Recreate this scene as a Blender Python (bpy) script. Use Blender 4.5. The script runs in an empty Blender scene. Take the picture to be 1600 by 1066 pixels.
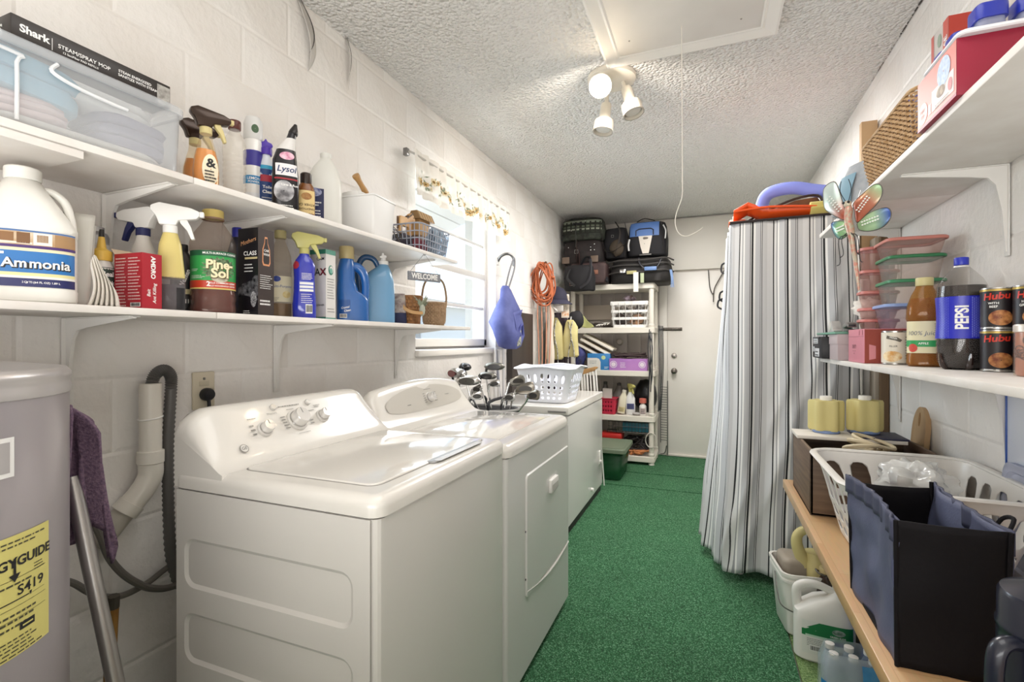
import bpy, bmesh, math, random
from mathutils import Vector, Matrix, noise as mnoise
random.seed(7)
C = bpy.context.scene
COL = C.collection
PI = math.pi
rad = math.radians

# ---------------------------------------------------------------- camera
cam_d = bpy.data.cameras.new('camera')
cam_d.sensor_width = 36.0
cam_d.lens = 17.325
cam_d.clip_start = 0.02
cam = bpy.data.objects.new('camera', cam_d)
cam.location = (0, 0, 1.28)
cam.rotation_euler = (rad(90), 0, rad(21.93))
COL.objects.link(cam)
C.camera = cam

# ---------------------------------------------------------------- light
W = bpy.data.worlds.new('sky')
C.world = W
W.use_nodes = True
wn = W.node_tree
wn.nodes.clear()
wo = wn.nodes.new('ShaderNodeOutputWorld')
wb = wn.nodes.new('ShaderNodeBackground')
sky = wn.nodes.new('ShaderNodeTexSky')
sky.sky_type = 'NISHITA'
sky.sun_disc = False
sky.sun_elevation = rad(48)
sky.sun_rotation = rad(20)
sky.altitude = 50
sky.air_density = 1.0
sky.dust_density = 1.0
wb.inputs['Strength'].default_value = 0.2
wn.links.new(sky.outputs[0], wb.inputs[0])
wn.links.new(wb.outputs[0], wo.inputs[0])

def light(name, kind, loc, rot, energy, col, **kw):
    d = bpy.data.lights.new(name, kind)
    d.energy = energy
    d.color = col
    for k, v in kw.items():
        setattr(d, k, v)
    o = bpy.data.objects.new(name, d)
    o.location = loc
    o.rotation_euler = rot
    COL.objects.link(o)
    return o

light('sun', 'SUN', (-4, 8, 9), (rad(-42), rad(0), rad(18)), 3.6, (1, .96, .9), angle=rad(0.6))
# fill lamp added behind the camera; the near wall there is closed
light('rear_fill', 'AREA', (-0.3, -1.35, 1.3), (rad(100), 0, 0), 8, (1, .98, .95), shape='RECTANGLE', size=2.0, size_y=2.0)
# fill lamp added behind the camera, aimed upwards to brighten the ceiling
light('upward_fill', 'AREA', (-0.25, -0.55, 1.15), (rad(155), 0, 0), 20, (1, .995, .99), shape='RECTANGLE', size=1.5, size_y=1.2)
# unseen fill lamps added under the ceiling, over the near and far halves
light('overhead_fill_near', 'AREA', (-0.1, 1.0, 2.6), (0, 0, 0), 6, (1, .98, .95), shape='RECTANGLE', size=.9, size_y=1.2)
light('overhead_fill_far', 'AREA', (-0.25, 3.9, 2.6), (0, 0, 0), 32, (1, .98, .95), shape='RECTANGLE', size=.8, size_y=1.4)
# skylight coming through the side window
light('window_daylight', 'AREA', (-1.80, 2.9, 1.76), (0, rad(-80), 0), 17, (.90, .95, 1), shape='RECTANGLE', size=.95, size_y=1.05)
vs = C.view_settings
vs.view_transform = 'Standard'
vs.look = 'None'
vs.exposure = 0.74
vs.gamma = 1
vs.use_curve_mapping = False

# ---------------------------------------------------------------- materials
def lin(c):
    return c / 12.92 if c <= .04045 else ((c + .055) / 1.055) ** 2.4
def hx(h):
    return tuple(lin(int(h[i:i + 2], 16) / 255) for i in (0, 2, 4)) + (1,)
MATS = {}
def M(col, rough=.5, metal=0., bump=None, noise=None, alpha=None, emit=None, coat=0., spec=.5, key=None):
    k = key or (col, rough, metal, bump, noise, alpha, emit, coat, spec)
    if k in MATS:
        return MATS[k]
    m = bpy.data.materials.new('mat_' + str(len(MATS)))
    m.use_nodes = True
    nt = m.node_tree
    N = nt.nodes
    L = nt.links.new
    b = N['Principled BSDF']
    out = N['Material Output']
    b.inputs['Base Color'].default_value = hx(col)
    b.inputs['Roughness'].default_value = rough
    b.inputs['Metallic'].default_value = metal
    b.inputs['Coat Weight'].default_value = coat
    b.inputs['Specular IOR Level'].default_value = spec
    tc = None
    if bump or noise:
        tc = N.new('ShaderNodeTexCoord')
    if noise:                       # (scale, second colour, detail, stretch)
        mp = N.new('ShaderNodeMapping')
        L(tc.outputs['Object'], mp.inputs[0])
        mp.inputs['Scale'].default_value = noise[3] if len(noise) > 3 else (1, 1, 1)
        nz = N.new('ShaderNodeTexNoise')
        nz.inputs['Scale'].default_value = noise[0]
        nz.inputs['Detail'].default_value = noise[2] if len(noise) > 2 else 4
        L(mp.outputs[0], nz.inputs['Vector'])
        rp = N.new('ShaderNodeValToRGB')
        rp.color_ramp.elements[0].position = .35
        rp.color_ramp.elements[1].position = .65
        rp.color_ramp.elements[0].color = hx(col)
        rp.color_ramp.elements[1].color = hx(noise[1])
        L(nz.outputs['Fac'], rp.inputs[0])
        L(rp.outputs[0], b.inputs['Base Color'])
    if bump:                        # (scale, strength, distance)
        nb = N.new('ShaderNodeTexNoise')
        nb.inputs['Scale'].default_value = bump[0]
        nb.inputs['Detail'].default_value = 3
        L(tc.outputs['Object'], nb.inputs['Vector'])
        bp = N.new('ShaderNodeBump')
        bp.inputs['Strength'].default_value = bump[1]
        bp.inputs['Distance'].default_value = bump[2] if len(bump) > 2 else .002
        L(nb.outputs['Fac'], bp.inputs['Height'])
        L(bp.outputs[0], b.inputs['Normal'])
    if emit:
        b.inputs['Emission Color'].default_value = hx(emit[0])
        b.inputs['Emission Strength'].default_value = emit[1]
    if alpha is not None:           # thin see-through plastic or glass: (opacity, tint)
        tr = N.new('ShaderNodeBsdfTransparent')
        tr.inputs[0].default_value = hx(alpha[1])
        mx = N.new('ShaderNodeMixShader')
        mx.inputs[0].default_value = alpha[0]
        L(tr.outputs[0], mx.inputs[1])
        L(b.outputs[0], mx.inputs[2])
        L(mx.outputs[0], out.inputs[0])
    MATS[k] = m
    return m

def node_mat(name, fn):
    m = bpy.data.materials.new(name)
    m.use_nodes = True
    fn(m.node_tree, m.node_tree.nodes, m.node_tree.links.new, m.node_tree.nodes['Principled BSDF'])
    return m

def _wall(nt, N, L, b):
    tc = N.new('ShaderNodeTexCoord')
    n1 = N.new('ShaderNodeTexNoise'); n1.inputs['Scale'].default_value = 3.0; n1.inputs['Detail'].default_value = 6
    n2 = N.new('ShaderNodeTexNoise'); n2.inputs['Scale'].default_value = 38; n2.inputs['Detail'].default_value = 4
    L(tc.outputs['Object'], n1.inputs['Vector']); L(tc.outputs['Object'], n2.inputs['Vector'])
    r = N.new('ShaderNodeValToRGB')
    r.color_ramp.elements[0].position = .3; r.color_ramp.elements[0].color = hx('E6E0D9')
    r.color_ramp.elements[1].position = .62; r.color_ramp.elements[1].color = hx('EFEBE6')
    L(n1.outputs['Fac'], r.inputs[0]); L(r.outputs[0], b.inputs['Base Color'])
    ad = N.new('ShaderNodeMath'); ad.operation = 'ADD'
    ml = N.new('ShaderNodeMath'); ml.operation = 'MULTIPLY'; ml.inputs[1].default_value = 2.5
    L(n1.outputs['Fac'], ml.inputs[0]); L(ml.outputs[0], ad.inputs[0]); L(n2.outputs['Fac'], ad.inputs[1])
    bp = N.new('ShaderNodeBump'); bp.inputs['Strength'].default_value = .55; bp.inputs['Distance'].default_value = .007
    L(ad.outputs[0], bp.inputs['Height']); L(bp.outputs[0], b.inputs['Normal'])
    b.inputs['Roughness'].default_value = .42
WALL = node_mat('painted_block_wall', _wall)

def _ceil(nt, N, L, b):
    tc = N.new('ShaderNodeTexCoord')
    v = N.new('ShaderNodeTexVoronoi'); v.inputs['Scale'].default_value = 62
    n = N.new('ShaderNodeTexNoise'); n.inputs['Scale'].default_value = 55; n.inputs['Detail'].default_value = 5
    n2 = N.new('ShaderNodeTexNoise'); n2.inputs['Scale'].default_value = 1.2
    for q in (v, n, n2): L(tc.outputs['Object'], q.inputs['Vector'])
    sb = N.new('ShaderNodeMath'); sb.operation = 'SUBTRACT'
    L(n.outputs['Fac'], sb.inputs[0]); L(v.outputs['Distance'], sb.inputs[1])
    bp = N.new('ShaderNodeBump'); bp.inputs['Strength'].default_value = 1.0; bp.inputs['Distance'].default_value = .015
    L(sb.outputs[0], bp.inputs['Height']); L(bp.outputs[0], b.inputs['Normal'])
    r = N.new('ShaderNodeValToRGB')
    r.color_ramp.elements[0].color = hx('E6E3DE'); r.color_ramp.elements[1].color = hx('EFECE8')
    L(n2.outputs['Fac'], r.inputs[0]); L(r.outputs[0], b.inputs['Base Color'])
    b.inputs['Roughness'].default_value = .9
CEIL = node_mat('popcorn_ceiling', _ceil)

def turf(name, c1, c2, c3):
    def fn(nt, N, L, b):
        tc = N.new('ShaderNodeTexCoord')
        n = N.new('ShaderNodeTexNoise'); n.inputs['Scale'].default_value = 190; n.inputs['Detail'].default_value = 4
        n2 = N.new('ShaderNodeTexNoise'); n2.inputs['Scale'].default_value = 4; n2.inputs['Detail'].default_value = 5
        L(tc.outputs['Object'], n.inputs['Vector']); L(tc.outputs['Object'], n2.inputs['Vector'])
        r = N.new('ShaderNodeValToRGB'); e = r.color_ramp.elements
        e[0].position = .36; e[0].color = hx(c1); e[1].position = .68; e[1].color = hx(c3)
        q = e.new(.52); q.color = hx(c2)
        L(n.outputs['Fac'], r.inputs[0])
        mx = N.new('ShaderNodeMix'); mx.data_type = 'RGBA'; mx.blend_type = 'MULTIPLY'; mx.inputs[0].default_value = .35
        L(r.outputs[0], mx.inputs[6]); L(n2.outputs['Fac'], mx.inputs[7])
        L(mx.outputs[2], b.inputs['Base Color'])
        bp = N.new('ShaderNodeBump'); bp.inputs['Strength'].default_value = 1; bp.inputs['Distance'].default_value = .01
        L(n.outputs['Fac'], bp.inputs['Height']); L(bp.outputs[0], b.inputs['Normal'])
        b.inputs['Roughness'].default_value = .85
    return node_mat(name, fn)
TURF = turf('green_turf', '134A27', '2C7443', '84B690')
TURF2 = turf('olive_turf', '5E8046', '86A863', 'B4CB92')

def _stripes(nt, N, L, b):
    at = N.new('ShaderNodeAttribute'); at.attribute_name = 'su'
    ml = N.new('ShaderNodeMath'); ml.operation = 'MULTIPLY'; ml.inputs[1].default_value = 1 / .165
    fr = N.new('ShaderNodeMath'); fr.operation = 'FRACT'
    L(at.outputs['Fac'], ml.inputs[0]); L(ml.outputs[0], fr.inputs[0])
    r = N.new('ShaderNodeValToRGB'); r.color_ramp.interpolation = 'CONSTANT'
    st = [(0, 'D4D4D6'), (.17, '26262A'), (.205, 'E2E2E2'), (.27, '9A9BA0'), (.30, 'F0F0EF'), (.345, 'C4C5C9'),
          (.50, '55565C'), (.52, 'D8D8D8'), (.545, '1E1E22'), (.60, 'E9E9E8'), (.66, 'BDBEC2'), (.80, '3A3B40'), (.815, 'CFCFD0'), (.84, '303136'), (.86, 'C6C6C8')]
    e = r.color_ramp.elements
    e[0].position = 0; e[0].color = hx(st[0][1]); e[1].position = st[1][0]; e[1].color = hx(st[1][1])
    for p, c in st[2:]:
        q = e.new(p); q.color = hx(c)
    L(fr.outputs[0], r.inputs[0]); L(r.outputs[0], b.inputs['Base Color'])
    b.inputs['Roughness'].default_value = .75
STRIPES = node_mat('striped_fabric', _stripes)

def _butcher(nt, N, L, b):
    tc = N.new('ShaderNodeTexCoord')
    br = N.new('ShaderNodeTexBrick')
    mp = N.new('ShaderNodeMapping'); mp.inputs['Rotation'].default_value = (0, 0, rad(90))
    L(tc.outputs['Object'], mp.inputs[0]); L(mp.outputs[0], br.inputs['Vector'])
    br.inputs['Color1'].default_value = hx('D9B182'); br.inputs['Color2'].default_value = hx('C8945F'); br.inputs['Mortar'].default_value = hx('B98750')
    br.inputs['Scale'].default_value = 1; br.inputs['Brick Width'].default_value = .42; br.inputs['Row Height'].default_value = .075; br.inputs['Mortar Size'].default_value = .0012
    nz = N.new('ShaderNodeTexNoise'); nz.inputs['Scale'].default_value = 14; nz.inputs['Detail'].default_value = 5; nz.inputs['Distortion'].default_value = 1.2
    mp2 = N.new('ShaderNodeMapping'); mp2.inputs['Scale'].default_value = (6, .7, 1)
    L(tc.outputs['Object'], mp2.inputs[0]); L(mp2.outputs[0], nz.inputs['Vector'])
    mx = N.new('ShaderNodeMix'); mx.data_type = 'RGBA'; mx.blend_type = 'MULTIPLY'; mx.inputs[0].default_value = .35
    L(br.outputs['Color'], mx.inputs[6]); L(nz.outputs['Color'], mx.inputs[7])
    rr = N.new('ShaderNodeMix'); rr.data_type = 'RGBA'; rr.inputs[0].default_value = .25
    L(mx.outputs[2], rr.inputs[6]); rr.inputs[7].default_value = hx('E3C69C')
    L(rr.outputs[2], b.inputs['Base Color'])
    b.inputs['Roughness'].default_value = .35
BUTCHER = node_mat('butcher_block', _butcher)

WHITE = M('E9E6E1', .45)
SHELFW = M('ECE8E3', .5, noise=(9, 'E2DCD5', 5))
ENAMEL = M('E3DFD8', .22, coat=.3)
ENAMEL2 = M('D9D6D1', .3)
PLASTW = M('EDEBE7', .35)
MILK = M('E9E7E0', .4)
BLACK = M('15141A', .45)
BLACKC = M('1B191C', .8, bump=(160, .3))
BLACKP = M('1C1A18', .35)
NAVY = M('20265A', .45)
CHROME = M('C9C8C6', .16, metal=1)
STEEL = M('8E8C8A', .3, metal=1)
DARKM = M('4A4744', .35, metal=.8)
KRAFT = M('C9A678', .7)
CLEARP = M('F2F4F6', .12, alpha=(.26, 'F7F8F9'))
CLEARB = M('F4F2EC', .12, alpha=(.25, 'F2F0E8'))
GLASS = M('F0F6FA', .02, alpha=(.06, 'F6FAFC'))
WHITEINK = M('F4F3F0', .5)
INK = M('17161A', .5)

# ---------------------------------------------------------------- geometry helpers
def superring(hx_, hy_, n, z, ox=0, oy=0, seg=32):
    out = []
    for i in range(seg):
        t = 2 * PI * i / seg - PI / 2
        out.append(sup(t, hx_, hy_, n, z, ox, oy))
    return out
def sup(t, a, b, n, z, ox=0, oy=0):
    c, s = math.cos(t), math.sin(t)
    e = 2 / n
    return Vector((ox + a * math.copysign(abs(c) ** e, c), oy + b * math.copysign(abs(s) ** e, s), z))
def rrect(hx_, hy_, r, k=4, cx=0, cy=0):
    pts = []
    for (sx, sy, a0) in ((1, -1, -90), (1, 1, 0), (-1, 1, 90), (-1, -1, 180)):
        for i in range(k + 1):
            a = rad(a0 + 90 * i / k)
            pts.append((cx + sx * (hx_ - r) + r * math.cos(a), cy + sy * (hy_ - r) + r * math.sin(a)))
    return pts
def catmull(P, n):
    P = [Vector(p) for p in P]
    out = []
    for i in range(len(P) - 1):
        p0 = P[max(i - 1, 0)]; p1 = P[i]; p2 = P[i + 1]; p3 = P[min(i + 2, len(P) - 1)]
        for k in range(n):
            t = k / n
            out.append(.5 * ((2 * p1) + (p2 - p0) * t + (2 * p0 - 5 * p1 + 4 * p2 - p3) * t * t + (3 * p1 - p0 - 3 * p2 + p3) * t ** 3))
    out.append(P[-1])
    return out

class MB:
    def __init__(s, M_=None):
        s.v = []; s.f = []; s.M = M_ or Matrix(); s.su = None
    def add(s, vs, fs):
        o = len(s.v)
        s.v += [s.M @ Vector(p) for p in vs]
        s.f += [tuple(o + i for i in f) for f in fs]
        return s
    def addbm(s, bm):
        bm.verts.index_update()
        s.add([v.co.copy() for v in bm.verts], [tuple(v.index for v in f.verts) for f in bm.faces])
        bm.free()
        return s
    def box(s, x0, x1, y0, y1, z0, z1, b=0, seg=2):
        vs = [(x, y, z) for z in (z0, z1) for (x, y) in ((x0, y0), (x1, y0), (x1, y1), (x0, y1))]
        fs = [(3, 2, 1, 0), (4, 5, 6, 7), (0, 1, 5, 4), (1, 2, 6, 5), (2, 3, 7, 6), (3, 0, 4, 7)]
        if not b:
            return s.add(vs, fs)
        bm = bmesh.new()
        V = [bm.verts.new(p) for p in vs]
        for f in fs:
            bm.faces.new([V[i] for i in f])
        bmesh.ops.bevel(bm, geom=bm.edges[:], offset=b, segments=seg, affect='EDGES', profile=.5)
        return s.addbm(bm)
    def rings(s, R, cap0=True, cap1=True, closed=True):
        n = len(R[0]); vs = [p for r in R for p in r]; fs = []
        for j in range(len(R) - 1):
            for i in range(n if closed else n - 1):
                a = j * n + i; b = j * n + (i + 1) % n
                fs.append((a, b, b + n, a + n))
        if cap0: fs.append(tuple(range(n - 1, -1, -1)))
        if cap1: fs.append(tuple((len(R) - 1) * n + i for i in range(n)))
        return s.add(vs, fs)
    def lathe(s, prof, seg=24, x=0, y=0, cap0=True, cap1=True):
        return s.rings([[Vector((x + r * math.cos(2 * PI * i / seg), y + r * math.sin(2 * PI * i / seg), z)) for i in range(seg)] for r, z in prof], cap0, cap1)
    def cyl(s, x, y, z0, z1, r0, r1=None, seg=20, c=.0012):
        r1 = r0 if r1 is None else r1
        return s.lathe([(r0 - c, z0), (r0, z0 + c), (r1, z1 - c), (r1 - c, z1)], seg, x, y)
    def slab(s, poly, z0, z1, c=0):
        n = len(poly)
        if not c:
            return s.rings([[Vector((x, y, z)) for x, y in poly] for z in (z0, z1)])
        ins = inset(poly, c)
        return s.rings([[Vector((x, y, z0)) for x, y in ins], [Vector((x, y, z0 + c)) for x, y in poly],
                        [Vector((x, y, z1 - c)) for x, y in poly], [Vector((x, y, z1)) for x, y in ins]])
    def prism(s, poly, w0, w1, axis='y', b=0):
        """polygon in the two other axes, pushed along axis from w0 to w1"""
        def pt(a, c, w):
            return {'y': (a, w, c), 'x': (w, a, c), 'z': (a, c, w)}[axis]
        bm = bmesh.new()
        A = [bm.verts.new(pt(a, c, w0)) for a, c in poly]
        B = [bm.verts.new(pt(a, c, w1)) for a, c in poly]
        n = len(poly)
        bm.faces.new(A[::-1]); bm.faces.new(B)
        for i in range(n):
            bm.faces.new((A[i], A[(i + 1) % n], B[(i + 1) % n], B[i]))
        bmesh.ops.recalc_face_normals(bm, faces=bm.faces[:])
        if b:
            bmesh.ops.bevel(bm, geom=bm.edges[:], offset=b, segments=2, affect='EDGES', profile=.5, clamp_overlap=True)
        return s.addbm(bm)
    def tube(s, pts, r, seg=8, sm=0, closed=False, flat=None, caps=True):
        P = [Vector(p) for p in pts]
        if sm:
            P = catmull(P, sm)
        n = len(P)
        rr = r if isinstance(r, (list, tuple)) else None
        R = []; up = None
        for i in range(n):
            if closed:
                d = P[(i + 1) % n] - P[i - 1]
            else:
                d = P[min(i + 1, n - 1)] - P[max(i - 1, 0)]
            if d.length < 1e-9: d = Vector((0, 0, 1))
            d.normalize()
            if up is None:
                up = Vector((0, 0, 1)) if abs(d.z) < .9 else Vector((1, 0, 0))
            a = d.cross(up)
            if a.length < 1e-6: a = d.orthogonal()
            a.normalize(); up = a.cross(d).normalized()
            if rr:
                q = i / (n - 1) * (len(rr) - 1); k = min(int(q), len(rr) - 2); ri = rr[k] + (rr[k + 1] - rr[k]) * (q - k)
            else:
                ri = r
            ra, rb = (ri, ri) if not flat else flat
            R.append([P[i] + a * (ra * math.cos(2 * PI * k / seg)) + up * (rb * math.sin(2 * PI * k / seg)) for k in range(seg)])
        if closed:
            R.append(R[0])
        return s.rings(R, not closed and caps, not closed and caps)
    def grid(s, nu, nv, fn, wrap=False):
        vs = [fn(i / nu, j / nv) for j in range(nv + 1) for i in range(nu + 1)]
        fs = []
        for j in range(nv):
            for i in range(nu):
                a = j * (nu + 1) + i
                fs.append((a, a + 1, a + nu + 2, a + nu + 1))
        return s.add(vs, fs)
    def ball(s, c, r, seg=14, rg=8):
        rx, ry, rz = r if isinstance(r, (tuple, list)) else (r, r, r)
        R = []
        for j in range(rg + 1):
            a = -PI / 2 + PI * j / rg
            k = max(math.cos(a), .02)
            R.append([Vector((c[0] + rx * k * math.cos(2 * PI * i / seg), c[1] + ry * k * math.sin(2 * PI * i / seg), c[2] + rz * math.sin(a))) for i in range(seg)])
        return s.rings(R)
    def B(s, name, mat, parent=None, label=None, kind=None, smooth=35, solid=0, sub=0, wob=None):
        me = bpy.data.meshes.new(name)
        me.from_pydata([tuple(p) for p in s.v], [], s.f)
        me.materials.append(mat)
        if s.su is not None:
            at = me.attributes.new('su', 'FLOAT', 'POINT')
            at.data.foreach_set('value', s.su)
        me.update()
        if smooth:
            me.polygons.foreach_set('use_smooth', [True] * len(me.polygons))
            me.set_sharp_from_angle(angle=rad(smooth))
        o = bpy.data.objects.new(name, me)
        COL.objects.link(o)
        if parent: o.parent = parent
        if label: o['label'] = label
        if kind: o['kind'] = kind
        if solid:
            md = o.modifiers.new('solid', 'SOLIDIFY'); md.thickness = solid; md.offset = 0
        if sub:
            md = o.modifiers.new('sub', 'SUBSURF'); md.levels = sub; md.render_levels = sub
        return o

def inset(poly, c):
    n = len(poly); out = []
    for i in range(n):
        p0 = Vector(poly[i - 1]); p = Vector(poly[i]); p1 = Vector(poly[(i + 1) % n])
        d = (p1 - p0)
        if d.length < 1e-9: d = Vector((1, 0))
        d.normalize()
        nrm = Vector((-d.y, d.x))
        out.append((p.x + nrm.x * c, p.y + nrm.y * c))
    return out
def T(name, label, cat, loc=(0, 0, 0), rz=0, group=None, rx=0, ry=0):
    o = bpy.data.objects.new(name, None)
    o.empty_display_size = .05
    COL.objects.link(o)
    o.location = loc
    o.rotation_euler = (rad(rx), rad(ry), rad(rz))
    return tag(o, label, cat, group)
def tag(o, label, cat, group=None):
    o['label'] = label; o['category'] = cat
    if group: o['group'] = group
    return o
def struct(o):
    o['kind'] = 'structure'
    return o
def Rz(a): return Matrix.Rotation(rad(a), 4, 'Z')
def Tr(*p): return Matrix.Translation(p)

# ------------------------------------------------ surfaces that labels and lettering lie on
class Flat:
    """plane with origin at its middle: x to the right, z up, off = outwards"""
    def __init__(s, o, ux, uz):
        s.o = Vector(o); s.ux = Vector(ux).normalized(); s.uz = Vector(uz).normalized(); s.n = s.ux.cross(s.uz)
    def pt(s, x, z, off=0):
        return s.o + s.ux * x + s.uz * z + s.n * off
    curved = False
class Body:
    """lofted body: sections (z, half width, half depth, exponent[, shift x, shift y]); front is -y"""
    curved = True
    def __init__(s, secs, seg=32, front=0):
        s.s = [tuple(q) + (0,) * (6 - len(q)) for q in secs]; s.seg = seg; s.front = rad(front); s.cache = {}
    def at(s, z):
        S = s.s
        if z <= S[0][0]: return S[0]
        for a, b in zip(S, S[1:]):
            if a[0] <= z <= b[0]:
                t = (z - a[0]) / max(b[0] - a[0], 1e-9)
                return tuple(p + (q - p) * t for p, q in zip(a, b))
        return S[-1]
    def mesh(s, mb=None, cap1=True, z0=None, z1=None, off=0):
        mb = mb or MB()
        S = s.s
        if z0 is not None or z1 is not None:
            z0 = S[0][0] if z0 is None else z0; z1 = S[-1][0] if z1 is None else z1
            S = [s.at(z0)] + [q for q in S if z0 < q[0] < z1] + [s.at(z1)]
        return mb.rings([superring(q[1] + off, q[2] + off, q[3], q[0], q[4], q[5], s.seg) for q in S], True, cap1)
    def ang(s, x, z):
        k = round(z, 3)
        if k not in s.cache:
            q = s.at(z); tab = [0.0]; N = 120; prev = None
            for i in range(N + 1):
                p = sup(-PI / 2 + s.front + PI * i / N, q[1], q[2], q[3], 0)
                if prev is not None: tab.append(tab[-1] + (p - prev).length)
                prev = p
            tb2 = [0.0]; prev = None
            for i in range(N + 1):
                p = sup(-PI / 2 + s.front - PI * i / N, q[1], q[2], q[3], 0)
                if prev is not None: tb2.append(tb2[-1] + (p - prev).length)
                prev = p
            s.cache[k] = (tab, tb2, N)
        tab, tb2, N = s.cache[k]
        tb = tab if x >= 0 else tb2
        a = abs(x)
        for i in range(N):
            if tb[i + 1] >= a:
                d = PI * (i + (a - tb[i]) / max(tb[i + 1] - tb[i], 1e-9)) / N
                return -PI / 2 + s.front + (d if x >= 0 else -d)
        return -PI / 2 + s.front + (PI if x >= 0 else -PI)
    def pt(s, x, z, off=0):
        q = s.at(z)
        t = s.ang(x, z)
        return sup(t, q[1] + off, q[2] + off, q[3], z, q[4], q[5])

def patch(sf, x0, x1, z0, z1, mat, par, name='label', off=.0006, label=None, nx=None, nz=None):
    nx = nx or (16 if sf.curved else 1); nz = nz or (4 if sf.curved else 1)
    mb = MB()
    mb.grid(nx, nz, lambda u, v: sf.pt(x0 + (x1 - x0) * u, z0 + (z1 - z0) * v, off))
    return mb.B(name, mat, par, label)
def disc(sf, cx, cz, rx, rz, mat, par, name='label', off=.0006, n=24, pts=None):
    mb = MB()
    if pts is None:
        pts = [(cx + rx * math.cos(2 * PI * i / n), cz + rz * math.sin(2 * PI * i / n)) for i in range(n)]
    R = []
    for k in (.05, .4, .7, 1):
        R.append([sf.pt(cx + (x - cx) * k, cz + (z - cz) * k, off) for x, z in pts])
    mb.rings(R, False, False)
    return mb.B(name, mat, par)
TXT = {}
def textmesh(st, bold, align):
    k = (st, bold, align)
    if k not in TXT:
        cu = bpy.data.curves.new('t', 'FONT')
        cu.body = st; cu.size = 1; cu.align_x = align; cu.align_y = 'CENTER'; cu.offset = bold; cu.resolution_u = 3
        ob = bpy.data.objects.new('t', cu)
        COL.objects.link(ob)
        dg = bpy.context.evaluated_depsgraph_get()
        dg.update()
        me = bpy.data.meshes.new_from_object(ob.evaluated_get(dg))
        bm = bmesh.new(); bm.from_mesh(me)
        xs = [v.co.x for v in bm.verts]
        if xs:
            x = min(xs) + .22
            while x < max(xs):
                bmesh.ops.bisect_plane(bm, geom=bm.verts[:] + bm.edges[:] + bm.faces[:], plane_co=(x, 0, 0), plane_no=(1, 0, 0))
                x += .22
            ys_ = [v.co.y for v in bm.verts]
            y = min(ys_) + .2
            while y < max(ys_):
                bmesh.ops.bisect_plane(bm, geom=bm.verts[:] + bm.edges[:] + bm.faces[:], plane_co=(0, y, 0), plane_no=(0, 1, 0))
                y += .2
        bm.verts.index_update()
        TXT[k] = ([v.co.copy() for v in bm.verts], [tuple(v.index for v in f.verts) for f in bm.faces])
        bm.free()
        bpy.data.objects.remove(ob); bpy.data.curves.remove(cu); bpy.data.meshes.remove(me)
    return TXT[k]
def tx(mb, sf, st, size, cx, cz, rot=0, off=.0012, bold=.02, align='CENTER', wx=1., shear=0):
    vs, fs = textmesh(st, bold, align)
    c, s_ = math.cos(rad(rot)), math.sin(rad(rot))
    out = []
    for v in vs:
        x, y = v.x * size * wx + shear * v.y * size, v.y * size
        out.append(sf.pt(cx + x * c - y * s_, cz + x * s_ + y * c, off))
    mb.add(out, fs)
    return mb
def lettering(sf, par, mat, items, name='lettering', off=.0012):
    for it in items:
        kw = it[4] if len(it) > 4 else {}
        o = tx(MB(), sf, it[0], it[1], it[2], it[3], off=off, **kw).B(name, mat, par, smooth=0)
    return o
def smallprint(sf, par, mat, x0, x1, z0, z1, n, off=.0012, name='fine_print', fill=.36):
    """rows of short strokes: print too small to read"""
    mb = MB(); rnd = random.Random(int(abs(x0 * 1e5) + n))
    dz = (z1 - z0) / n
    for j in range(n):
        x = x0
        end = x0 + (x1 - x0) * rnd.uniform(.7, 1)
        while x < end:
            w = rnd.uniform(.02, .09) * (x1 - x0)
            a = min(x + w, x1); zz = z1 - dz * (j + 1)
            mb.add([sf.pt(x, zz, off), sf.pt(a, zz, off), sf.pt(a, zz + dz * fill, off), sf.pt(x, zz + dz * fill, off)], [(0, 1, 2, 3)])
            x = a + .02 * (x1 - x0)
    return mb.B(name, mat, par, smooth=0)
def barcode(sf, par, x0, x1, z0, z1, off=.0012):
    patch(sf, x0, x1, z0, z1, WHITEINK, par, 'barcode_panel', off)
    mb = MB(); x = x0 + .08 * (x1 - x0); rnd = random.Random(3); W_ = x1 - x0
    while x < x1 - .1 * W_:
        w = rnd.choice((.02, .035, .05)) * W_
        mb.add([sf.pt(x, z0 + .15 * (z1 - z0), off + .0005), sf.pt(x + w, z0 + .15 * (z1 - z0), off + .0005), sf.pt(x + w, z1 - .1 * (z1 - z0), off + .0005), sf.pt(x, z1 - .1 * (z1 - z0), off + .0005)], [(0, 1, 2, 3)])
        x += w + rnd.choice((.02, .04)) * W_
    return mb.B('barcode', INK, par, smooth=0)
def boxfaces(w, d, h):
    """the four upright faces of a box standing on z=0: front -y, right +x, back +y, left -x"""
    return (Flat((0, -d / 2, h / 2), (1, 0, 0), (0, 0, 1)), Flat((w / 2, 0, h / 2), (0, 1, 0), (0, 0, 1)),
            Flat((0, d / 2, h / 2), (-1, 0, 0), (0, 0, 1)), Flat((-w / 2, 0, h / 2), (0, -1, 0), (0, 0, 1)))
TOPF = lambda z: Flat((0, 0, z), (1, 0, 0), (0, 1, 0))

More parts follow.
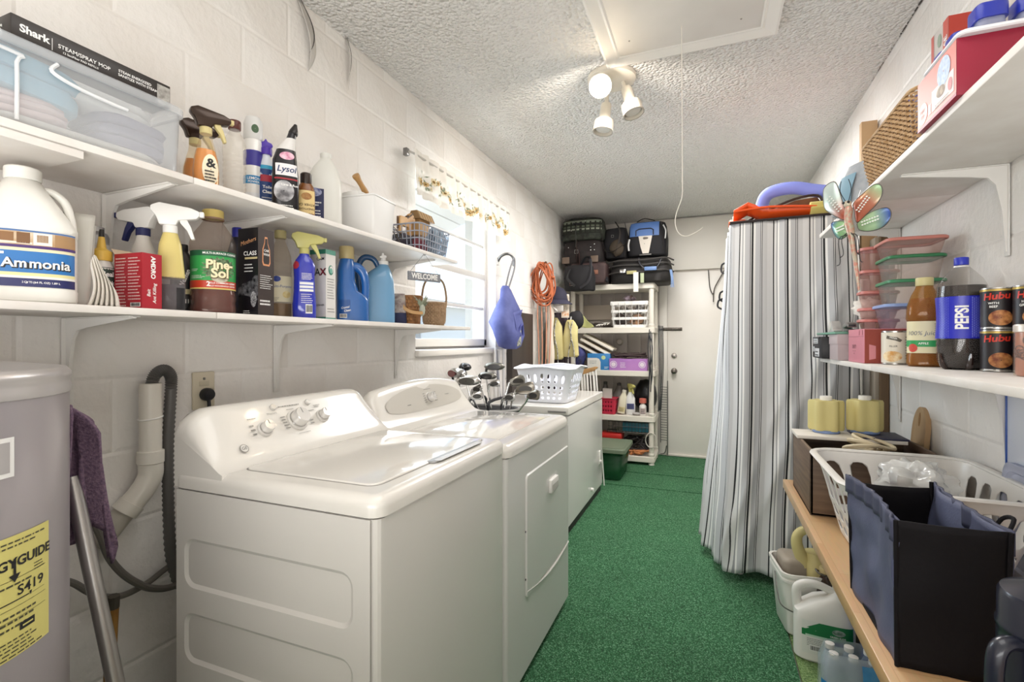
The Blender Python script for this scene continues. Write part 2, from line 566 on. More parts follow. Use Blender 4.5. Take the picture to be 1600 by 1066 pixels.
def trigger(par, z, mh, ml, mc, ang=0, s=1., x=0, y=0):
    R = Tr(x, y, z) @ Rz(ang) @ Matrix.Scale(s, 4)
    MB(R).lathe([(.0135, 0), (.0145, .001), (.0145, .017), (.011, .019)], 20).B('collar', mc, par)
    MB(R).prism([(-.020, .018), (.012, .018), (.017, .030), (.052, .036), (.058, .044), (.057, .054), (.040, .061), (-.020, .068), (-.036, .060), (-.037, .050), (-.026, .036)], -.0115, .0115, 'y', .003).B('spray_head', mh, par)
    MB(R).prism([(.016, .036), (.032, .036), (.040, .018), (.048, -.010), (.041, -.012), (.033, .008), (.020, .024)], -.007, .007, 'y', .002).B('trigger', ml, par)
    MB(R).box(.056, .066, -.007, .007, .042, .055, .002).B('nozzle', ml, par)
def cap(par, z, r, h, mat, x=0, y=0, name='cap', ribs=True):
    n = 36; prof = []
    mb = MB()
    R = []
    for (k, zz) in ((.96, z), (1, z + h * .06), (1, z + h * .9), (.93, z + h)):
        R.append([Vector((x + r * k * (1 - (.03 if ribs and i % 2 else 0)) * math.cos(2 * PI * i / n), y + r * k * (1 - (.03 if ribs and i % 2 else 0)) * math.sin(2 * PI * i / n), zz)) for i in range(n)])
    mb.rings(R)
    return mb.B(name, mat, par)
def bracket(par, Y, zs, wall, sgn, arm, leg, zoff=0):
    """stamped white shelf bracket: arm under the board, leg down the wall, rounded corner; sgn +1 points to +x"""
    X0 = wall
    def q(a): return X0 + sgn * a
    poly = [(q(0), zs), (q(arm), zs), (q(arm), zs - .006), (q(.09), zs - .026), (q(.045), zs - .034), (q(.028), zs - .055), (q(.014), zs - .13), (q(.006), zs - leg), (q(0), zs - leg)]
    MB().prism(poly, Y - .004, Y + .004, 'y').B('bracket_web', WHITE, par)
    b = MB()
    b.box(min(q(0), q(.003)), max(q(0), q(.003)), Y - .013, Y + .013, zs - leg - .012, zs, .001)
    b.box(min(q(0), q(arm)), max(q(0), q(arm)), Y - .013, Y + .013, zs - .003, zs, .001)
    return b.B('bracket', WHITE, par)

# ================================================================= the room
LW, RW, BW, CZ = -1.53, .79, 5.80, 2.65
Y0 = -1.4
floor = struct(MB().box(LW - .2, RW + .2, Y0, BW + .1, -.12, -.012).B('floor', M('8C8882', .9)))
ceil_ = struct(MB().box(LW - .2, RW + .2, Y0, BW + .2, CZ, CZ + .12).B('ceiling', CEIL))
WY0, WY1, WZ0, WZ1 = 2.36, 3.47, 1.225, 2.26     # window opening
w = MB()
for a in ((Y0, WY0, 0, CZ), (WY1, BW, 0, CZ), (WY0, WY1, 0, WZ0), (WY0, WY1, WZ1, CZ)):
    w.box(LW - .2, LW - .003, a[0], a[1], a[2], a[3])
wall_left = struct(w.B('wall_left', WALL))
wall_right = struct(MB().box(RW + .003, RW + .2, Y0, BW, 0, CZ).B('wall_right', WALL))
wall_back = struct(MB().box(LW - .2, RW + .2, BW, BW + .2, 0, CZ).B('wall_back', M('E3DDD5', .5, bump=(30, .15))))

wall_near = struct(MB().box(LW - .2, RW + .2, Y0 - .2, Y0, 0, CZ).B('wall_near', M('EDE7DF', .6)))
BLK = {}
def block_mesh(wd, ht):
    k = (round(wd, 3), round(ht, 3))
    if k not in BLK:
        g = .001; c = .009; d = .0022
        a, b = wd / 2 - g, ht / 2 - g
        vs = [(0, -a, -b), (0, a, -b), (0, a, b), (0, -a, b), (d, -a + c, -b + c), (d, a - c, -b + c), (d, a - c, b - c), (d, -a + c, b - c)]
        fs = [(4, 5, 6, 7), (0, 1, 5, 4), (1, 2, 6, 5), (2, 3, 7, 6), (3, 0, 4, 7)]
        me = bpy.data.meshes.new('block'); me.from_pydata(vs, [], fs); me.materials.append(WALL)
        BLK[k] = me
    return BLK[k]
def lay_blocks(parent, X, flip, ya, yb, hole=None):
    zj = 1.175; hgt, wid = .2032, .4064
    k0 = -6
    for k in range(k0, 9):
        za = zj + hgt * k; zb = za + hgt
        za, zb = max(za, .0), min(zb, CZ)
        if zb - za < .03: continue
        y = 1.054 + (wid / 2 if k % 2 else 0)
        while y > ya: y -= wid
        while y < yb:
            segs = [(max(y, ya), min(y + wid, yb))]
            if hole and zb > hole[2] + .01 and za < hole[3] - .01:
                new = []
                for (p, q) in segs:
                    if p < hole[0]: new.append((p, min(q, hole[0])))
                    if q > hole[1]: new.append((max(p, hole[1]), q))
                segs = new
            for p, q in segs:
                a, b = za, zb
                if q - p < .03: continue
                if hole and p >= hole[0] - .01 and q <= hole[1] + .01:
                    if zb > hole[2] > za: b = hole[2]
                    if za < hole[3] < zb: a = hole[3]
                o = bpy.data.objects.new('block', block_mesh(q - p, b - a))
                COL.objects.link(o)
                o.location = (X, (p + q) / 2, (a + b) / 2)
                if flip: o.rotation_euler = (0, 0, PI)
                o.parent = parent
            y += wid
lay_blocks(wall_left, LW - .003, False, .0, BW, (WY0, WY1, WZ0, WZ1))
lay_blocks(wall_right, RW + .003, True, .2, BW)
# torn paint hanging at the top of the left wall, and the dark splits behind it
for (y, z0, z1, bow, wd) in ((1.515, 2.385, 2.648, .062, .030), (1.79, 2.42, 2.648, .012, .014)):
    MB().grid(5, 14, lambda u, v: Vector((LW + .003 + .020 * math.sin(PI * v) * (1 - u), y + bow * math.sin(PI * v * .75) + (u - .5) * wd * 2 * math.sin(PI * min(1, .15 + v * .85)), z1 + (z0 - z1) * v))).B('peeling_paint', M('D3CEC8', .6), wall_left, solid=.0012)
    MB().grid(2, 14, lambda u, v: Vector((LW + .003 + .022 * math.sin(PI * (v * .75 + .1)) , y - .006 + bow * math.sin(PI * v * .75) + (u - .5) * wd * .28 * math.sin(PI * (v * .8 + .2)), z1 + (z0 * .75 + z1 * .25 - z1) * v))).B('split', M('3A3633', .9), wall_left)
# ceiling edge cracks
mb = MB()
rnd = random.Random(4)
for i in range(34):
    y = 2.32 + i * .024 + rnd.uniform(-.01, .012)
    q = rnd.uniform(.002, .0065) * (1 if i < 16 else .5)
    mb.box(RW - q, RW - .001, y, y + rnd.uniform(.006, .030), CZ - q * .8, CZ - .0005)
mb.B('crack', M('4A4641', .9), ceil_, smooth=0)

# attic hatch in the ceiling
hatch = T('attic_hatch', 'white attic hatch panel with moulded trim in the popcorn ceiling', 'hatch', (-.1, 1.86, CZ - .002))
MB().box(-.30, .30, -.55, .51, -.014, 0, .002).B('panel', M('E4E0DA', .55, noise=(3, 'DCD7D0')), hatch)
def trim_prof(L_):   # stepped casing profile swept along x, mitred ends
    R = []
    for (o, z) in ((0, 0), (0, -.012), (.008, -.016), (.018, -.012), (.040, -.018), (.062, -.024), (.072, -.022), (.074, 0)):
        R.append((o, z))
    return R
for (ax, sgn, half, edge) in (('y', -1, .51, .30), ('y', 1, .51, .30), ('x', 1, .30, .51), ('x', -1, .30, .55)):
    m = MB(); rings_ = []
    for (o, z) in trim_prof(0):
        if ax == 'y':
            rings_.append([Vector((sgn * (edge + o), -.55 - o, z)), Vector((sgn * (edge + o), .51 + o, z))])
        else:
            rings_.append([Vector((-half - o, sgn * (edge + o), z)), Vector((half + o, sgn * (edge + o), z))])
    m.rings(rings_, False, False, closed=False)
    m.B('trim', M('EAE6E0', .4), hatch, smooth=0)
for p in ((-.24, .40), (.22, .42)):
    MB(Tr(p[0], p[1], 0)).cyl(0, 0, -.016, -.0135, .004, seg=10, c=.0005).B('screw', M('9C958E', .5), hatch)
cord = MB()
P = [(-.115, 2.237, 2.638), (-.113, 2.237, 2.3), (-.112, 2.24, 2.0), (-.114, 2.25, 1.905), (-.135, 2.25, 1.84), (-.142, 2.25, 1.79), (-.125, 2.25, 1.745), (-.09, 2.25, 1.732), (-.045, 2.25, 1.752), (-.03, 2.25, 1.765)]
cord.tube(P, .0022, 6, 5)
cord.tube([(-.115, 2.237, 2.637), (-.03, 2.06, 2.636), (.05, 1.9, 2.636)], .0015, 5)
tag(cord.B('pull_cord', M('E5DFD4', .8)), 'thin white cord hanging from the attic hatch, its end curled', 'cord')

# ceiling lamp with three spot heads
lampx, lampy = -.475, 2.56
lamp = T('spot_lamp', 'cream ceiling lamp with three spot heads, one bulb lit', 'lamp', (lampx, lampy, CZ))
CREAM = M('E6DECF', .3)
MB().lathe([(.02, 0), (.122, 0), (.125, -.006), (.122, -.022), (.10, -.030), (.02, -.032)][::-1], 40).B('canopy', CREAM, lamp)
def head(p, d, lit=False):
    p = Vector(p); d = Vector(d).normalized()
    m4 = Tr(*p) @ d.to_track_quat('Z', 'Y').to_matrix().to_4x4()
    h = MB(m4).lathe([(.012, -.012), (.026, -.010), (.029, 0), (.029, .062), (.034, .072), (.050, .084), (.052, .090), (.052, .140), (.049, .140), (.047, .098), (.02, .094)], 28, cap1=True).B('spot_head', CREAM, lamp, smooth=30)
    MB(m4).lathe([(.0525, .137), (.054, .139), (.054, .143), (.048, .143)], 28, cap0=False, cap1=False).B('rim', M('B8B0A4', .3), h)
    if lit:
        MB(m4).lathe([(.012, .098), (.03, .112), (.041, .132), (.042, .142), (.036, .152), (.02, .158), (.003, .160)], 28).B('bulb', M('FFF3DD', .3, emit=('FFE9C6', 14)), h)
    else:
        MB(m4).lathe([(.012, .097), (.036, .108), (.043, .122), (.038, .130), (.003, .134)], 24).B('bulb', M('D8D4CC', .3), h)
    st = Vector((p.x * .75, p.y * .75, -.03))
    MB().tube([st, p * .8 + st * .2 + Vector((0, 0, -.01)), p], .011, 10, 4).B('arm', CREAM, lamp)
    return m4
mlit = head((-.035, -.05, -.075), (.10, -.97, -.42), True)
head((-.04, .06, -.12), (-.10, -.12, -1))
head((.075, .02, -.075), (.28, -.12, -1))
bl = mlit @ Vector((0, 0, .20))
light('bulb_light', 'SPOT', (lampx + bl.x, lampy + bl.y, CZ + bl.z), (rad(66), 0, rad(6)), 14, (1, .9, .78), spot_size=rad(165), spot_blend=.6, shadow_soft_size=.035)

# floor covering: three sheets of turf and an olive offcut
def sheet(name, x0, x1, y0, y1, z, mat, label):
    m = MB()
    nx, ny = max(int((x1 - x0) / .12), 2), max(int((y1 - y0) / .12), 2)
    def f(u, v):
        x, y = x0 + (x1 - x0) * u, y0 + (y1 - y0) * v
        return Vector((x, y, z - .002 + .002 * mnoise.noise((x * 4, y * 4, z * 100))))
    m.grid(nx, ny, f)
    n = len(m.v)
    m.add([(x0, y0, z), (x1, y0, z), (x1, y1, z), (x0, y1, z), (x0, y0, -.012), (x1, y0, -.012), (x1, y1, -.012), (x0, y1, -.012)], [(0, 1, 5, 4), (1, 2, 6, 5), (2, 3, 7, 6), (3, 0, 4, 7)])
    return tag(m.B(name, mat, smooth=30), label, 'turf')
sheet('turf_sheet', LW, .315, Y0, 4.42, -.001, TURF, 'longest sheet of dark green artificial turf along the aisle floor')
sheet('turf_sheet', LW, RW, 4.435, 4.90, -.002, TURF, 'narrow strip of green turf laid crosswise in front of the shelf rack')
sheet('turf_sheet', LW, RW, 4.915, BW - .02, -.001, TURF, 'far piece of green turf lying before the white back door')
sheet('turf_sheet', .32, RW, Y0, 4.42, -.001, TURF2, 'pale olive strip of turf under the wooden bench')

# back wall: door, header, panel boards behind the rack
door = T('door_1', '', '', (-.03, BW, 0)); del door['label'], door['category']
struct(door)
DOORW = M('EAE5DE', .35, noise=(1.5, 'E2DBD2'))
MB().box(-.415, .42, -.03, .005, .02, 2.04, .003).B('door_slab', DOORW, door)
kn = MB(Matrix.Rotation(rad(90), 4, 'X') @ Tr(0, 0, 0))
MB(Tr(-.345, -.03, .945) @ Matrix.Rotation(rad(90), 4, 'X')).lathe([(.033, 0), (.034, .004), (.03, .009), (.012, .012), (.012, .035), (.025, .042), (.031, .055), (.028, .066), (.01, .070)], 24).B('door_knob', M('7D7670', .25, metal=1), door)
MB(Tr(-.345, -.03, 1.115) @ Matrix.Rotation(rad(90), 4, 'X')).lathe([(.03, 0), (.031, .006), (.026, .014), (.012, .016), (.011, .022), (.002, .023)], 24).B('deadbolt', M('B5AFA8', .25, metal=1), door)
bolt = MB()
bolt.box(-.47, -.26, -.036, -.031, 1.395, 1.43, .001)
bolt.tube([(-.52, -.044, 1.412), (-.27, -.044, 1.412)], .008, 10)
for xx in (-.45, -.37, -.29): bolt.box(xx - .012, xx + .012, -.054, -.034, 1.400, 1.424, .003)
bolt.tube([(-.33, -.05, 1.412), (-.33, -.07, 1.40)], .005, 8)
bolt.B('slide_bolt', M('5A544E', .35, metal=.9), door)
MB().box(-.43, .44, -.05, .005, 0, .022, .004).B('threshold', M('D9D2C8', .5), door)
struct(MB().box(-.535, -.448, BW - .032, BW, 0, 2.06, .003).B('trim_1', M('E5DFD7', .4)))
struct(MB().box(LW, RW, BW - .05, BW, 2.065, 2.63, .004).B('trim_2', M('E6E0D7', .5)))
for i in range(6):
    MB().box(LW + .02 + i * .155, LW + .02 + i * .155 + .149, BW - .012, BW, .05, 2.02, .003).B('panel_board', M('B3AAA2', .5), wall_back)
struct(MB().box(LW, -.57, BW - .045, BW - .012, 1.53, 1.70, .003).B('trim_3', M('C9BDAE', .5)))
# handle / wire hook hung on the header, right of the door
hk = MB(Tr(.0, BW - .06, 0))
hk.tube([(-.02, 0, 2.05), (-.005, 0, 1.86), (.03, 0, 1.78), (.045, 0, 1.86), (.14, 0, 2.04)], .006, 6, 6)
hk.tube([(.03, 0, 1.80), (.03, 0, 1.70)], .007, 6)
tag(hk.B('wire_hanger', M('6A645F', .4, metal=.7)), 'dark metal hanger hooked over the top of the white door', 'hanger')

# ================================================================= window
win = T('window_1', '', '', (-1.64, (WY0 + WY1) / 2, 0)); del win['label'], win['category']
struct(win)
ya, yb = WY0 - win.location.y, WY1 - win.location.y
FR = M('DAD6D0', .3, metal=.0)
fr = MB()
for a in ((ya, ya + .03, WZ0 + .02, WZ1), (yb - .045, yb, WZ0 + .02, WZ1), (ya, yb, WZ0 + .02, WZ0 + .07), (ya, yb, WZ1 - .04, WZ1)):
    fr.box(-.03, .03, a[0], a[1], a[2], a[3], .003)
fr.B('window_frame', FR, win)
for (z, t, d, nm) in ((1.765, .022, .034, 'meeting_rail'), (2.0, .011, .022, 'muntin'), (1.525, .011, .022, 'muntin')):
    MB().box(-d, d, ya + .02, yb - .03, z - t, z + t, .002).B(nm, M('C4C0BB', .35), win)
for (z0, z1) in ((1.29, 1.515), (1.535, 1.745), (1.785, 1.99), (2.01, 2.225)):
    MB().box(-.004, .004, ya + .025, yb - .04, z0, z1).B('pane', GLASS, win, smooth=0)
MB().box(-.13, .012, ya, yb, WZ0 - .004, WZ0 + .022, .004).B('track', M('9A9692', .4), win)
sill = struct(MB().box(-1.64, LW + .022, WY0 - .005, WY1 + .01, WZ0 - .035, WZ0 + .004, .006).B('trim_4', M('EFEAE3', .4)))

# outside: eave boards, post, paving, the neighbour's pale house and bushes
eave = T('eave', 'white boarded eave sloping down outside the window', 'eave', (-1.78, 1.6, 2.5))
for i in range(9):
    x0 = -.13 * i; x1 = x0 - .116
    s = .36
    MB().add([(x0, -2.2, s * x0), (x1, -2.2, s * x1), (x1, 2.5, s * x1), (x0, 2.5, s * x0), (x0, -2.2, s * x0 + .02), (x1, -2.2, s * x1 + .02), (x1, 2.5, s * x1 + .02), (x0, 2.5, s * x0 + .02)],
             [(0, 1, 2, 3), (7, 6, 5, 4), (0, 4, 5, 1), (1, 5, 6, 2), (2, 6, 7, 3), (3, 7, 4, 0)]).B('board', M('E8E2D8', .5), eave, smooth=0)
MB().box(-1.21, -1.18, -2.2, 2.52, -.52, -.38, .003).B('fascia', M('E8E4DC', .5), eave)
MB().add([(.02, -2.2, .05), (-1.2, -2.2, -.39), (-1.2, 2.5, -.39), (.02, 2.5, .05), (.02, -2.2, .08), (-1.2, -2.2, -.36), (-1.2, 2.5, -.36), (.02, 2.5, .08)], [(0, 1, 2, 3), (7, 6, 5, 4), (0, 4, 5, 1), (1, 5, 6, 2), (2, 6, 7, 3), (3, 7, 4, 0)]).B('roof_deck', M('B9B2A8', .8), eave, smooth=0)
pt_ = T('porch_post', 'white square post standing outside the window', 'post', (-1.93, 3.95, -.1))
MB().box(-.07, .07, -.09, .09, 0, 2.50, .004).B('shaft', M('EDE9E2', .5), pt_)
MB().box(-.10, .10, -.12, .12, 0, .12, .006).B('plinth', M('E2DED7', .5), pt_)
tag(MB().box(-30, LW - .21, -12, 40, -.2, -.1).B('paving', M('C6C2BA', .9)), 'pale sunlit concrete yard outside the window', 'yard')
nh = T('neighbour_house', 'pale low house across the yard, seen through the window', 'house', (-11, 15, -.1))
MB().box(-3, 3, -7, 7, 0, 2.7).B('wall', M('F0ECE4', .7), nh, smooth=0)
MB().add([(3.5, -7.5, 2.6), (3.5, 7.5, 2.6), (0, 7.5, 3.7), (0, -7.5, 3.7), (-3.5, -7.5, 2.6), (-3.5, 7.5, 2.6)], [(0, 1, 2, 3), (3, 2, 5, 4), (0, 3, 4), (1, 5, 2), (0, 4, 5, 1)]).B('roof', M('DCD7D0', .8), nh, smooth=0)
for yy in (-4, 1):
    f_ = MB().box(2.97, 3.05, yy, yy + 1.6, .9, 2.1, .01).B('window', M('C8CCD0', .3), nh)
    MB().box(3.04, 3.06, yy + .1, yy + 1.5, 1.0, 2.0).B('pane', M('7C8894', .1), f_)
for i, (x, y, r, lb) in enumerate(((-6.2, 11.2, .42, 'grey-green bush on the left across the yard'), (-6.4, 12.6, .5, 'larger grey-green bush in the middle across the yard'), (-6.2, 14.2, .4, 'grey-green bush on the right across the yard'))):
    m = MB(); rr = random.Random(i)
    for k in range(420):
        a, b = rr.uniform(0, 2 * PI), rr.uniform(-.6, PI / 2)
        q = r * rr.uniform(.7, 1.1)
        c = Vector((q * math.cos(a) * math.cos(b), q * math.sin(a) * math.cos(b), r * .95 + q * math.sin(b)))
        u_ = Vector((rr.uniform(-1, 1), rr.uniform(-1, 1), rr.uniform(-1, 1))) * .07
        v_ = Vector((rr.uniform(-1, 1), rr.uniform(-1, 1), rr.uniform(-1, 1))) * .05
        m.add([c - u_, c + v_, c + u_, c - v_], [(0, 1, 2, 3)])
    b_ = T('bush', lb, 'bush', (x, y, -.1))
    m.B('foliage', M('8E9A80', .7), b_, kind='stuff', smooth=0)
    MB().cyl(0, 0, 0, r * .7, .03, seg=8).B('stem', M('7A6A58', .8), b_)

# valance: gathered floral strip on a rod
va = T('valance', 'short gathered white valance with printed sunflowers over the window', 'curtain', (LW + .03, 2.9, 2.28))
vy0, vy1 = -.66, .66
def vfun(u, v):
    y = vy0 + (vy1 - vy0) * u
    fold = .5 * math.sin(u * 2 * PI * 13) + .3 * math.sin(u * 2 * PI * 21 + 1)
    dep = .010 + .022 * v
    return Vector((.035 + dep * fold + .012 * v, y, .03 - .245 * v - .008 * v * math.sin(u * 2 * PI * 13 + .8)))
MB().grid(260, 10, vfun).B('cloth', M('EFEAE2', .8, alpha=(.88, 'F5F0E6')), va, smooth=60)
# print: flowers and leaves follow the folds
class VS:
    curved = True
    def pt(s, x, z, off=0):
        u = (x - vy0) / (vy1 - vy0); p = vfun(u, z)
        return Vector((p.x + .0015 + off, p.y, p.z))
vsf = VS()
rr = random.Random(11)
groups_ = {'flower': [], 'leaf': [], 'centre': [], 'hem': []}
fm, lm, cm_, gm = MB(), MB(), MB(), MB()
def vdisc(mb, cx, cv, r, n=10, sq=1., a0=0):
    R = [[vsf.pt(cx + r * k * math.cos(2 * PI * i / n + a0), cv + r * sq * k / .245 * math.sin(2 * PI * i / n + a0), .001) for i in range(n)] for k in (.1, 1)]
    mb.rings(R, True, False)
for i in range(46):
    cx = vy0 + .03 + (vy1 - vy0 - .06) * (i + rr.uniform(-.3, .3)) / 45.5
    cv = rr.uniform(.5, .8)
    r = rr.uniform(.014, .026)
    if i % 3 != 2:
        mbx = fm if i % 2 else gm
        n = 9
        for k in range(n):
            a = 2 * PI * k / n
            p = [(cx + r * q * math.cos(a + da), cv + r * q / .245 * math.sin(a + da)) for q, da in ((.35, -.3), (.8, -.28), (1, 0), (.8, .28), (.35, .3))]
            mbx.add([vsf.pt(min(max(x, vy0), vy1), z, .001) for x, z in p], [(0, 1, 2, 3, 4)])
        vdisc(cm_, cx, cv, r * .36)
    for k in range(4):
        a = rr.uniform(0, 2 * PI); lx, lz = cx + .022 * math.cos(a), cv + .1 * math.sin(a)
        d = (.012 * math.cos(a), .05 * math.sin(a)); e_ = (-.004 * math.sin(a), .016 * math.cos(a))
        if vy0 < lx - .012 and lx + .012 < vy1:
            lm.add([vsf.pt(lx - d[0], lz - d[1], .0012), vsf.pt(lx + e_[0], lz + e_[1], .0012), vsf.pt(lx + d[0], lz + d[1], .0012), vsf.pt(lx - e_[0], lz - e_[1], .0012)], [(0, 1, 2, 3)])
for (mbx, nm, colr) in ((fm, 'printed_flowers', 'C9A45E'), (gm, 'printed_flowers', 'E0CFA6'), (lm, 'printed_leaves', '8C947C'), (cm_, 'printed_centres', '8A6A3A')):
    mbx.B(nm, M(colr, .8), va, kind='stuff', smooth=0)
MB().tube([(.0, vy0 - .03, .0), (.03, vy0 - .03, .0), (.035, vy0, .0), (.035, vy1, .0), (.03, vy1 + .03, 0), (0, vy1 + .03, 0)], .006, 8).B('rod', M('B9B4AC', .35), va)
MB().box(-.004, .02, vy0 - .045, vy0 - .018, -.02, .02, .003).B('rod_bracket', STEEL, va)

# ================================================================= left wall shelves
def shelf(nm, z, depth, y0, y1, seam, label):
    t = T(nm, label, 'shelf', (LW, (y0 + y1) / 2, z))
    yl, yr = y0 - t.location.y, y1 - t.location.y
    sm = seam - t.location.y
    MB().box(.002, depth, yl, sm - .001, 0, .017, .002).B('board', SHELFW, t)
    MB().box(.002, depth, sm + .001, yr, 0, .017, .002).B('board', SHELFW, t)
    return t
up = shelf('wall_shelf', 1.68, .312, -.25, 2.27, 0.86, 'upper white shelf on the left wall, loaded with cleaning bottles')
MB().box(.06, .308, -1.2, -.385, -.018, -.001, .001).B('cleat_board', SHELFW, up)
lo = shelf('wall_shelf', 1.34, .303, -.25, 2.435, 0.93, 'lower white shelf on the left wall above the washer and dryer')
for t, ys, arm, leg, z in ((up, (.835, 1.19, 2.10), .27, .22, 1.68), (lo, (.745, 1.40, 2.17), .27, .24, 1.34)):
    for y in ys:
        bracket(t, y - t.location.y, -.0005, .002, 1, arm, leg)
# electrical conduit is absent; the outlet
ot = T('wall_outlet', 'beige wall outlet with a black plug pushed in', 'outlet', (LW, 1.109, 1.12))
BEI = M('CFC5AE', .4)
MB().box(.0, .008, -.037, .037, -.060, .060, .003).B('cover_plate', BEI, ot)
MB(Tr(.008, 0, .038)).cyl(0, 0, -.004, .004, .004, seg=8).B('screw', STEEL, ot)
MB().prism([(-.017, .034 - .02), (.017, .034 - .02), (.017, .05 - .02), (-.017, .05 - .02)], .006, .0095, 'x', .001).B('socket', M('BDB39C', .4), ot)
pl = T('power_plug', 'black round plug with its cable running down behind the washer', 'plug', (LW + .0085, 1.112, 1.107))
MB(Matrix.Rotation(rad(90), 4, 'Y')).lathe([(.020, 0), (.021, .004), (.021, .018), (.016, .026), (.003, .028)], 20).B('plug_head', BLACK, pl)
MB().tube([(.016, 0, -.012), (.020, 0, -.05), (.018, .004, -.12), (.012, .01, -.3)], .0055, 8, 5).B('cable', BLACK, pl)

# ---------------------------------------------------------------- plumbing left of the washer
pvc = T('standpipe', 'white PVC drain standpipe bending into the block wall', 'pipe', (-1.475, .915, 1.16))
PV = M('D9D3C8', .35)
MB().lathe([(.024, 0), (.0255, .0), (.0275, -.001), (.0275, -.21), (.02, -.21)][::-1], 28).B('pipe', PV, pvc)
MB().lathe([(.0285, -.19), (.033, -.192), (.033, -.225), (.0285, -.228)][::-1], 28).B('coupling', PV, pvc)
MB().tube([(0, 0, -.225), (0, -.001, -.262), (-.004, -.02, -.300), (-.012, -.048, -.335)], .0305, 24, 6).B('elbow', PV, pvc)
MB().tube([(-.009, -.042, -.328), (-.015, -.060, -.350)], .034, 24).B('coupling', PV, pvc)
MB().tube([(-.014, -.056, -.345), (-.045, -.105, -.425)], .0275, 24).B('pipe', M('BDB6AB', .4), pvc)
MB().tube([(.029 * math.cos(a * PI / 12), .029 * math.sin(a * PI / 12), -.098 + .004 * math.sin(a * PI / 12)) for a in range(24)], .0022, 6, closed=True).B('cable_tie', WHITE, pvc)
hose = T('drain_hose', 'grey corrugated drain hose hooked into the standpipe', 'hose', (-1.475, .915, 1.16))
path = catmull([(0, 0, -.06), (0, .002, -.01), (.002, .012, .024), (.002, .036, .036), (.0, .056, .018), (-.004, .060, -.02), (-.008, .058, -.10), (-.012, .056, -.2), (-.014, .058, -.30), (-.014, .060, -.40), (-.012, .066, -.52), (-.01, .09, -.62)], 14)
rr_ = [(.0165 if i % 2 else .0135) for i in range(len(path))]
R = MB()
R.tube(path, rr_, 12)
R.B('hose', M('5D5A57', .45), hose, smooth=70)
for k, (lb, pts) in enumerate((('upper grey rubber supply hose looping behind the washer', [(-1.475, .745, .90), (-1.475, .770, .83), (-1.475, .793, .767), (-1.475, .81, .71), (-1.475, .841, .654), (-1.475, .881, .607), (-1.475, .923, .573), (-1.475, .987, .553), (-1.46, 1.1, .57)]),
                               ('lower grey rubber supply hose dipping behind the mop handle', [(-1.492, .66, .74), (-1.492, .70, .70), (-1.492, .741, .668), (-1.492, .775, .629), (-1.492, .811, .600), (-1.492, .857, .583), (-1.492, .915, .588), (-1.492, .959, .604), (-1.492, .997, .616), (-1.48, 1.1, .66)]))):
    m = MB(Tr(0, 0, 0)); m.tube(pts, .0095 if k == 0 else .0085, 10, 8)
    tag(m.B('supply_hose', M('6A655F', .35)), lb, 'hose')

# mop: aluminium handle with a purple cloth over its head, and a short wooden broom stick
mop = T('mop', 'mop leaning head up with grey metal handle and purple cloth', 'mop', (-.985, .665, .01))
MB().tube([(0, 0, 0), (-.265, -.048, .983)], .0150, 16).B('handle', M('A3A09D', .3, metal=.9), mop)
def cl(u, v):
    a = (u - .5) * 2
    x = -.265 + .040 * abs(a) ** 1.5 + .008 * math.sin(9 * u + 4 * v)
    y = -.045 + .018 * math.sin(u * 16) * v + .058 * a * (.45 + .6 * v)
    z = 1.125 - .045 * a * a - .26 * v * (1 - .12 * math.sin(u * 11)) + .008 * math.sin(5 * u)
    return Vector((x + .012 * math.cos(u * 22) * v, y, z))
MB().grid(40, 16, cl).B('mop_cloth', M('7A6274', .95, noise=(180, '59465A'), bump=(240, .8, .003)), mop, solid=.006, smooth=80)
MB().grid(30, 16, lambda u, v: cl(u, v) + Vector((-.03 - .012 * math.sin(u * 13), .01, .002))).B('mop_cloth', M('7A6274', .95, noise=(180, '59465A'), bump=(240, .8, .003)), mop, solid=.006, smooth=80)
br = T('broom_stick', 'yellow varnished wooden stick behind the mop handle', 'stick', (-1.40, .75, .0))
MB().tube([(0, 0, 0), (.051, 0, .63)], .012, 10).B('shaft', M('A97F3C', .4, noise=(20, '7C5522', 4, (1, 1, .2))), br)
MB().tube([(.051, 0, .63), (.0535, 0, .66)], .0128, 10).B('grip_cap', M('3A342C', .5), br)

# water heater
wh = T('water_heater', 'tall grey water heater with a yellow energy label', 'heater', (-1.22, .31, 0))
HB = Body([(.04, .26, .26, 2), (1.19, .26, .26, 2)], 64, front=120)
HEATG = M('A7A0A3', .28, metal=.35)
HB.mesh(MB()).B('tank', HEATG, wh)
MB().lathe([(.255, 1.186), (.263, 1.190), (.2635, 1.200), (.261, 1.207), (.2615, 1.214), (.263, 1.219), (.2625, 1.226), (.256, 1.234), (.2, 1.242), (.01, 1.245)], 64).B('top_cover', M('B9B4B2', .3, metal=.4), wh)
MB().lathe([(.20, 0), (.235, 0), (.235, .042), (.2, .042)], 48).B('base', DARKM, wh)
HB.front = 0
hf = rad(119)
HB.front = hf
YL = M('D6CB78', .55)
lab = patch(HB, -.107, .038, .80, .985, YL, wh, 'energy_label', .0012, 'yellow energy label printed in black', nx=20)
lettering(HB, lab, INK, [('ENERGYGUIDE', .0205, -.033, .943, dict(bold=.03, wx=1.05)), ('S419', .0215, .000, .898, dict(bold=.012, wx=1.15))], off=.002)
smallprint(HB, lab, M('4A4732', .5), -.105, .026, .968, .981, 2, .002)
smallprint(HB, lab, INK, .005, .026, .918, .932, 3, .002)
smallprint(HB, lab, M('4A4732', .5), -.105, .015, .909, .917, 1, .002, fill=.35)
smallprint(HB, lab, M('4A4732', .5), -.105, .028, .845, .872, 3, .002)
smallprint(HB, lab, M('4A4732', .5), -.105, .028, .803, .832, 5, .002)
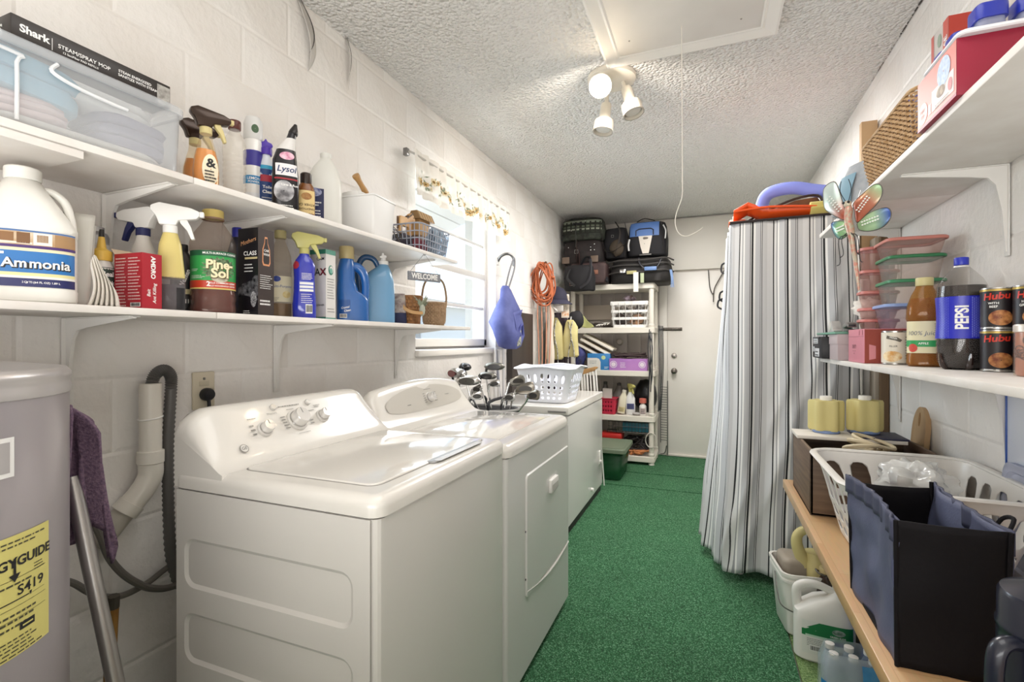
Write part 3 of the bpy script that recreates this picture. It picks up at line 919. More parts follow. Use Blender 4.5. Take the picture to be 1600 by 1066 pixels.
for (x0, x1, z0, z1) in ((-.113, .028, .9185, .9192), (-.113, -.005, .8845, .8862), (-.005, .026, .8845, .8850), (-.113, .028, .8755, .8761), (-.113, .028, .858, .8585), (-.02, .006, .836, .8475)):
    patch(HB, x0, x1, z0, z1, INK, lab, 'rule', .002)
patch(HB, -.016, .002, .8405, .8430, YL, lab, 'number', .0026)
ar = MB()
for (pts) in ([(-.030, .950), (-.026, .950), (-.026, .924), (-.030, .924)], [(-.037, .926), (-.019, .926), (-.028, .914)], [(-.004, .889), (.001, .889), (-.0015, .8825)]):
    ar.add([HB.pt(x, z, .0022) for x, z in pts], [tuple(range(len(pts)))])
ar.B('arrow', INK, lab, smooth=0)
s2 = patch(HB, -.13, -.028, 1.075, 1.135, M('E6E4E1', .5), wh, 'access_sticker', .0012)
patch(HB, -.13, -.035, 1.082, 1.128, M('A8A3A2', .5), s2, 'sticker_field', .0018)
patch(HB, -.055, .02, .60, .672, M('EFEFEF', .5), wh, 'rating_plate', .0012)

# ---------------------------------------------------------------- washer, dryer, freezer
def rounded_slab(mb, poly, z0, z1, r, steps=4, bottom=0):
    R = []
    if bottom:
        for i in range(steps + 1):
            a = PI / 2 * i / steps
            R.append((bottom * (1 - math.sin(a)), z0 + bottom * (1 - math.cos(a))))
    else:
        R.append((0, z0))
    for i in range(steps + 1):
        a = PI / 2 * i / steps
        R.append((r * (1 - math.cos(a)), z1 - r + r * math.sin(a)))
    return mb.rings([[Vector((x, y, z)) for x, y in (inset(poly, c) if c > 1e-6 else poly)] for c, z in R])
def emboss(mb, fn, rect, hole, r, depth, soft=.006, bulge=0):
    a0, a1, b0, b1 = rect; h0, h1, g0, g1 = hole
    hp = rrect((h1 - h0) / 2, (g1 - g0) / 2, r, 5, (h0 + h1) / 2, (g0 + g1) / 2)
    cn = [(a1, b0), (a1, b1), (a0, b1), (a0, b0)]
    outer = [cn[i // 6] for i in range(24)]
    mb.rings([[fn(a, b, 0) for a, b in outer], [fn(a, b, 0) for a, b in hp], [fn(a, b, depth * .5) for a, b in inset(hp, soft * .5)], [fn(a, b, depth) for a, b in inset(hp, soft)]], False, True)
wa = T('washing_machine', 'white top load washer with three dials, nearest appliance', 'washer', (-.97, 1.2, 0))
K = Tr(*[-q for q in wa.location])
m = MB(K)
m.slab(rrect(.32, .343, .02, 4, -.971, 1.2025), .03, .9, 0)
fnw = lambda a, b, d: Vector((a, .854 + d, b))
xs = (-1.293, -.649)
for (r0, r1, g0, g1) in ((.625, .9, .655, .780), (.435, .625, .466, .592), (.245, .435, .277, .403), (.03, .245, .088, .214)):
    emboss(m, fnw, (xs[0] + .018, xs[1] - .018, r0, r1), (-1.245, -.712, g0, g1), .035, .006, .010)
m.B('cabinet', M('D9D5CF', .28, coat=.2), wa, smooth=18)
m = MB(K)
rounded_slab(m, rrect(.325, .348, .035, 6, -.970, 1.2025), .9035, .949, .026, 5)
m.B('top_deck', ENAMEL, wa, smooth=40)
m = MB(K)
rounded_slab(m, rrect(.207, .2925, .03, 5, -.912, 1.2125), .948, .9535, .004, 3)
lidw = m.B('lid', M('E1DDD6', .12, coat=.6), wa, smooth=40)
MB(K).slab(rrect(.2105, .296, .032, 5, -.912, 1.2125), .9485, .9495, 0).B('lid_gap', M('8E8A85', .6), wa)
MB(K).slab(rrect(.014, .15, .01, 4, -.702, 1.30), .9489, .9545, .002).B('lid_handle', M('9B9A99', .4), wa)
MB(K).slab(rrect(.010, .135, .008, 4, -.690, 1.30), .9545, .9556, 0).B('handle_recess', M('C9C7C4', .4), wa)
def console(par, y0, y1, hmax, ramp, xt, xb, mat, K, zb=.905, base=.70):
    R = []
    n = 22
    ys = [y0 + (y1 - y0) * (.5 - .5 * math.cos(PI * i / n)) for i in range(n + 1)]
    for y in ys:
        d = min(y - y0, y1 - y) / ramp
        h = base + (1 - base) * math.sqrt(max(0, 1 - (1 - min(d, 1)) ** 2))
        hh = hmax * h
        P = [(-1.288, 0), (-1.288, hh - .012), (-1.284, hh - .004), (-1.272, hh), (xt - .004, hh), (xt + .008, hh - .006), (xt + .016, hh - .018)]
        for k in range(1, 9):
            t = k / 9
            P.append((xt + .016 + (xb - xt - .016) * t, (hh - .018) * (1 - t) + (.052 if zb < .91 else .045) * t))
        P += [(xb + .008, .0475), (xb + .02, .043), (xb + .02, 0)]
        R.append([Vector((a, y, zb + q)) for a, q in P])
    return MB(K).rings(R).B('console', mat, par, smooth=50)
console(wa, .858, 1.548, .196, .075, -1.245, -1.135, ENAMEL, K)
fn_ = Vector((.79, 0, .61)).normalized()
ff = Flat(Vector((-1.188, 1.2, 1.0335)) - wa.location, (0, 1, 0), (-.61, 0, .79))
def dial(par, sf, x, z, r, h, grad=True):
    p = sf.pt(x, z, 0)
    m4 = Tr(*p) @ sf.n.to_track_quat('Z', 'Y').to_matrix().to_4x4()
    d = MB(m4).lathe([(r * 1.25, -.003), (r * 1.25, .003), (r * 1.12, .0045)], 32).B('dial_ring', M('D5D1CB', .3), par)
    MB(m4).lathe([(r, .003), (r, .006), (r * .94, h * .9), (r * .86, h), (.002, h)], 32).B('dial', M('DCD9D5', .15, metal=.25, coat=.5), par, label='silvery dial')
    MB(m4).lathe([(r * 1.02, .004), (r * 1.05, .006), (r * 1.02, .009)], 32, cap0=False, cap1=False).B('chrome_ring', CHROME, par)
    MB(m4).box(-.0012, .0012, r * .2, r * .85, h - .0005, h + .0008).B('pointer', M('8A8783', .4), par)
dial(wa, ff, -.155, -.008, .018, .026)
dial(wa, ff, -.03, .002, .028, .034)
dial(wa, ff, .075, .000, .018, .026)
for x in (-.092, .045):
    p = ff.pt(x, .058, .0); m4 = Tr(*p) @ ff.n.to_track_quat('Z', 'Y').to_matrix().to_4x4()
    MB(m4).lathe([(.010, -.002), (.010, .004), (.008, .006), (.002, .006)], 20).B('push_button', M('D2CFCA', .2, metal=.3), wa)
GREYINK = M('77746F', .5)
mbp = MB()
for (x0, x1, z0, z1, n) in ((-.20, -.185, -.02, .02, 3), (-.195, -.165, .03, .037, 1), (-.125, -.085, .036, .043, 2), (-.086, -.068, -.02, .028, 5), (.012, .03, -.02, .024, 4), (.03, .06, .026, .032, 1), (.06, .09, .036, .048, 2), (-.075, .03, .055, .063, 1), (-.05, -.02, .042, .048, 1), (-.05, 0, -.045, -.04, 1)):
    smallprint(ff, wa, GREYINK, x0, x1, z0, z1, n, .0008)
emb = disc(ff, -.245, -.052, .0125, .0125, M('8A8884', .3, metal=.4), wa, 'emblem', .0006)
disc(ff, -.245, -.052, .0105, .0105, M('DAD7D2', .3), emb, 'emblem_field', .0010)
lettering(ff, emb, GREYINK, [('GE', .013, -.245, -.052, dict(bold=.01, shear=.25))], 'monogram', .0014)

dr = T('clothes_dryer', 'white front door dryer beside the washer, with single dial', 'dryer', (-.97, 1.95, 0))
K = Tr(*[-q for q in dr.location])
m = MB(K)
m.slab(rrect(.314, .397, .03, 5, -.972, 1.952), .035, .872, 0)
fd = lambda a, b, d: Vector((-.658 + .010 - d, a, b))
m.add([fd(a, b, d) for a, b, d in ((1.556, .03, 0), (1.5561, .872, 0))], [])
emboss(m, fd, (1.575, 2.349, .22, .872), (1.745, 2.335, .305, .772), .02, -.006, .004)
m.add([Vector((-.648, 1.575, .03)), Vector((-.648, 2.349, .03)), Vector((-.648, 2.349, .22)), Vector((-.648, 1.575, .22))], [(0, 1, 2, 3)])
cyls = []
for i in range(7):
    a = PI / 2 * i / 6
    cyls.append((-.648 - .02 * (1 - math.cos(a)), 1.575 - .0205 * math.sin(a)))
m.add([Vector((x, y, z)) for z in (.03, .872) for x, y in cyls], [(i, i + 1, i + 8, i + 7) for i in range(6)][::-1])
m.B('cabinet', M('DEDCD8', .28, coat=.2), dr, smooth=18)
m = MB(K)
# arched lower edge of the door pressing
pts = [(1.752 + .585 * i / 12, .300 + .03 * (1 - i / 12) - .03 * math.sin(PI * i / 12)) for i in range(13)]
m.tube([(-.6465, y, z) for y, z in pts], .006, 8)
m.B('door_lip', ENAMEL, dr)
m = MB(K)
rounded_slab(m, rrect(.325, .399, .05, 7, -.967, 1.952), .874, .919, .03, 5)
m.B('top_deck', ENAMEL, dr, smooth=40)
m = MB(K)
rounded_slab(m, rrect(.205, .33, .03, 5, -.92, 1.96), .918, .9215, .003, 2)
m.B('top_panel', M('E1DDD6', .12, coat=.6), dr, smooth=40)
MB(K).prism([(2.02, .625), (2.125, .625), (2.125, .683), (2.02, .683)], -.647, -.629, 'x', .005).B('door_handle', WHITE, dr)
MB(K).prism([(2.03, .633), (2.115, .633), (2.115, .66), (2.03, .66)], -.6295, -.6285, 'x').B('finger_pull', M('C2BEB8', .4), dr)
for (y, z) in ((1.742, .56), (1.742, .38), (1.86, .315)):
    MB(K @ Tr(-.647, y, z) @ Matrix.Rotation(rad(90), 4, 'Y')).cyl(0, 0, 0, .002, .004, seg=10, c=.0005).B('hole', M('3B3937', .6), dr)
K2 = K
# console with a lens-shaped grey control panel
R = []
n = 26
for i in range(n + 1):
    y = 1.572 + (2.338 - 1.572) * (.5 - .5 * math.cos(PI * i / n))
    t = (y - 1.572) / (2.338 - 1.572)
    arch = 1 - .16 * (2 * t - 1) ** 2
    d = min(y - 1.572, 2.338 - y) / .05
    h = arch * (.62 + .38 * math.sqrt(max(0, 1 - (1 - min(d, 1)) ** 2)))
    hh = .205 * h
    P = [(-1.288, 0), (-1.288, hh - .02), (-1.278, hh - .004), (-1.262, hh), (-1.246, hh - .004), (-1.236, hh - .014)]
    for k in range(1, 8):
        q = k / 8
        P.append((-1.236 + .055 * q, (hh - .014) * (1 - q) + .06 * q))
    P += [(-1.172, .045), (-1.150, .028), (-1.12, .020), (-1.10, .018), (-1.10, 0)]
    R.append([Vector((a, y, .898 + q)) for a, q in P])
MB(K).rings(R).B('console', ENAMEL, dr, smooth=50)
nd = Vector((.93, 0, .38)).normalized()
fd2 = Flat(Vector((-1.2095, 1.955, 1.017)) - dr.location, (0, 1, 0), (-.40, 0, .92))
PN = M('C4BFB6', .3)
pts = []
for i in range(40):
    a = 2 * PI * i / 40
    x = .315 * math.cos(a); z = .052 * math.sin(a)
    pts.append((x, z + (.012 if z > 0 else 0) - .06 * (x / .315) ** 2 * .3))
pn = disc(fd2, 0, 0, 1, 1, PN, dr, 'control_panel', .004, pts=pts)
dial(dr, fd2, .02, .0, .022, .03)
smallprint(fd2, dr, GREYINK, -.03, -.012, -.02, .03, 5, .005)
smallprint(fd2, dr, GREYINK, .055, .085, -.02, .03, 5, .005)
smallprint(fd2, dr, GREYINK, -.17, -.14, -.018, -.008, 1, .005)
smallprint(fd2, dr, GREYINK, .16, .20, .0, .008, 1, .005)
smallprint(fd2, dr, GREYINK, -.01, .05, .040, .046, 1, .005)

fz = T('chest_freezer', 'white chest freezer holding a laundry basket', 'freezer', (-1.165, 3.675, 0))
K = Tr(*[-q for q in fz.location])
MB(K).slab(rrect(.302, .553, .012, 3, -1.165, 3.675), .06, .785, 0).B('body', M('DAD7D3', .25, coat=.2), fz)
MB(K).slab(rrect(.29, .54, .012, 3, -1.165, 3.675), .0, .06, 0).B('plinth', M('2D2B2A', .6), fz)
MB(K).slab(rrect(.295, .546, .012, 3, -1.165, 3.675), .785, .797, 0).B('gasket', M('A8A5A1', .6), fz)
m = MB(K); rounded_slab(m, rrect(.306, .557, .015, 3, -1.165, 3.675), .797, .846, .008, 3); m.B('lid', ENAMEL, fz)
MB(K).box(-1.0, -.875, 3.112, 3.118, .808, .820, .002).B('lid_handle', M('8A8783', .4), fz)
MB(K).box(-.864, -.857, 4.08, 4.13, .25, .36, .003).B('control_plate', WHITE, fz)
MB(K @ Tr(-.857, 4.105, .27) @ Matrix.Rotation(rad(90), 4, 'Y')).cyl(0, 0, 0, .014, .016, seg=16).B('control_knob', M('C9C6C2', .4), fz)
MB(K @ Tr(-.863, 3.80, .12) @ Matrix.Rotation(rad(90), 4, 'Y')).cyl(0, 0, 0, .02, .014, seg=14).B('drain_plug', WHITE, fz)

# ================================================================= things on the left shelves
US, LS = 1.697, 1.357
def perim(hx_, hy_, r, N):
    P = [Vector((x, y)) for x, y in rrect(hx_, hy_, r, 8)]
    P = P[-5:] + P[:-5] if False else P
    P.append(P[0]); L_ = [0]
    for a, b in zip(P, P[1:]): L_.append(L_[-1] + (b - a).length)
    out = []; k = 0
    for i in range(N):
        s_ = L_[-1] * i / N
        while L_[k + 1] < s_: k += 1
        t = (s_ - L_[k]) / max(L_[k + 1] - L_[k], 1e-9)
        out.append(P[k] + (P[k + 1] - P[k]) * t)
    return out

CREAMC = M('CDBE86', .4)
# ---- upper shelf, from near to far
bn = T('storage_bin', 'long clear plastic storage bin of folded linens on the upper shelf', 'bin', (-1.36, .53, US + .001))
m = MB(); R = []
BW_, BL_ = .115, .325
for (z, k) in ((0, -.012), (.004, -.004), (.155, 0)):
    R.append([Vector((x, y, z)) for x, y in rrect(BW_ + k, BL_ + k, .03, 5)])
m.rings(R, True, False)
m.B('tub', CLEARP, bn, solid=.0015)
m = MB()
m.rings([[Vector((x, y, z)) for x, y in rrect(BW_ + k, BL_ + k, .03, 5)] for z, k in ((.152, .001), (.152, .006), (.168, .006), (.172, .002), (.172, -.012), (.166, -.016), (.166, -.10))], False, True)
m.B('lid', M('EEF0F2', .2, alpha=(.33, 'F4F6F8')), bn)
for (y, z0, z1) in ((-.10, .02, .125),):
    MB().tube([(BW_ + .003, y - .17, .135), (BW_ + .003, y + .085, .138), (BW_ + .003, y + .095, .12), (BW_ + .003, y + .095, .01)], .0035, 6, 4).B('rib', M('F4F5F6', .2, alpha=(.6, 'FFFFFF')), bn)
MB().box(BW_, BW_ + .005, -.17, -.161, .13, .165, .001).B('clip', M('F4F5F6', .2, alpha=(.6, 'FFFFFF')), bn)
MB().tube([(BW_ + .002, .06, .150), (BW_ + .004, .05, .130), (BW_ + .004, .09, .118), (BW_ + .004, .15, .113), (BW_ + .004, .19, .112)], .004, 6, 5).B('handle_rim', M('F6F7F8', .2, alpha=(.7, 'FFFFFF')), bn)
def folded(mb, cx, cy, z, w, d, h, seed, n=3):
    rnd = random.Random(seed)
    for i in range(n):
        hh = h / n
        R = []
        for (k, zz) in ((.96, 0), (1, .25), (1, .75), (.95, 1)):
            R.append([Vector((cx + x * k + .004 * rnd.uniform(-1, 1), cy + y * k + .004 * rnd.uniform(-1, 1), z + hh * (i + zz) + .003 * math.sin(9 * y + i))) for x, y in rrect(w / 2, d / 2, min(w, d) * .3, 5)])
        mb.rings(R)
    return mb
for (nm, lb, cx, cy, z, w, d, h, c, n, rx) in (('folded_towel', 'pink folded towel at the bottom of the clear bin', 0, .0, .032, .19, .22, .04, 'DDBFBA', 3, 8),
                                     ('folded_towel', 'light blue folded towel leaning inside the clear bin', .015, .02, .075, .19, .20, .07, '7FB6CC', 2, -10),
                                     ('folded_cloth', 'lavender grey folded cloth at the far end of the bin', .02, .225, .030, .17, .15, .07, '8E8A9C', 3, -4),
                                     ('folded_sheet', 'white crumpled sheet under the lavender cloth in the bin', .0, .12, .002, .21, .36, .026, 'E8E3DA', 2, 0),
                                     ('folded_sheet', 'white folded sheet on top at the far end of the bin', -.005, .10, .104, .20, .36, .04, 'ECE9E4', 2, -3)):
    m = MB(Tr(cx, cy, z) @ Matrix.Rotation(rad(rx * .6), 4, 'X'))
    folded(m, 0, 0, 0, w, d, h, int(cy * 100), n)
    o = m.B(nm, M(c, .9, bump=(120, .4)), None, smooth=60)
    o.location = bn.location
    tag(o, lb, 'towel' if 'towel' in nm else 'cloth')
bx = T('mop_pad_box', 'flat black steam mop pad box lying on the clear bin', 'box', (-1.315, .687, US + .1745))
MB().box(-.035, .035, -.155, .155, 0, .058, .0015).B('carton', M('231B17', .35), bx)
fs = Flat((.0352, 0, .029), (0, 1, 0), (0, 0, 1))
lettering(fs, bx, WHITEINK, [('Shark', .021, -.118, .006, dict(bold=.035)), ('STEAM/SPRAY MOP', .0115, -.030, .004, dict(bold=.01)), ('12 SaniFiber PAD REFILLS', .0062, -.038, -.0065, dict(bold=.015)),
                             ('STEAM ENERGIZED', .0085, .072, .010, dict(bold=.02)), ('SANITIZE WITH STEAM', .0085, .079, .001, dict(bold=.02))], off=.0006)
patch(fs, -.0895, -.0885, -.011, .014, WHITEINK, bx, 'rule', .0006)
patch(fs, .122, .153, -.024, .022, M('B9B5AE', .4, noise=(60, '7E7A74')), bx, 'picture', .0006)
f2 = Flat((0, -.1552, .029), (1, 0, 0), (0, 0, 1))
lettering(f2, bx, WHITEINK, [('S', .03, 0, 0, dict(bold=.03))], off=.0006)

def amber_spray(label, loc, rz, pat):
    t = T('spray_bottle', label, 'spray bottle', loc, rz)
    bd = Body([(0, .028, .019, 2.6), (.004, .031, .022, 2.6), (.05, .032, .023, 2.6), (.085, .029, .021, 2.4), (.115, .022, .018, 2.2), (.135, .0165, .0155, 2), (.158, .0145, .0145, 2)], 32)
    bd.mesh().B('body', M('F2EDE2', .1, alpha=(.10, 'FBF4E6')), t)
    lq = Body([(a, b - .0015, c - .0015, e) for a, b, c, e in ((.002, .031, .022, 2.6), (.05, .032, .023, 2.6), (.085, .029, .021, 2.4), (.108, .024, .0185, 2.2))], 28)
    lq.mesh().B('liquid', M('D98A10', .15, coat=.5), t)
    if pat:
        lb = disc(bd, .008, .052, .020, .042, M('EFE3C6', .5), t, 'label', .001)
        lettering(bd, lb, INK, [('&', .034, .008, .068, dict(bold=.03))], 'monogram', .0018)
        smallprint(bd, lb, INK, -.006, .022, .018, .052, 4, .0018, fill=.55)
    trigger(t, .152, M('3A2B22', .18, metal=.4), CREAMC, CREAMC, 5, 1.05)
    return t
amber_spray('amber polish spray bottle with dark chrome head, front one', (-1.29, .945, US), 62, True)
amber_spray('amber polish spray bottle half hidden behind its twin', (-1.39, .985, US), 70, False)

t = T('ribbed_bottle', 'clear ribbed vinegar bottle with a brown cap', 'bottle', (-1.33, 1.065, US), 54)
S = [(0, .028, .028, 2), (.004, .031, .031, 2)]
z = .012
while z < .135:
    S += [(z, .031, .031, 2.2), (z + .006, .0285, .0285, 2.2), (z + .010, .031, .031, 2.2)]
    z += .0165
S += [(.15, .0325, .0325, 2), (.175, .031, .031, 2), (.198, .022, .022, 2), (.210, .015, .015, 2), (.222, .0135, .0135, 2)]
bd = Body(S, 32)
bd.mesh().B('body', M('FAF8F4', .08, alpha=(.24, 'FCFAF6'), coat=.6), t)
Body([(.003, .0275, .0275, 2), (.02, .0275, .0275, 2)], 24).mesh().B('liquid', M('C9A65A', .2), t)
cap(t, .219, .0175, .026, M('5A2318', .35), name='cap')

t = T('aerosol_can', 'tall white aerosol can with purple and blue bands', 'can', (-1.40, 1.19, US), 53)
bd = Body([(0, .026, .026, 2), (.004, .029, .029, 2), (.235, .029, .029, 2), (.243, .027, .027, 2)], 32)
bd.mesh().B('can', M('EDEBE8', .3, metal=.1), t)
patch(bd, -.085, .085, .155, .205, M('3B3590', .35), t, 'purple_band')
l2 = patch(bd, -.085, .085, .095, .122, M('2E8BC4', .35), t, 'blue_band')
lettering(bd, l2, WHITEINK, [('LEMON', .012, 0, .112, dict(bold=.02)), ('POWER', .010, 0, .101, dict(bold=.02))])
patch(bd, -.085, .085, .03, .066, M('E8E9EC', .35), t, 'white_band')
patch(bd, -.085, .085, .004, .028, M('3A5FA8', .35), t, 'lower_band')
MB().lathe([(.028, .243), (.029, .248), (.0285, .300), (.022, .318), (.004, .322)], 32).B('cap', M('D9D8D6', .3), t)
disc(Body([(.24, .0287, .0287, 2), (.31, .0287, .0287, 2)], 32), .004, .275, .011, .014, M('3E5A3A', .4), t, 'leaf_badge', .0006)

t = T('toilet_cleaner', 'blue toilet cleaner with a purple flip cap', 'bottle', (-1.37, 1.215, US), 52)
bd = Body([(0, .024, .017, 2.6), (.005, .026, .019, 2.6), (.13, .026, .019, 2.6), (.165, .022, .017, 2.3), (.19, .013, .013, 2), (.205, .012, .012, 2)], 28)
bd.mesh().B('body', M('D8DCE4', .3), t)
lb = patch(bd, -.05, .05, .012, .150, M('1F3F78', .4), t)
patch(bd, -.05, .05, .1505, .163, M('2F9BC0', .4), lb, 'label_band')
patch(bd, -.018, .026, .108, .130, M('A5283A', .4), lb, 'label_flash', .001)
lettering(bd, lb, WHITEINK, [('Toilet', .013, .004, .090, dict(bold=.02)), ('Clean', .014, .004, .074, dict(bold=.03))])
smallprint(bd, lb, WHITEINK, -.014, .022, .02, .062, 5, fill=.3)
PUR = M('4B2FA0', .35)
MB().lathe([(.017, .200), (.018, .203), (.018, .222), (.010, .226)], 24).B('cap', PUR, t)
MB().prism([(-.016, .222), (.012, .222), (.020, .232), (.016, .240), (.004, .244), (-.002, .254), (-.008, .244), (-.020, .238)], -.008, .008, 'y', .002).B('flip_top', PUR, t)

t = T('bowl_cleaner', 'black angled neck bowl cleaner with script label', 'bottle', (-1.275, 1.205, US), 51)
bd = Body([(0, .036, .020, 2.8), (.006, .040, .023, 2.8), (.10, .040, .023, 2.8), (.165, .036, .022, 2.5, -.002), (.20, .028, .019, 2.3, .002), (.225, .019, .015, 2, .010), (.240, .014, .013, 2, .016), (.262, .0125, .0125, 2, .022)], 32)
bd.mesh().B('body', M('17141A', .25), t)
MB().lathe([(.0, .198), (.0, .2)], 8)
m = MB(); bd.mesh(m, z0=.198, z1=.238, off=.0008); m.B('shoulder_band', M('D9D6D2', .35), t)
l1 = patch(bd, -.030, .036, .112, .150, M('E6E2E4', .35), t, 'label')
lettering(bd, l1, M('20345E', .4), [('Lysol', .027, .004, .132, dict(bold=.015, shear=.25))], 'lettering')
dsc = disc(bd, .004, .176, .022, .013, M('C97F9C', .5, noise=(90, 'E9C6D2')), t, 'flower_picture')
disc(bd, -.006, .062, .030, .034, M('5C5A5E', .35, noise=(25, 'D9D8DA', 3)), t, 'picture')
patch(bd, -.034, .036, .099, .104, M('9E2B33', .4), t, 'red_stripe')
lettering(bd, l1, WHITEINK, [('Lime & Rust', .010, .012, .082, dict(bold=.02))], 'lower_lettering')
smallprint(bd, l1, WHITEINK, -.03, .034, .008, .022, 2)
MB(Tr(.022, 0, .255) @ Matrix.Rotation(rad(14), 4, 'Y')).lathe([(.014, 0), (.0145, .004), (.013, .012), (.007, .028), (.005, .034), (.002, .036)], 20).B('cap', M('1F1B1A', .35), t)

t = T('leather_cleaner', 'small amber leather care bottle standing upside down', 'bottle', (-1.27, 1.287, US), 49)
bd = Body([(0, .026, .018, 2.5), (.006, .029, .021, 2.5), (.085, .029, .021, 2.5), (.105, .024, .018, 2.2), (.118, .016, .015, 2)], 28)
bd.mesh().B('body', M('7A4A22', .25), t)
lb = patch(bd, -.028, .028, .004, .088, M('D9BE84', .5), t)
lettering(bd, lb, M('4A3018', .5), [('LEATHER CARE', .0105, 0, .040, dict(rot=180, bold=.02)), ('CONDITIONER', .009, 0, .026, dict(rot=180, bold=.02))])
disc(bd, 0, .068, .016, .012, M('B98A50', .5, noise=(60, '8A5A2A')), lb, 'picture', .0012)
MB().lathe([(.0165, .112), (.018, .116), (.018, .146), (.015, .150), (.003, .151)], 28).B('cap', M('2B1D16', .35), t)

t = T('milk_jug', 'translucent white jug with a navy label, uncapped', 'jug', (-1.375, 1.485, US), 47)
bd = Body([(0, .058, .05, 3.2), (.008, .064, .056, 3.2), (.15, .064, .056, 3.2), (.20, .060, .053, 2.8), (.245, .044, .040, 2.4, .004), (.272, .025, .025, 2, .006), (.282, .019, .019, 2, .006), (.286, .021, .021, 2, .006), (.300, .021, .021, 2, .006)], 36)
bd.mesh().B('body', M('E3E2DB', .35), t)
lb = patch(bd, -.066, -.004, .012, .150, M('1B2150', .4), t)
disc(bd, -.036, .136, .024, .016, M('C9CCE0', .5, noise=(70, '4A5290')), lb, 'crest', .0012)
smallprint(bd, lb, WHITEINK, -.06, -.012, .085, .105, 2, fill=.5)
smallprint(bd, lb, WHITEINK, -.058, -.014, .022, .075, 5, fill=.4)
MB().tube([(.006, .02, .262), (.006, .055, .250), (.004, .068, .21), (.002, .056, .15)], .012, 10, 5).B('handle', M('E3E2DB', .35), t)

t = T('white_caddy', 'white plastic caddy box with cloths inside', 'caddy', (-1.345, 1.69, US), 6)
m = MB()
m.rings([[Vector((x, y, z)) for x, y in rrect(.095 + k, .085 + k, .012, 3)] for z, k in ((0, -.012), (.003, -.009), (.165, 0), (.167, .004), (.172, .004), (.172, -.004), (.02, -.012))], True, True)
m.B('tub', M('E9E8E6', .35), t)
o = folded(MB(Tr(-1.375, 1.675, US + .03)), 0, 0, 0, .10, .11, .165, 5, 4).B('folded_cloth', M('E4E2DE', .9), smooth=60)
tag(o, 'white folded cloths standing up in the white caddy', 'cloth')
t = T('handled_tool', 'wooden handled tool with a thin looped line above the white caddy', 'tool', (-1.36, 1.70, US + .185))
hd = (Vector((0, .055, -.040)) - Vector((0, -.03, .030))).normalized()
MB(Tr(0, -.055, .085) @ hd.to_track_quat('Z', 'Y').to_matrix().to_4x4()).lathe([(.006, 0), (.015, .002), (.016, .010), (.012, .026), (.011, .05), (.0125, .075), (.0125, .090), (.007, .097), (.003, .098)], 20).B('handle', M('B58A55', .45), t)
MB().tube([(0, .016, .028), (0, .05, -.010), (0, .075, -.05)], .0028, 6).B('shank', STEEL, t)
MB().tube([(0, .075, -.05), (.01, .13, -.075), (.02, .20, -.115), (.03, .235, -.165), (.03, .245, -.183)], .0016, 6, 5).B('line', M('6A6358', .6), t)
MB().tube([(0, .07, -.045), (-.02, .15, -.050), (-.01, .24, -.075), (.01, .27, -.13), (.02, .275, -.183)], .0016, 6, 5).B('line', M('6A6358', .6), t)

wb_ = T('wire_basket', 'small grey wire basket of odds and ends at the shelf end', 'basket', (-1.35, 2.11, US), 0)
GW = M('A9AEBC', .4, metal=.3)
m = MB()
L_, D_, H_ = .15, .10, .135
for z, k in ((.004, .86), (.036, .90), (.068, .93), (.10, .97), (H_, 1)):
    pp = [(D_ * k * math.copysign(1, sx) if False else x, y, z) for x, y in rrect(D_ * k, L_ * k, .03, 4) for sx in (1,)]
    m.tube(pp, .003 if z < H_ else .004, 6, closed=True)
for i in range(40):
    q = perim(D_, L_, .03, 40)[i]
    m.tube([(q[0] * .86, q[1] * .86, .004), (q[0], q[1], H_)], .0022, 5)
for i in range(8):
    y = -L_ * .8 + i * L_ * .229
    m.tube([(-D_ * .86, y, .004), (D_ * .86, y, .004)], .0022, 5)
m.B('wire_frame', GW, wb_)
def toy_horse():
    t = T('toy_horse', 'small wooden toy horse with dark mane in the wire basket', 'toy', (-1.375, 2.03, US + .098), 90)
    P = [(-.062, .0), (-.040, .0), (-.036, .040), (.012, .040), (.016, .0), (.038, .0), (.040, .060), (.048, .078), (.060, .066), (.072, .072), (.070, .088), (.056, .108), (.040, .116), (.022, .106), (.010, .086), (-.05, .084), (-.062, .070)]
    MB().prism(P, -.009, .009, 'y', .002).B('body', M('D9AE74', .5, noise=(30, 'B98649', 4, (1, 1, .2))), t)
    for k in range(5):
        a = k / 4
        MB(Tr(.050 - .042 * a, 0, .113 - .026 * a)).box(-.006, .003, -.010, .010, -.006, .005, .001).B('mane', M('4A3A2C', .6), t)
    MB(Tr(-.064, 0, .05)).box(-.006, .004, -.004, .004, -.03, .028, .002).B('tail', M('6A4E34', .6), t)
    MB(Tr(.054, -.0095, .094)).cyl(0, 0, -.001, .001, .003, seg=8, c=.0003).B('eye', INK, t)
toy_horse()
for (nm, lb, y, x, hh, c) in (('toy_block', 'stack of dark toy blocks under the wooden horse', 2.03, -1.385, .085, '3A3640'), ('toy_crate', 'small brown crate under the wooden hut in the wire basket', 2.20, -1.40, .11, '7A6658')):
    tag(MB().box(x - .03, x + .03, y - .05, y + .05, US + .012, US + .012 + hh, .004).B(nm, M(c, .7)), lb, 'toy')
t = T('toy_hut', 'little wooden hut with a slatted roof in the wire basket', 'toy', (-1.40, 2.205, US + .125), 90)
MB().prism([(-.05, 0), (.05, 0), (.05, .085), (-.05, .085)], -.025, .025, 'y', .002).B('hut_wall', M('B58E5C', .6), t)
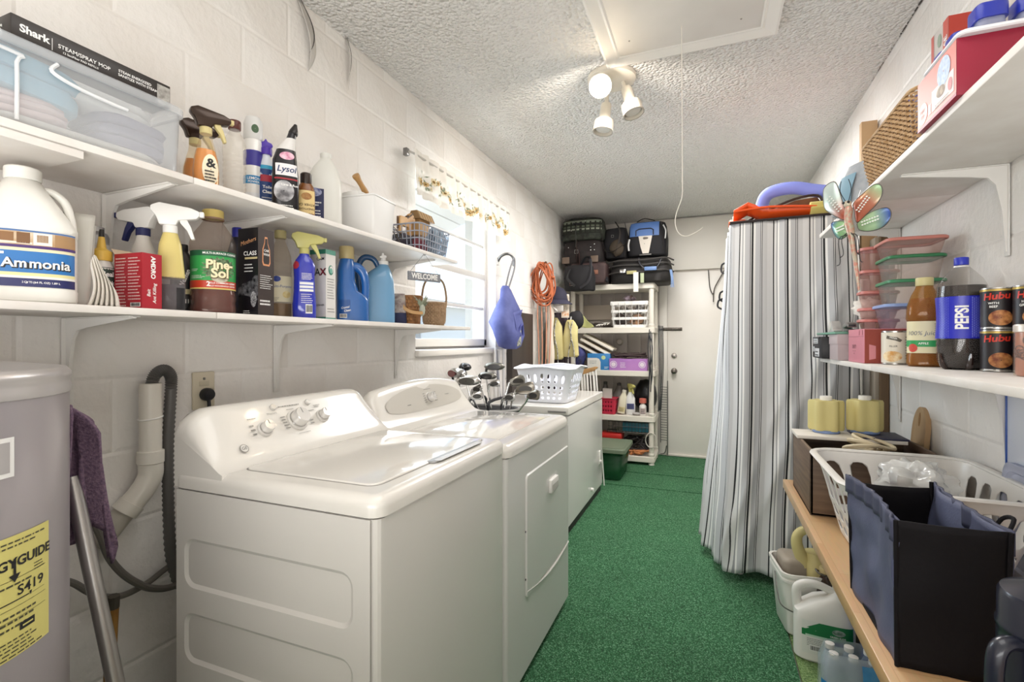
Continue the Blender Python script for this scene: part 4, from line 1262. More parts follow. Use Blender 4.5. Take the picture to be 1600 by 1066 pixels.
for i in range(11):
    x = -.066 + i * .0132
    MB().add([(x - .006, -.042, .080), (x + .006, -.042, .080), (x + .006, -.022, .122), (x - .006, -.022, .122), (x - .006, .032, .080), (x + .006, .032, .080), (x + .006, .012, .122), (x - .006, .012, .122)],
             [(0, 1, 2, 3), (3, 2, 6, 7), (4, 7, 6, 5), (0, 3, 7, 4), (1, 5, 6, 2), (0, 4, 5, 1)]).B('roof_slat', M('B99664' if i % 2 else '8E6E44', .6), t, smooth=0)
for (x, y, z, r, c, lb) in ((-1.32, 2.15, .045, .044, '7E8FA0', 'blue-grey crumpled ribbon ball in the wire basket'), (-1.33, 2.07, .045, .044, '7A3A45', 'maroon crumpled cloth ball in the wire basket'), (-1.37, 2.01, .045, .045, '3A3540', 'dark crumpled cloth in the near end of the wire basket')):
    m = MB(Tr(x, y, US + z)); m.ball((0, 0, 0), (r, r * 1.25, r * .9), 18, 12)
    for i, v in enumerate(m.v):
        d = (v - Vector((x, y, US + z)))
        m.v[i] = Vector((x, y, US + z)) + d * (1 + .28 * mnoise.noise(v * 60))
    tag(m.B('crumpled_cloth', M(c, .85)), lb, 'cloth')
m = MB()
for i in range(9):
    y = 2.12 + i * .013
    m.tube([(-1.288 + .006 * math.sin(i), y, US + .014), (-1.268, y + .012, US + .08), (-1.285, y + .004, US + .145), (-1.318, y, US + .08)], .005, 6, 4, flat=(.008, .0025))
tag(m.B('ribbon_bundle', M('8FA3B4', .6)), 'bundle of blue-grey ribbon loops in the far end of the wire basket', 'ribbon')

# ---- lower shelf
t = T('red_bottle', 'red bottle with a dark cap cut by the left edge', 'bottle', (-1.435, .545, LS), 72)
bd = Body([(0, .03, .022, 2.6), (.006, .034, .026, 2.6), (.15, .034, .026, 2.6), (.19, .026, .022, 2.3), (.205, .015, .015, 2)], 28)
bd.mesh().B('body', M('B4341F', .3), t)
cap(t, .2, .016, .032, M('2B1B34', .35), x=.012)

t = T('ammonia_jug', 'white gallon ammonia jug with a blue label', 'jug', (-1.345, .592, LS), 62)
bd = Body([(0, .062, .052, 3), (.006, .074, .060, 3.2), (.012, .0755, .061, 3.2), (.030, .0755, .061, 3.2), (.032, .0745, .0600, 3.2), (.150, .0745, .0600, 3.2), (.152, .0755, .061, 3.2), (.163, .0755, .061, 3), (.185, .066, .057, 2.7, -.003), (.235, .042, .043, 2.3, -.010), (.258, .031, .032, 2, -.012), (.262, .026, .026, 2, -.012), (.272, .026, .026, 2, -.012)], 44)
bd.mesh().B('body', MILK, t)
MB().tube([(.010, 0, .246), (.034, 0, .244), (.054, 0, .225), (.063, 0, .19), (.066, 0, .162)], .012, 12, 6, flat=(.013, .0085)).B('handle', MILK, t)
MB().tube([(.018, 0, .20), (.014, 0, .185)], .001, 4)
cap(t, .262, .030, .026, M('EDEBE4', .4), x=-.012, name='cap')
lb = patch(bd, -.080, .080, .034, .149, M('2E74B8', .4), t, nx=40)
pic = patch(bd, -.080, .080, .117, .149, M('B99468', .5, noise=(30, 'E2D2BA', 5)), lb, 'picture', .001, nx=40)
for (x0, x1, z0, z1, c) in ((-.080, .080, .1455, .149, '4F74A8'), (-.058, -.020, .125, .143, '8A623C'), (-.016, .002, .122, .144, '7A5534'), (.008, .036, .120, .145, 'E9E4DC'), (.013, .030, .126, .141, '9A7A56'), (.040, .080, .119, .145, 'A8845C'), (-.060, .006, .1205, .1245, 'E2DACB')):
    patch(bd, x0, x1, z0, z1, M(c, .5), pic, 'picture_detail', .0015)
patch(bd, -.080, .080, .113, .1185, M('4A2E70', .4), lb, 'purple_band', .0018, nx=40)
patch(bd, -.080, .080, .1065, .113, M('E8E0BC', .4), lb, 'cream_band', .001, nx=40)
patch(bd, -.080, .080, .056, .0625, M('E4DCA0', .4), lb, 'yellow_band', .001, nx=40)
patch(bd, -.080, .080, .051, .056, M('EDEAE2', .4), lb, 'white_band', .001, nx=40)
patch(bd, -.080, .080, .034, .051, M('262A60', .4), lb, 'navy_band', .001, nx=40)
lettering(bd, lb, INK, [('Ammonia', .0265, .0155, .0795, dict(bold=.05))], 'lettering_shadow', .0013)
lettering(bd, lb, WHITEINK, [('Ammonia', .0265, .014, .081, dict(bold=.02))], 'lettering', .0018)
lettering(bd, lb, WHITEINK, [('2 QTS (64 FL OZ) 1.89 L', .0055, .02, .043, dict(bold=.02))], 'volume_lettering', .0016)
patch(bd, -.048, -.034, .098, .103, WHITEINK, lb, 'badge', .0014)

t = T('plastic_pack', 'clear cellophane pack of pale cloths beside the ammonia jug', 'pack', (-1.365, .672, LS), 48)
m = MB()
m.grid(8, 14, lambda u, v: Vector((-.035 + .07 * u + .012 * v, -.010 - .018 * math.sin(PI * u) * (1 - v * .7) + .003 * math.sin(9 * v + 5 * u), .215 * v)))
m.B('film', M('F0EEE8', .2, alpha=(.45, 'F4F2EC'), coat=.5), t, solid=.001)
m = MB(); m.grid(6, 12, lambda u, v: Vector((-.034 + .068 * u + .010 * v, .012 + .004 * math.sin(6 * v), .195 * v))); m.B('film', M('F0EEE8', .2, alpha=(.45, 'F4F2EC'), coat=.5), t, solid=.001)
folded(MB(), 0, 0, .002, .055, .018, .13, 3, 3).B('contents', M('CFC4B8', .8, noise=(20, '8C8070')), t)

t = T('paper_towel', 'folded white paper towel fanned out at the shelf edge', 'paper', (-1.255, .668, LS), 62)
def fan(u, v):
    q = u * 6 % 1; zig = abs(2 * q - 1)
    return Vector(((u - .5) * (.016 + .040 * (1 - v)) + .010 * (1 - v) + .006 * math.sin(4 * v), (zig - .5) * (.008 + .020 * (1 - v)), .112 * v * (1 - .22 * (2 * u - .9) ** 2)))
MB().grid(36, 12, fan).B('sheet', M('EBE5DC', .9), t, solid=.0015, smooth=30)
t = T('glue_bottle', 'green label bottle with a yellow cone nozzle behind the paper towel', 'bottle', (-1.385, .745, LS), 64)
bd = Body([(0, .024, .024, 2), (.005, .027, .027, 2), (.10, .027, .027, 2), (.115, .02, .02, 2), (.12, .018, .018, 2)], 28)
bd.mesh().B('body', M('CFCBC4', .4), t)
lb = patch(bd, -.02, .04, .045, .102, M('2E4038', .4), t)
lettering(bd, lb, WHITEINK, [('Seal', .016, .012, .085, dict(bold=.02)), ('Stick', .014, .012, .064, dict(bold=.02))])
MB().lathe([(.021, .119), (.022, .122), (.022, .142), (.016, .146), (.010, .150), (.006, .178), (.003, .180)], 24).B('nozzle', M('D8B04A', .4), t)
MB().lathe([(.0055, .176), (.006, .178), (.0045, .196), (.001, .197)], 14).B('tip', M('2A2622', .4), t)
t = T('spray_can', 'grey ringed spray can behind the yellow nozzle', 'can', (-1.465, .775, LS), 65)
MB().lathe([(.026, 0), (.028, .003), (.028, .19), (.025, .198), (.018, .203), (.018, .215), (.003, .217)], 28).B('can', M('A6A5A6', .3, metal=.6), t)
MB().lathe([(.0285, .10), (.0285, .17)], 28, cap0=False, cap1=False).B('label', M('CFCCC8', .4), t)

t = T('spray_bottle', 'white spray bottle with navy collar behind the red carton', 'spray bottle', (-1.425, .865, LS), 10)
bd = Body([(0, .036, .026, 2.6), (.006, .040, .029, 2.6), (.12, .040, .029, 2.6), (.165, .030, .024, 2.3), (.195, .017, .017, 2), (.21, .014, .014, 2)], 32)
bd.mesh().B('body', M('E4DFD6', .4), t)
trigger(t, .207, M('EDEBE6', .35), NAVY, NAVY, 190, 1.15)

t = T('bait_carton', 'red insect bait carton with slanted open lid', 'box', (-1.312, .785, LS), 4)
w_, d_, h_ = .094, .048, .136
m = MB(); m.rings([[Vector((x, y, z)) for x, y in ((-w_ / 2, -d_ / 2), (w_ / 2, -d_ / 2), (w_ / 2, d_ / 2), (-w_ / 2, d_ / 2))] for z in (0, h_)], True, True)
RED = M('A8202E', .4)
m.B('carton', RED, t, smooth=0)
MB().add([(-w_ / 2, -d_ / 2, h_), (-w_ / 2, d_ / 2, h_), (-w_ / 2 - .012, d_ / 2, h_ + .014), (-w_ / 2 - .012, -d_ / 2, h_ + .014)], [(0, 1, 2, 3)]).B('lid_flap', M('C9B49A', .6), t, smooth=0, solid=.001)
F = boxfaces(w_, d_, h_)
smallprint(F[0], t, M('E6C9C4', .5), -.042, -.004, -.06, .062, 16, .0005, fill=.35)
smallprint(F[0], t, M('E6C9C4', .5), .0, .042, -.045, .062, 14, .0005, fill=.35)
barcode(F[0], t, .008, .042, -.062, -.052, .0005)
lettering(F[1], t, WHITEINK, [('AMDRO', .015, .002, .034, dict(rot=-90, bold=.035)), ('Ant Killing', .0115, .006, -.028, dict(rot=90, bold=.01, shear=.2)), ('Bait', .0115, -.008, -.028, dict(rot=90, bold=.01, shear=.2))], off=.0006)
t = T('paper_sheet', 'sheet of paper wedged upright behind the red carton', 'paper', (-1.40, .80, LS), 63)
MB().add([(-.045, 0, 0), (.045, 0, 0), (.045, .01, .11), (-.045, .012, .15)], [(0, 1, 2, 3)]).B('sheet', M('E4DED4', .8), t, smooth=0, solid=.001)

t = T('spray_bottle', 'yellow and clear spray bottle with white trigger head', 'spray bottle', (-1.315, .865, LS), 60)
bd = Body([(0, .030, .020, 2.6), (.005, .033, .023, 2.6), (.06, .034, .024, 2.6), (.10, .032, .023, 2.5), (.14, .028, .021, 2.4), (.175, .025, .019, 2.2), (.20, .018, .016, 2), (.212, .0145, .0145, 2)], 32)
bd.mesh(z1=.09).B('body', M('DAD6D6', .12, alpha=(.14, 'E6E2E4'), coat=.4), t)
m = MB(); bd.mesh(m, z0=.088); m.B('shoulder', M('D9C77C', .35), t)
Body([(.003, .031, .021, 2.6), (.07, .032, .022, 2.6)], 24).mesh().B('liquid', M('5E5560', .2, alpha=(.4, '8A8090')), t)
patch(bd, .012, .034, .006, .062, M('1E1C20', .4), t, 'label')
trigger(t, .205, PLASTW, PLASTW, PLASTW, -12, 1.15)
t = T('black_bottle', 'black label bottle tucked beside the yellow spray bottle', 'bottle', (-1.40, .955, LS), 59)
bd = Body([(0, .026, .02, 2.6), (.005, .029, .022, 2.6), (.14, .029, .022, 2.6), (.17, .018, .016, 2.2), (.18, .012, .012, 2)], 28)
bd.mesh().B('body', M('1C1B20', .35), t)
lb = patch(bd, -.028, .028, .02, .13, M('141418', .4), t)
lettering(bd, lb, WHITEINK, [('Weiman', .016, .004, .10, dict(rot=70, bold=.03)), ('3IN1', .016, .0, .035, dict(bold=.03))])
patch(bd, -.028, .028, .056, .070, M('D9CFA0', .4), lb, 'label_band', .001)
cap(t, .178, .014, .02, BLACK)

t = T('pine_cleaner_jug', 'big clear jug of brown pine cleaner with green label', 'jug', (-1.335, 1.0, LS), 56)
S = [(0, .053, .053, 2.6), (.006, .059, .059, 2.6), (.018, .060, .060, 2.6), (.030, .057, .057, 2.6), (.045, .060, .060, 2.6), (.058, .0585, .0585, 2.4), (.060, .0565, .0565, 2.3), (.178, .0565, .0565, 2.3), (.180, .059, .059, 2.3), (.205, .058, .058, 2.3), (.228, .050, .050, 2.2), (.252, .034, .034, 2), (.268, .0245, .0245, 2), (.280, .0235, .0235, 2)]
bd = Body(S, 48)
bd.mesh().B('body', M('CFC3BC', .08, alpha=(.08, 'EDE6E0'), coat=.6), t)
Body([(z, a - .0025, b - .0025, e) for z, a, b, e in S[:6]] + [(.074, .054, .054, 2.3)], 32).mesh().B('liquid', M('5E1F14', .12, coat=.4), t)
cap(t, .276, .0275, .024, M('D0B96A', .4))
MB().lathe([(.0285, .272), (.029, .274), (.0285, .277)], 30, cap0=False, cap1=False).B('neck_ring', M('8A6A58', .3), t)
GR = M('2E9A4B', .4)
lb = patch(bd, -.078, .078, .068, .176, GR, t, nx=36)
patch(bd, -.078, .078, .161, .176, M('155A38', .4), lb, 'dark_green_band', .001, nx=36)
patch(bd, -.078, .078, .072, .092, M('C03A22', .4), lb, 'red_band', .001, nx=36)
patch(bd, -.078, .078, .068, .072, M('D8C070', .4), lb, 'yellow_line', .001, nx=36)
lettering(bd, lb, WHITEINK, [('MULTI-SURFACE CLEANER', .0078, .018, .1685, dict(bold=.02)), ('KILLS COMMON GERMS', .0068, .022, .0855, dict(bold=.02, shear=.15)), ('KILLS HOUSEHOLD ODORS', .006, .022, .0775, dict(bold=.02, shear=.15)), ('2', .018, -.014, .082, dict(bold=.03))], 'lettering', .0018)
n = 40
pts = [(.014 + (.046 + (.004 if i % 2 else -.006)) * math.cos(2 * PI * i / n), .126 + (.031 + (.003 if i % 2 else -.004)) * math.sin(2 * PI * i / n)) for i in range(n)]
disc(bd, .014, .126, 1, 1, M('2C4A2A', .6, noise=(90, '8A9A78', 4)), lb, 'pine_wreath', .001, pts=pts)
disc(bd, .014, .100, .022, .012, M('C9C2AE', .6, noise=(80, '6E6248')), lb, 'pine_cone', .0013)
lettering(bd, lb, M('5A4A20', .5), [('Pine-', .034, .0155, .1355, dict(bold=.06)), ('Sol', .036, .0155, .111, dict(bold=.06))], 'lettering_shadow', .0018)
lettering(bd, lb, M('F0E6BE', .5), [('Pine-', .034, .014, .137, dict(bold=.035)), ('Sol', .036, .014, .1125, dict(bold=.035))], 'brand_lettering', .0024)
smallprint(bd, lb, WHITEINK, -.062, -.040, .118, .126, 2, .0016)
smallprint(bd, lb, WHITEINK, -.062, -.022, .098, .108, 3, .0016)

t = T('blue_cap_bottle', 'dark bottle with blue cap behind the black carton', 'bottle', (-1.465, 1.185, LS), 54)
bd = Body([(0, .03, .026, 2.4), (.006, .034, .03, 2.4), (.2, .034, .03, 2.4), (.25, .022, .02, 2), (.27, .014, .014, 2)], 28)
bd.mesh().B('body', M('2A2A3A', .35), t)
cap(t, .268, .017, .032, M('2B2FA0', .35))

t = T('car_wax_carton', 'tall black carton with car and bottle pictures', 'box', (-1.30, 1.115, LS), 4)
w_, d_, h_ = .078, .060, .265
BLKB = M('16151A', .3)
MB().box(-w_ / 2, w_ / 2, -d_ / 2, d_ / 2, 0, h_, .001).B('carton', BLKB, t)
F = boxfaces(w_, d_, h_)
lettering(F[0], t, M('D9A070', .5), [("Mothers", .018, .002, .092, dict(bold=.0, shear=.3, rot=14))], 'script', .0006)
lettering(F[0], t, WHITEINK, [('CLASS', .018, .008, .055, dict(bold=.015))], off=.0006)
patch(F[0], -.012, .036, .038, .044, M('C9B98A', .4), t, 'gold_bar')
smallprint(F[0], t, WHITEINK, -.014, .022, .0, .030, 3, .0006, fill=.3)
cm2 = MB()
pts = [(-.0385, -.05), (-.020, -.035), (.010, -.028), (.026, -.012), (.0385, -.012), (.0385, -.085), (.018, -.095), (.008, -.075), (-.016, -.070), (-.0385, -.078)]
cm2.add([F[0].pt(x, z, .0006) for x, z in pts], [tuple(range(len(pts)))])
cm2.B('car_picture', M('6E6E72', .25, noise=(60, '1E1E22', 3)), t, smooth=0)
disc(F[0], .022, -.083, .011, .024, M('B9B9BC', .3, noise=(300, '3A3A3E')), t, 'wheel_picture', .0010)
smallprint(F[0], t, WHITEINK, -.018, .012, -.125, -.114, 2, .0006)
patch(F[1], -.031, .031, -.132, .132, M('332723', .4), t, 'side_panel', .0005)
pts = [(-.012, .02), (.012, .02), (.016, .03), (.014, .07), (.006, .09), (.004, .108), (-.006, .108), (-.008, .09), (-.015, .07), (-.016, .03)]
disc(F[1], 0, .064, 1, 1, M('D99668', .5), t, 'bottle_outline', .0010, pts=pts)
disc(F[1], 0, .064, 1, 1, M('241B18', .4), t, 'bottle_picture', .0014, pts=[(x * .78, .064 + (z - .064) * .88) for x, z in pts])
lettering(F[1], t, WHITEINK, [('CAR', .010, 0, .066, dict(bold=.02)), ('WAX', .010, 0, .054, dict(bold=.02))], 'picture_lettering', .002)
smallprint(F[1], t, WHITEINK, -.024, .024, -.05, -.005, 7, .0010, fill=.3)
smallprint(F[1], t, WHITEINK, -.024, .018, -.10, -.08, 2, .0010, fill=.5)

t = T('multipurpose_bottle', 'clear multi-purpose cleaner bottle with cream label', 'bottle', (-1.415, 1.315, LS), 51)
S = [(0, .034, .028, 2.4), (.006, .038, .032, 2.4), (.145, .038, .032, 2.4), (.16, .036, .031, 2.3), (.19, .037, .031, 2.3), (.225, .034, .029, 2.2), (.255, .024, .022, 2), (.275, .0165, .0165, 2), (.292, .0155, .0155, 2)]
bd = Body(S, 36)
bd.mesh().B('body', M('E4DDD2', .08, alpha=(.13, 'F2EDE6'), coat=.6), t)
Body([(.003, .036, .030, 2.4), (.055, .036, .030, 2.4)], 28).mesh().B('liquid', M('8A6A3E', .15), t)
lb = patch(bd, -.045, .045, .060, .150, M('E9E0C2', .5), t)
disc(bd, -.014, .140, .013, .010, M('3B4E9A', .4), lb, 'badge', .0013)
lettering(bd, lb, M('4A5A9A', .5), [('Multi-Purpose', .0125, .002, .114, dict(bold=.0))])
disc(bd, .018, .086, .014, .012, M('D9BC6A', .5, noise=(50, 'F0E2B0')), lb, 'fruit_picture', .0013)
smallprint(bd, lb, M('7A746A', .5), -.038, -.004, .064, .078, 3)
cap(t, .286, .0195, .028, M('C9BC86', .4))

t = T('spray_bottle', 'blue glass cleaner spray bottle with yellow trigger', 'spray bottle', (-1.315, 1.325, LS), 49)
bd = Body([(0, .034, .022, 2.6), (.005, .038, .025, 2.6), (.05, .039, .026, 2.6), (.10, .035, .024, 2.5), (.15, .034, .024, 2.4), (.185, .036, .024, 2.4), (.205, .028, .020, 2.2), (.222, .016, .015, 2), (.232, .0145, .0145, 2)], 36)
BLU = M('2B36B0', .15, coat=.6)
bd.mesh().B('body', BLU, t)
disc(bd, -.030, .185, .012, .014, M('A82A3A', .4), t, 'red_badge', .001)
lb = patch(bd, -.018, .030, .095, .130, M('5A68C8', .4), t, 'back_label')
for z in (.122, .110, .098):
    patch(bd, -.016, .028, z - .004, z + .004, WHITEINK, lb, 'text_panel', .0012)
smallprint(bd, lb, WHITEINK, -.012, .026, .055, .09, 5, .0012, fill=.3)
smallprint(bd, lb, WHITEINK, -.010, .024, .135, .160, 5, .0012, fill=.4)
barcode(bd, t, .002, .024, .018, .050)
YT = M('C6C078', .4)
trigger(t, .226, YT, YT, YT, 0, 1.12)

t = T('cleaner_carton', 'white and green cleaner carton behind the blue spray', 'box', (-1.335, 1.435, LS), 4)
w_, d_, h_ = .07, .054, .258
MB().box(-w_ / 2, w_ / 2, -d_ / 2, d_ / 2, 0, h_, .001).B('carton', M('C9C6C6', .5), t)
F = boxfaces(w_, d_, h_)
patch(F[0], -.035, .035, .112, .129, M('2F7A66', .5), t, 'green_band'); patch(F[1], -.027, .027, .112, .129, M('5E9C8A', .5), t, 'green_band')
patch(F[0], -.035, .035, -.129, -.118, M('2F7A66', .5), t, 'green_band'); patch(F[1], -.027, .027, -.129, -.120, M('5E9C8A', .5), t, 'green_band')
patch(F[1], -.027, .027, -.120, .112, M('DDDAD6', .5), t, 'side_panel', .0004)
lettering(F[0], t, INK, [('CAM', .016, .012, .094, dict(bold=.01)), ('AX', .038, .012, .045, dict(bold=.005))], off=.0008)
lettering(F[0], t, M('8A2A3A', .5), [('X', .038, .0215, .045, dict(bold=.002))], 'red_letter', .0012)
lettering(F[0], t, INK, [('CLEANER', .010, .008, -.075, dict(bold=.01))], 'lower_lettering', .0008)
disc(F[1], 0, .055, .014, .018, M('2F7A66', .5), t, 'globe_ring', .0008); disc(F[1], .002, .057, .010, .013, M('DDDAD6', .5), t, 'globe_gap', .0012); disc(F[1], 0, .053, .008, .010, M('6FAE9C', .5), t, 'globe', .0016)
smallprint(F[1], t, M('8A8784', .5), -.02, .02, -.05, .03, 8, .0009, fill=.3)
smallprint(F[1], t, M('8A8784', .5), -.02, .02, -.10, -.08, 2, .0009)

t = T('detergent_jug', 'bright blue detergent jug with tan cap and loop handle', 'jug', (-1.335, 1.60, LS), 44)
BLJ = M('1E5FA8', .22, coat=.4)
bd = Body([(0, .056, .036, 3), (.006, .062, .041, 3), (.085, .062, .041, 3), (.105, .056, .041, 3, -.006), (.122, .042, .040, 2.8, -.020), (.165, .034, .038, 2.6, -.026), (.205, .034, .036, 2.5, -.026), (.232, .030, .030, 2.2, -.024), (.25, .026, .026, 2, -.023), (.258, .024, .024, 2, -.023)], 40)
bd.mesh().B('body', BLJ, t)
MB().tube([(-.020, 0, .215), (.012, 0, .222), (.038, 0, .200), (.048, 0, .165), (.049, 0, .12), (.046, 0, .08)], [.019, .019, .018, .016, .0155, .016], 16, 6).B('handle', BLJ, t)
patch(bd, -.060, -.012, .03, .085, M('174C90', .35), t, 'label', .0008)
cap(t, .250, .029, .050, M('B9A878', .4), x=-.023)
lettering(bd, t, WHITEINK, [('Crystal', .011, -.030, .055, dict(rot=12, bold=.01, shear=.2)), ('Clean', .011, -.022, .043, dict(rot=12, bold=.02, shear=.2))], 'script', .0012)
barcode(bd, t, -.052, -.024, .014, .030)

t = T('softener_jug', 'pale blue softener jug with dark handle and white spout', 'jug', (-1.365, 1.80, LS), 42)
LBJ = M('6E9FC4', .25, coat=.3)
bd = Body([(0, .066, .042, 3.2), (.006, .073, .047, 3.2), (.12, .073, .047, 3.2), (.19, .068, .045, 2.9), (.225, .050, .040, 2.5, .010), (.25, .028, .027, 2.1, .022), (.262, .021, .021, 2, .024)], 40)
bd.mesh().B('body', LBJ, t)
TB = M('1E4C78', .25, coat=.3)
MB().tube([(.008, -.004, .235), (-.016, -.004, .280), (-.052, -.004, .290), (-.076, -.004, .266), (-.084, -.004, .215), (-.076, -.004, .14), (-.072, -.004, .03)], [.011, .012, .013, .013, .013, .013, .012], 12, 7).B('handle', TB, t)
patch(bd, -.075, -.040, .02, .19, M('16264E', .3), t, 'dark_side_label', .001)
MB(Tr(.024, 0, .258)).lathe([(.021, 0), (.022, .003), (.022, .018), (.012, .021), (.010, .034)], 24).B('spout_collar', PLASTW, t)
MB(Tr(.024, 0, .29)).prism([(-.014, 0), (.012, 0), (.014, .006), (.010, .014), (.004, .012), (.0, .024), (-.006, .022), (-.008, .010), (-.016, .008)], -.009, .009, 'y', .002).B('spout', PLASTW, t)
t = T('slim_bottle', 'slim white bottle with a ball cap behind the pale blue jug', 'bottle', (-1.45, 1.94, LS), 41)
MB().lathe([(.014, 0), (.016, .003), (.016, .20), (.008, .215), (.007, .23)], 20).B('body', M('DAD6D0', .4), t)
MB().ball((0, 0, .24), .014).B('cap', M('E4E1DC', .3), t)
t = T('pouch', 'small floral pouch with a navy base between jug and basket', 'pouch', (-1.35, 1.945, LS), 39)
bd = Body([(0, .030, .014, 2.6), (.01, .032, .018, 2.6), (.08, .028, .014, 2.4), (.12, .026, .008, 2.2), (.145, .024, .003, 2.2)], 28)
bd.mesh().B('body', M('BDB2A8', .8, noise=(60, '8C7C78')), t)
m = MB(); bd.mesh(m, z1=.055, off=.0006); m.B('navy_base', M('23284A', .7), t)

def chip_basket(t, secs, rows, stakes, mat1, mat2, amp=.003, corner=None):
    """woven basket: horizontal strands running over and under upright stakes"""
    bd = Body(secs, 48)
    z0, z1 = secs[0][0], secs[-1][0]
    dz = (z1 - z0) / rows
    N = stakes * 2
    def ring(z, o=None):
        q = bd.at(z)
        if corner: P = [Vector((p.x, p.y, z)) for p in perim(q[1], q[2], corner, N)]
        else: P = [sup(2 * PI * i / N - PI / 2, q[1], q[2], q[3], z) for i in range(N)]
        if o is None: return P
        out = []
        for i, p in enumerate(P):
            d = P[(i + 1) % N] - P[i - 1]; n = Vector((d.y, -d.x, 0)).normalized()
            out.append(p + n * (o if i % 2 else -o))
        return out
    mw = MB()
    for r in range(rows):
        mw.tube(ring(z0 + dz * (r + .5), amp if r % 2 else -amp), .0028, 5, closed=True, flat=(.0018, dz * .47))
    mw.B('weave', mat1, t, kind='stuff')
    ms = MB()
    A, B_, C_ = ring(z0), ring((z0 + z1) / 2), ring(z1)
    for i in range(0, N, 2):
        ms.tube([A[i], B_[i], C_[i]], .0024, 5)
    ms.B('stakes', mat2, t, kind='stuff')
    MB().rings([ring(z) for z in (z0, z0 + .004)]).B('base', mat2, t)
    MB().tube(ring(z1), .005, 8, closed=True).B('rim', mat1, t)
t = T('woven_basket', 'brown split wood basket with a hoop handle folded down', 'basket', (-1.325, 2.01, LS), 37)
CB1, CB2 = M('A8784A', .55, noise=(40, '7E5530')), M('8A6038', .6)
chip_basket(t, [(.003, .034, .028, 3), (.09, .042, .036, 3), (.135, .046, .040, 2.8)], 8, 18, CB1, CB2)
MB().tube([(-.046, -.038, .128), (-.044, -.046, .085), (-.012, -.050, .062), (.030, -.050, .055), (.046, -.046, .058)], .006, 8, 6, flat=(.0025, .008)).B('handle', M('C09560', .5), t)
for i in range(9):
    a = i * 40 + 12
    d = Vector((math.cos(rad(a)), math.sin(rad(a)) * .5, 1.1)).normalized()
    p = Vector((.042, -.032, .075 + .006 * (i % 3)))
    L_ = .055 + .015 * (i % 2)
    s_ = Vector((-d.y, d.x, .2)).normalized() * .011
    MB().add([p, p + d * L_ * .5 + s_, p + d * L_, p + d * L_ * .5 - s_ + Vector((0, -.004, 0))], [(0, 1, 2, 3)]).B('leaf', M('A9B09A' if i % 3 else '8C947E', .7), t, smooth=0, solid=.0012)
MB().ball((.045, -.036, .07), (.014, .012, .03), 12, 8).B('cloth_flower', M('B4B8A8', .8), t)
t = T('woven_basket', 'tan wicker basket with a tall arched handle at the shelf end', 'basket', (-1.32, 2.205, LS), 35)
WB1, WB2 = M('B49878', .6, noise=(60, '9A7E60')), M('8E7456', .6)
chip_basket(t, [(.003, .045, .034, 2.4), (.02, .055, .042, 2.4), (.08, .058, .045, 2.3), (.118, .055, .042, 2.3)], 13, 22, WB1, WB2)
MB().tube([(-.056, 0, .10), (-.062, 0, .15), (-.045, 0, .225), (0, 0, .252), (.045, 0, .225), (.062, 0, .15), (.056, 0, .10)], .0055, 8, 8).B('handle', WB2, t)
for x in (-.057, .057):
    MB().tube([(x, 0, .095), (x * 1.05, 0, .125)], .0075, 8).B('handle_binding', WB1, t)
sg = T('hanging_sign', 'little grey wooden sign hanging from the upper shelf on a wire', 'sign', (-1.222, 1.955, 1.575), 66)
MB().box(-.088, .088, -.004, .004, -.020, .020, .0015).B('board', M('8E9096', .7, noise=(60, '77797F', 3, (1, 1, 6))), sg)
lettering(Flat((0, -.0042, 0), (1, 0, 0), (0, 0, 1)), sg, WHITEINK, [('WELCOME', .034, 0, 0, dict(bold=.03, wx=.86))], off=.0005)
MB().tube([(-.075, 0, .020), (-.02, 0, .085), (0, 0, .103), (.02, 0, .085), (.075, 0, .020)], .0012, 5, 4).B('wire', M('9A9894', .4, metal=.5), sg)
MB().tube([(0, 0, .098), (0.006, 0, .106), (0, 0, .112), (-.006, 0, .106)], .0014, 6, 3, closed=True).B('hook', STEEL, sg)

# ================================================================= on and behind the freezer
def slot_basket(t, prof, zs, holes, N, mat, r=.06, rim=None, corner=.75, thick=.0025, wave=0, every=(1, 2)):
    """prof: [(z, hx, hy)], zs: row heights, holes: rows that are slotted; every nth column is a hole"""
    def at(z):
        for a, b in zip(prof, prof[1:]):
            if a[0] <= z <= b[0]:
                q = (z - a[0]) / (b[0] - a[0]); return a[1] + (b[1] - a[1]) * q, a[2] + (b[2] - a[2]) * q
        return prof[-1][1:]
    vs = []; fs = []
    for z in zs:
        a, b = at(z)
        for p in perim(a, b, r, N):
            w_ = wave * math.cos(4 * math.atan2(p.y / b, p.x / a)) * ((z - zs[0]) / (zs[-1] - zs[0])) ** 2
            vs.append((p.x, p.y, z + w_))
    a, b = at(zs[len(zs) // 2]); PP = perim(a, b, r, N)
    for j in range(len(zs) - 1):
        for i in range(N):
            i2 = (i + 1) % N
            c = (PP[i] + PP[i2]) / 2
            solid = abs(c.x) > a - r * corner and abs(c.y) > b - r * corner
            if j in holes and i % every[1] < every[0] and not solid: continue
            fs.append((j * N + i, j * N + i2, (j + 1) * N + i2, (j + 1) * N + i))
    fs.append(tuple(range(N - 1, -1, -1)))
    o = MB().add(vs, fs).B('body', mat, t, smooth=60, solid=thick, sub=1)
    a, b = at(zs[-1])
    if rim:
        pp = [(p.x, p.y, zs[-1] + wave * math.cos(4 * math.atan2(p.y / b, p.x / a))) for p in perim(a + rim * .6, b + rim * .6, r + rim * .6, N)]
        MB().tube(pp, rim, 8, closed=True, flat=(rim, rim * .55)).B('rim', mat, t)
    return o
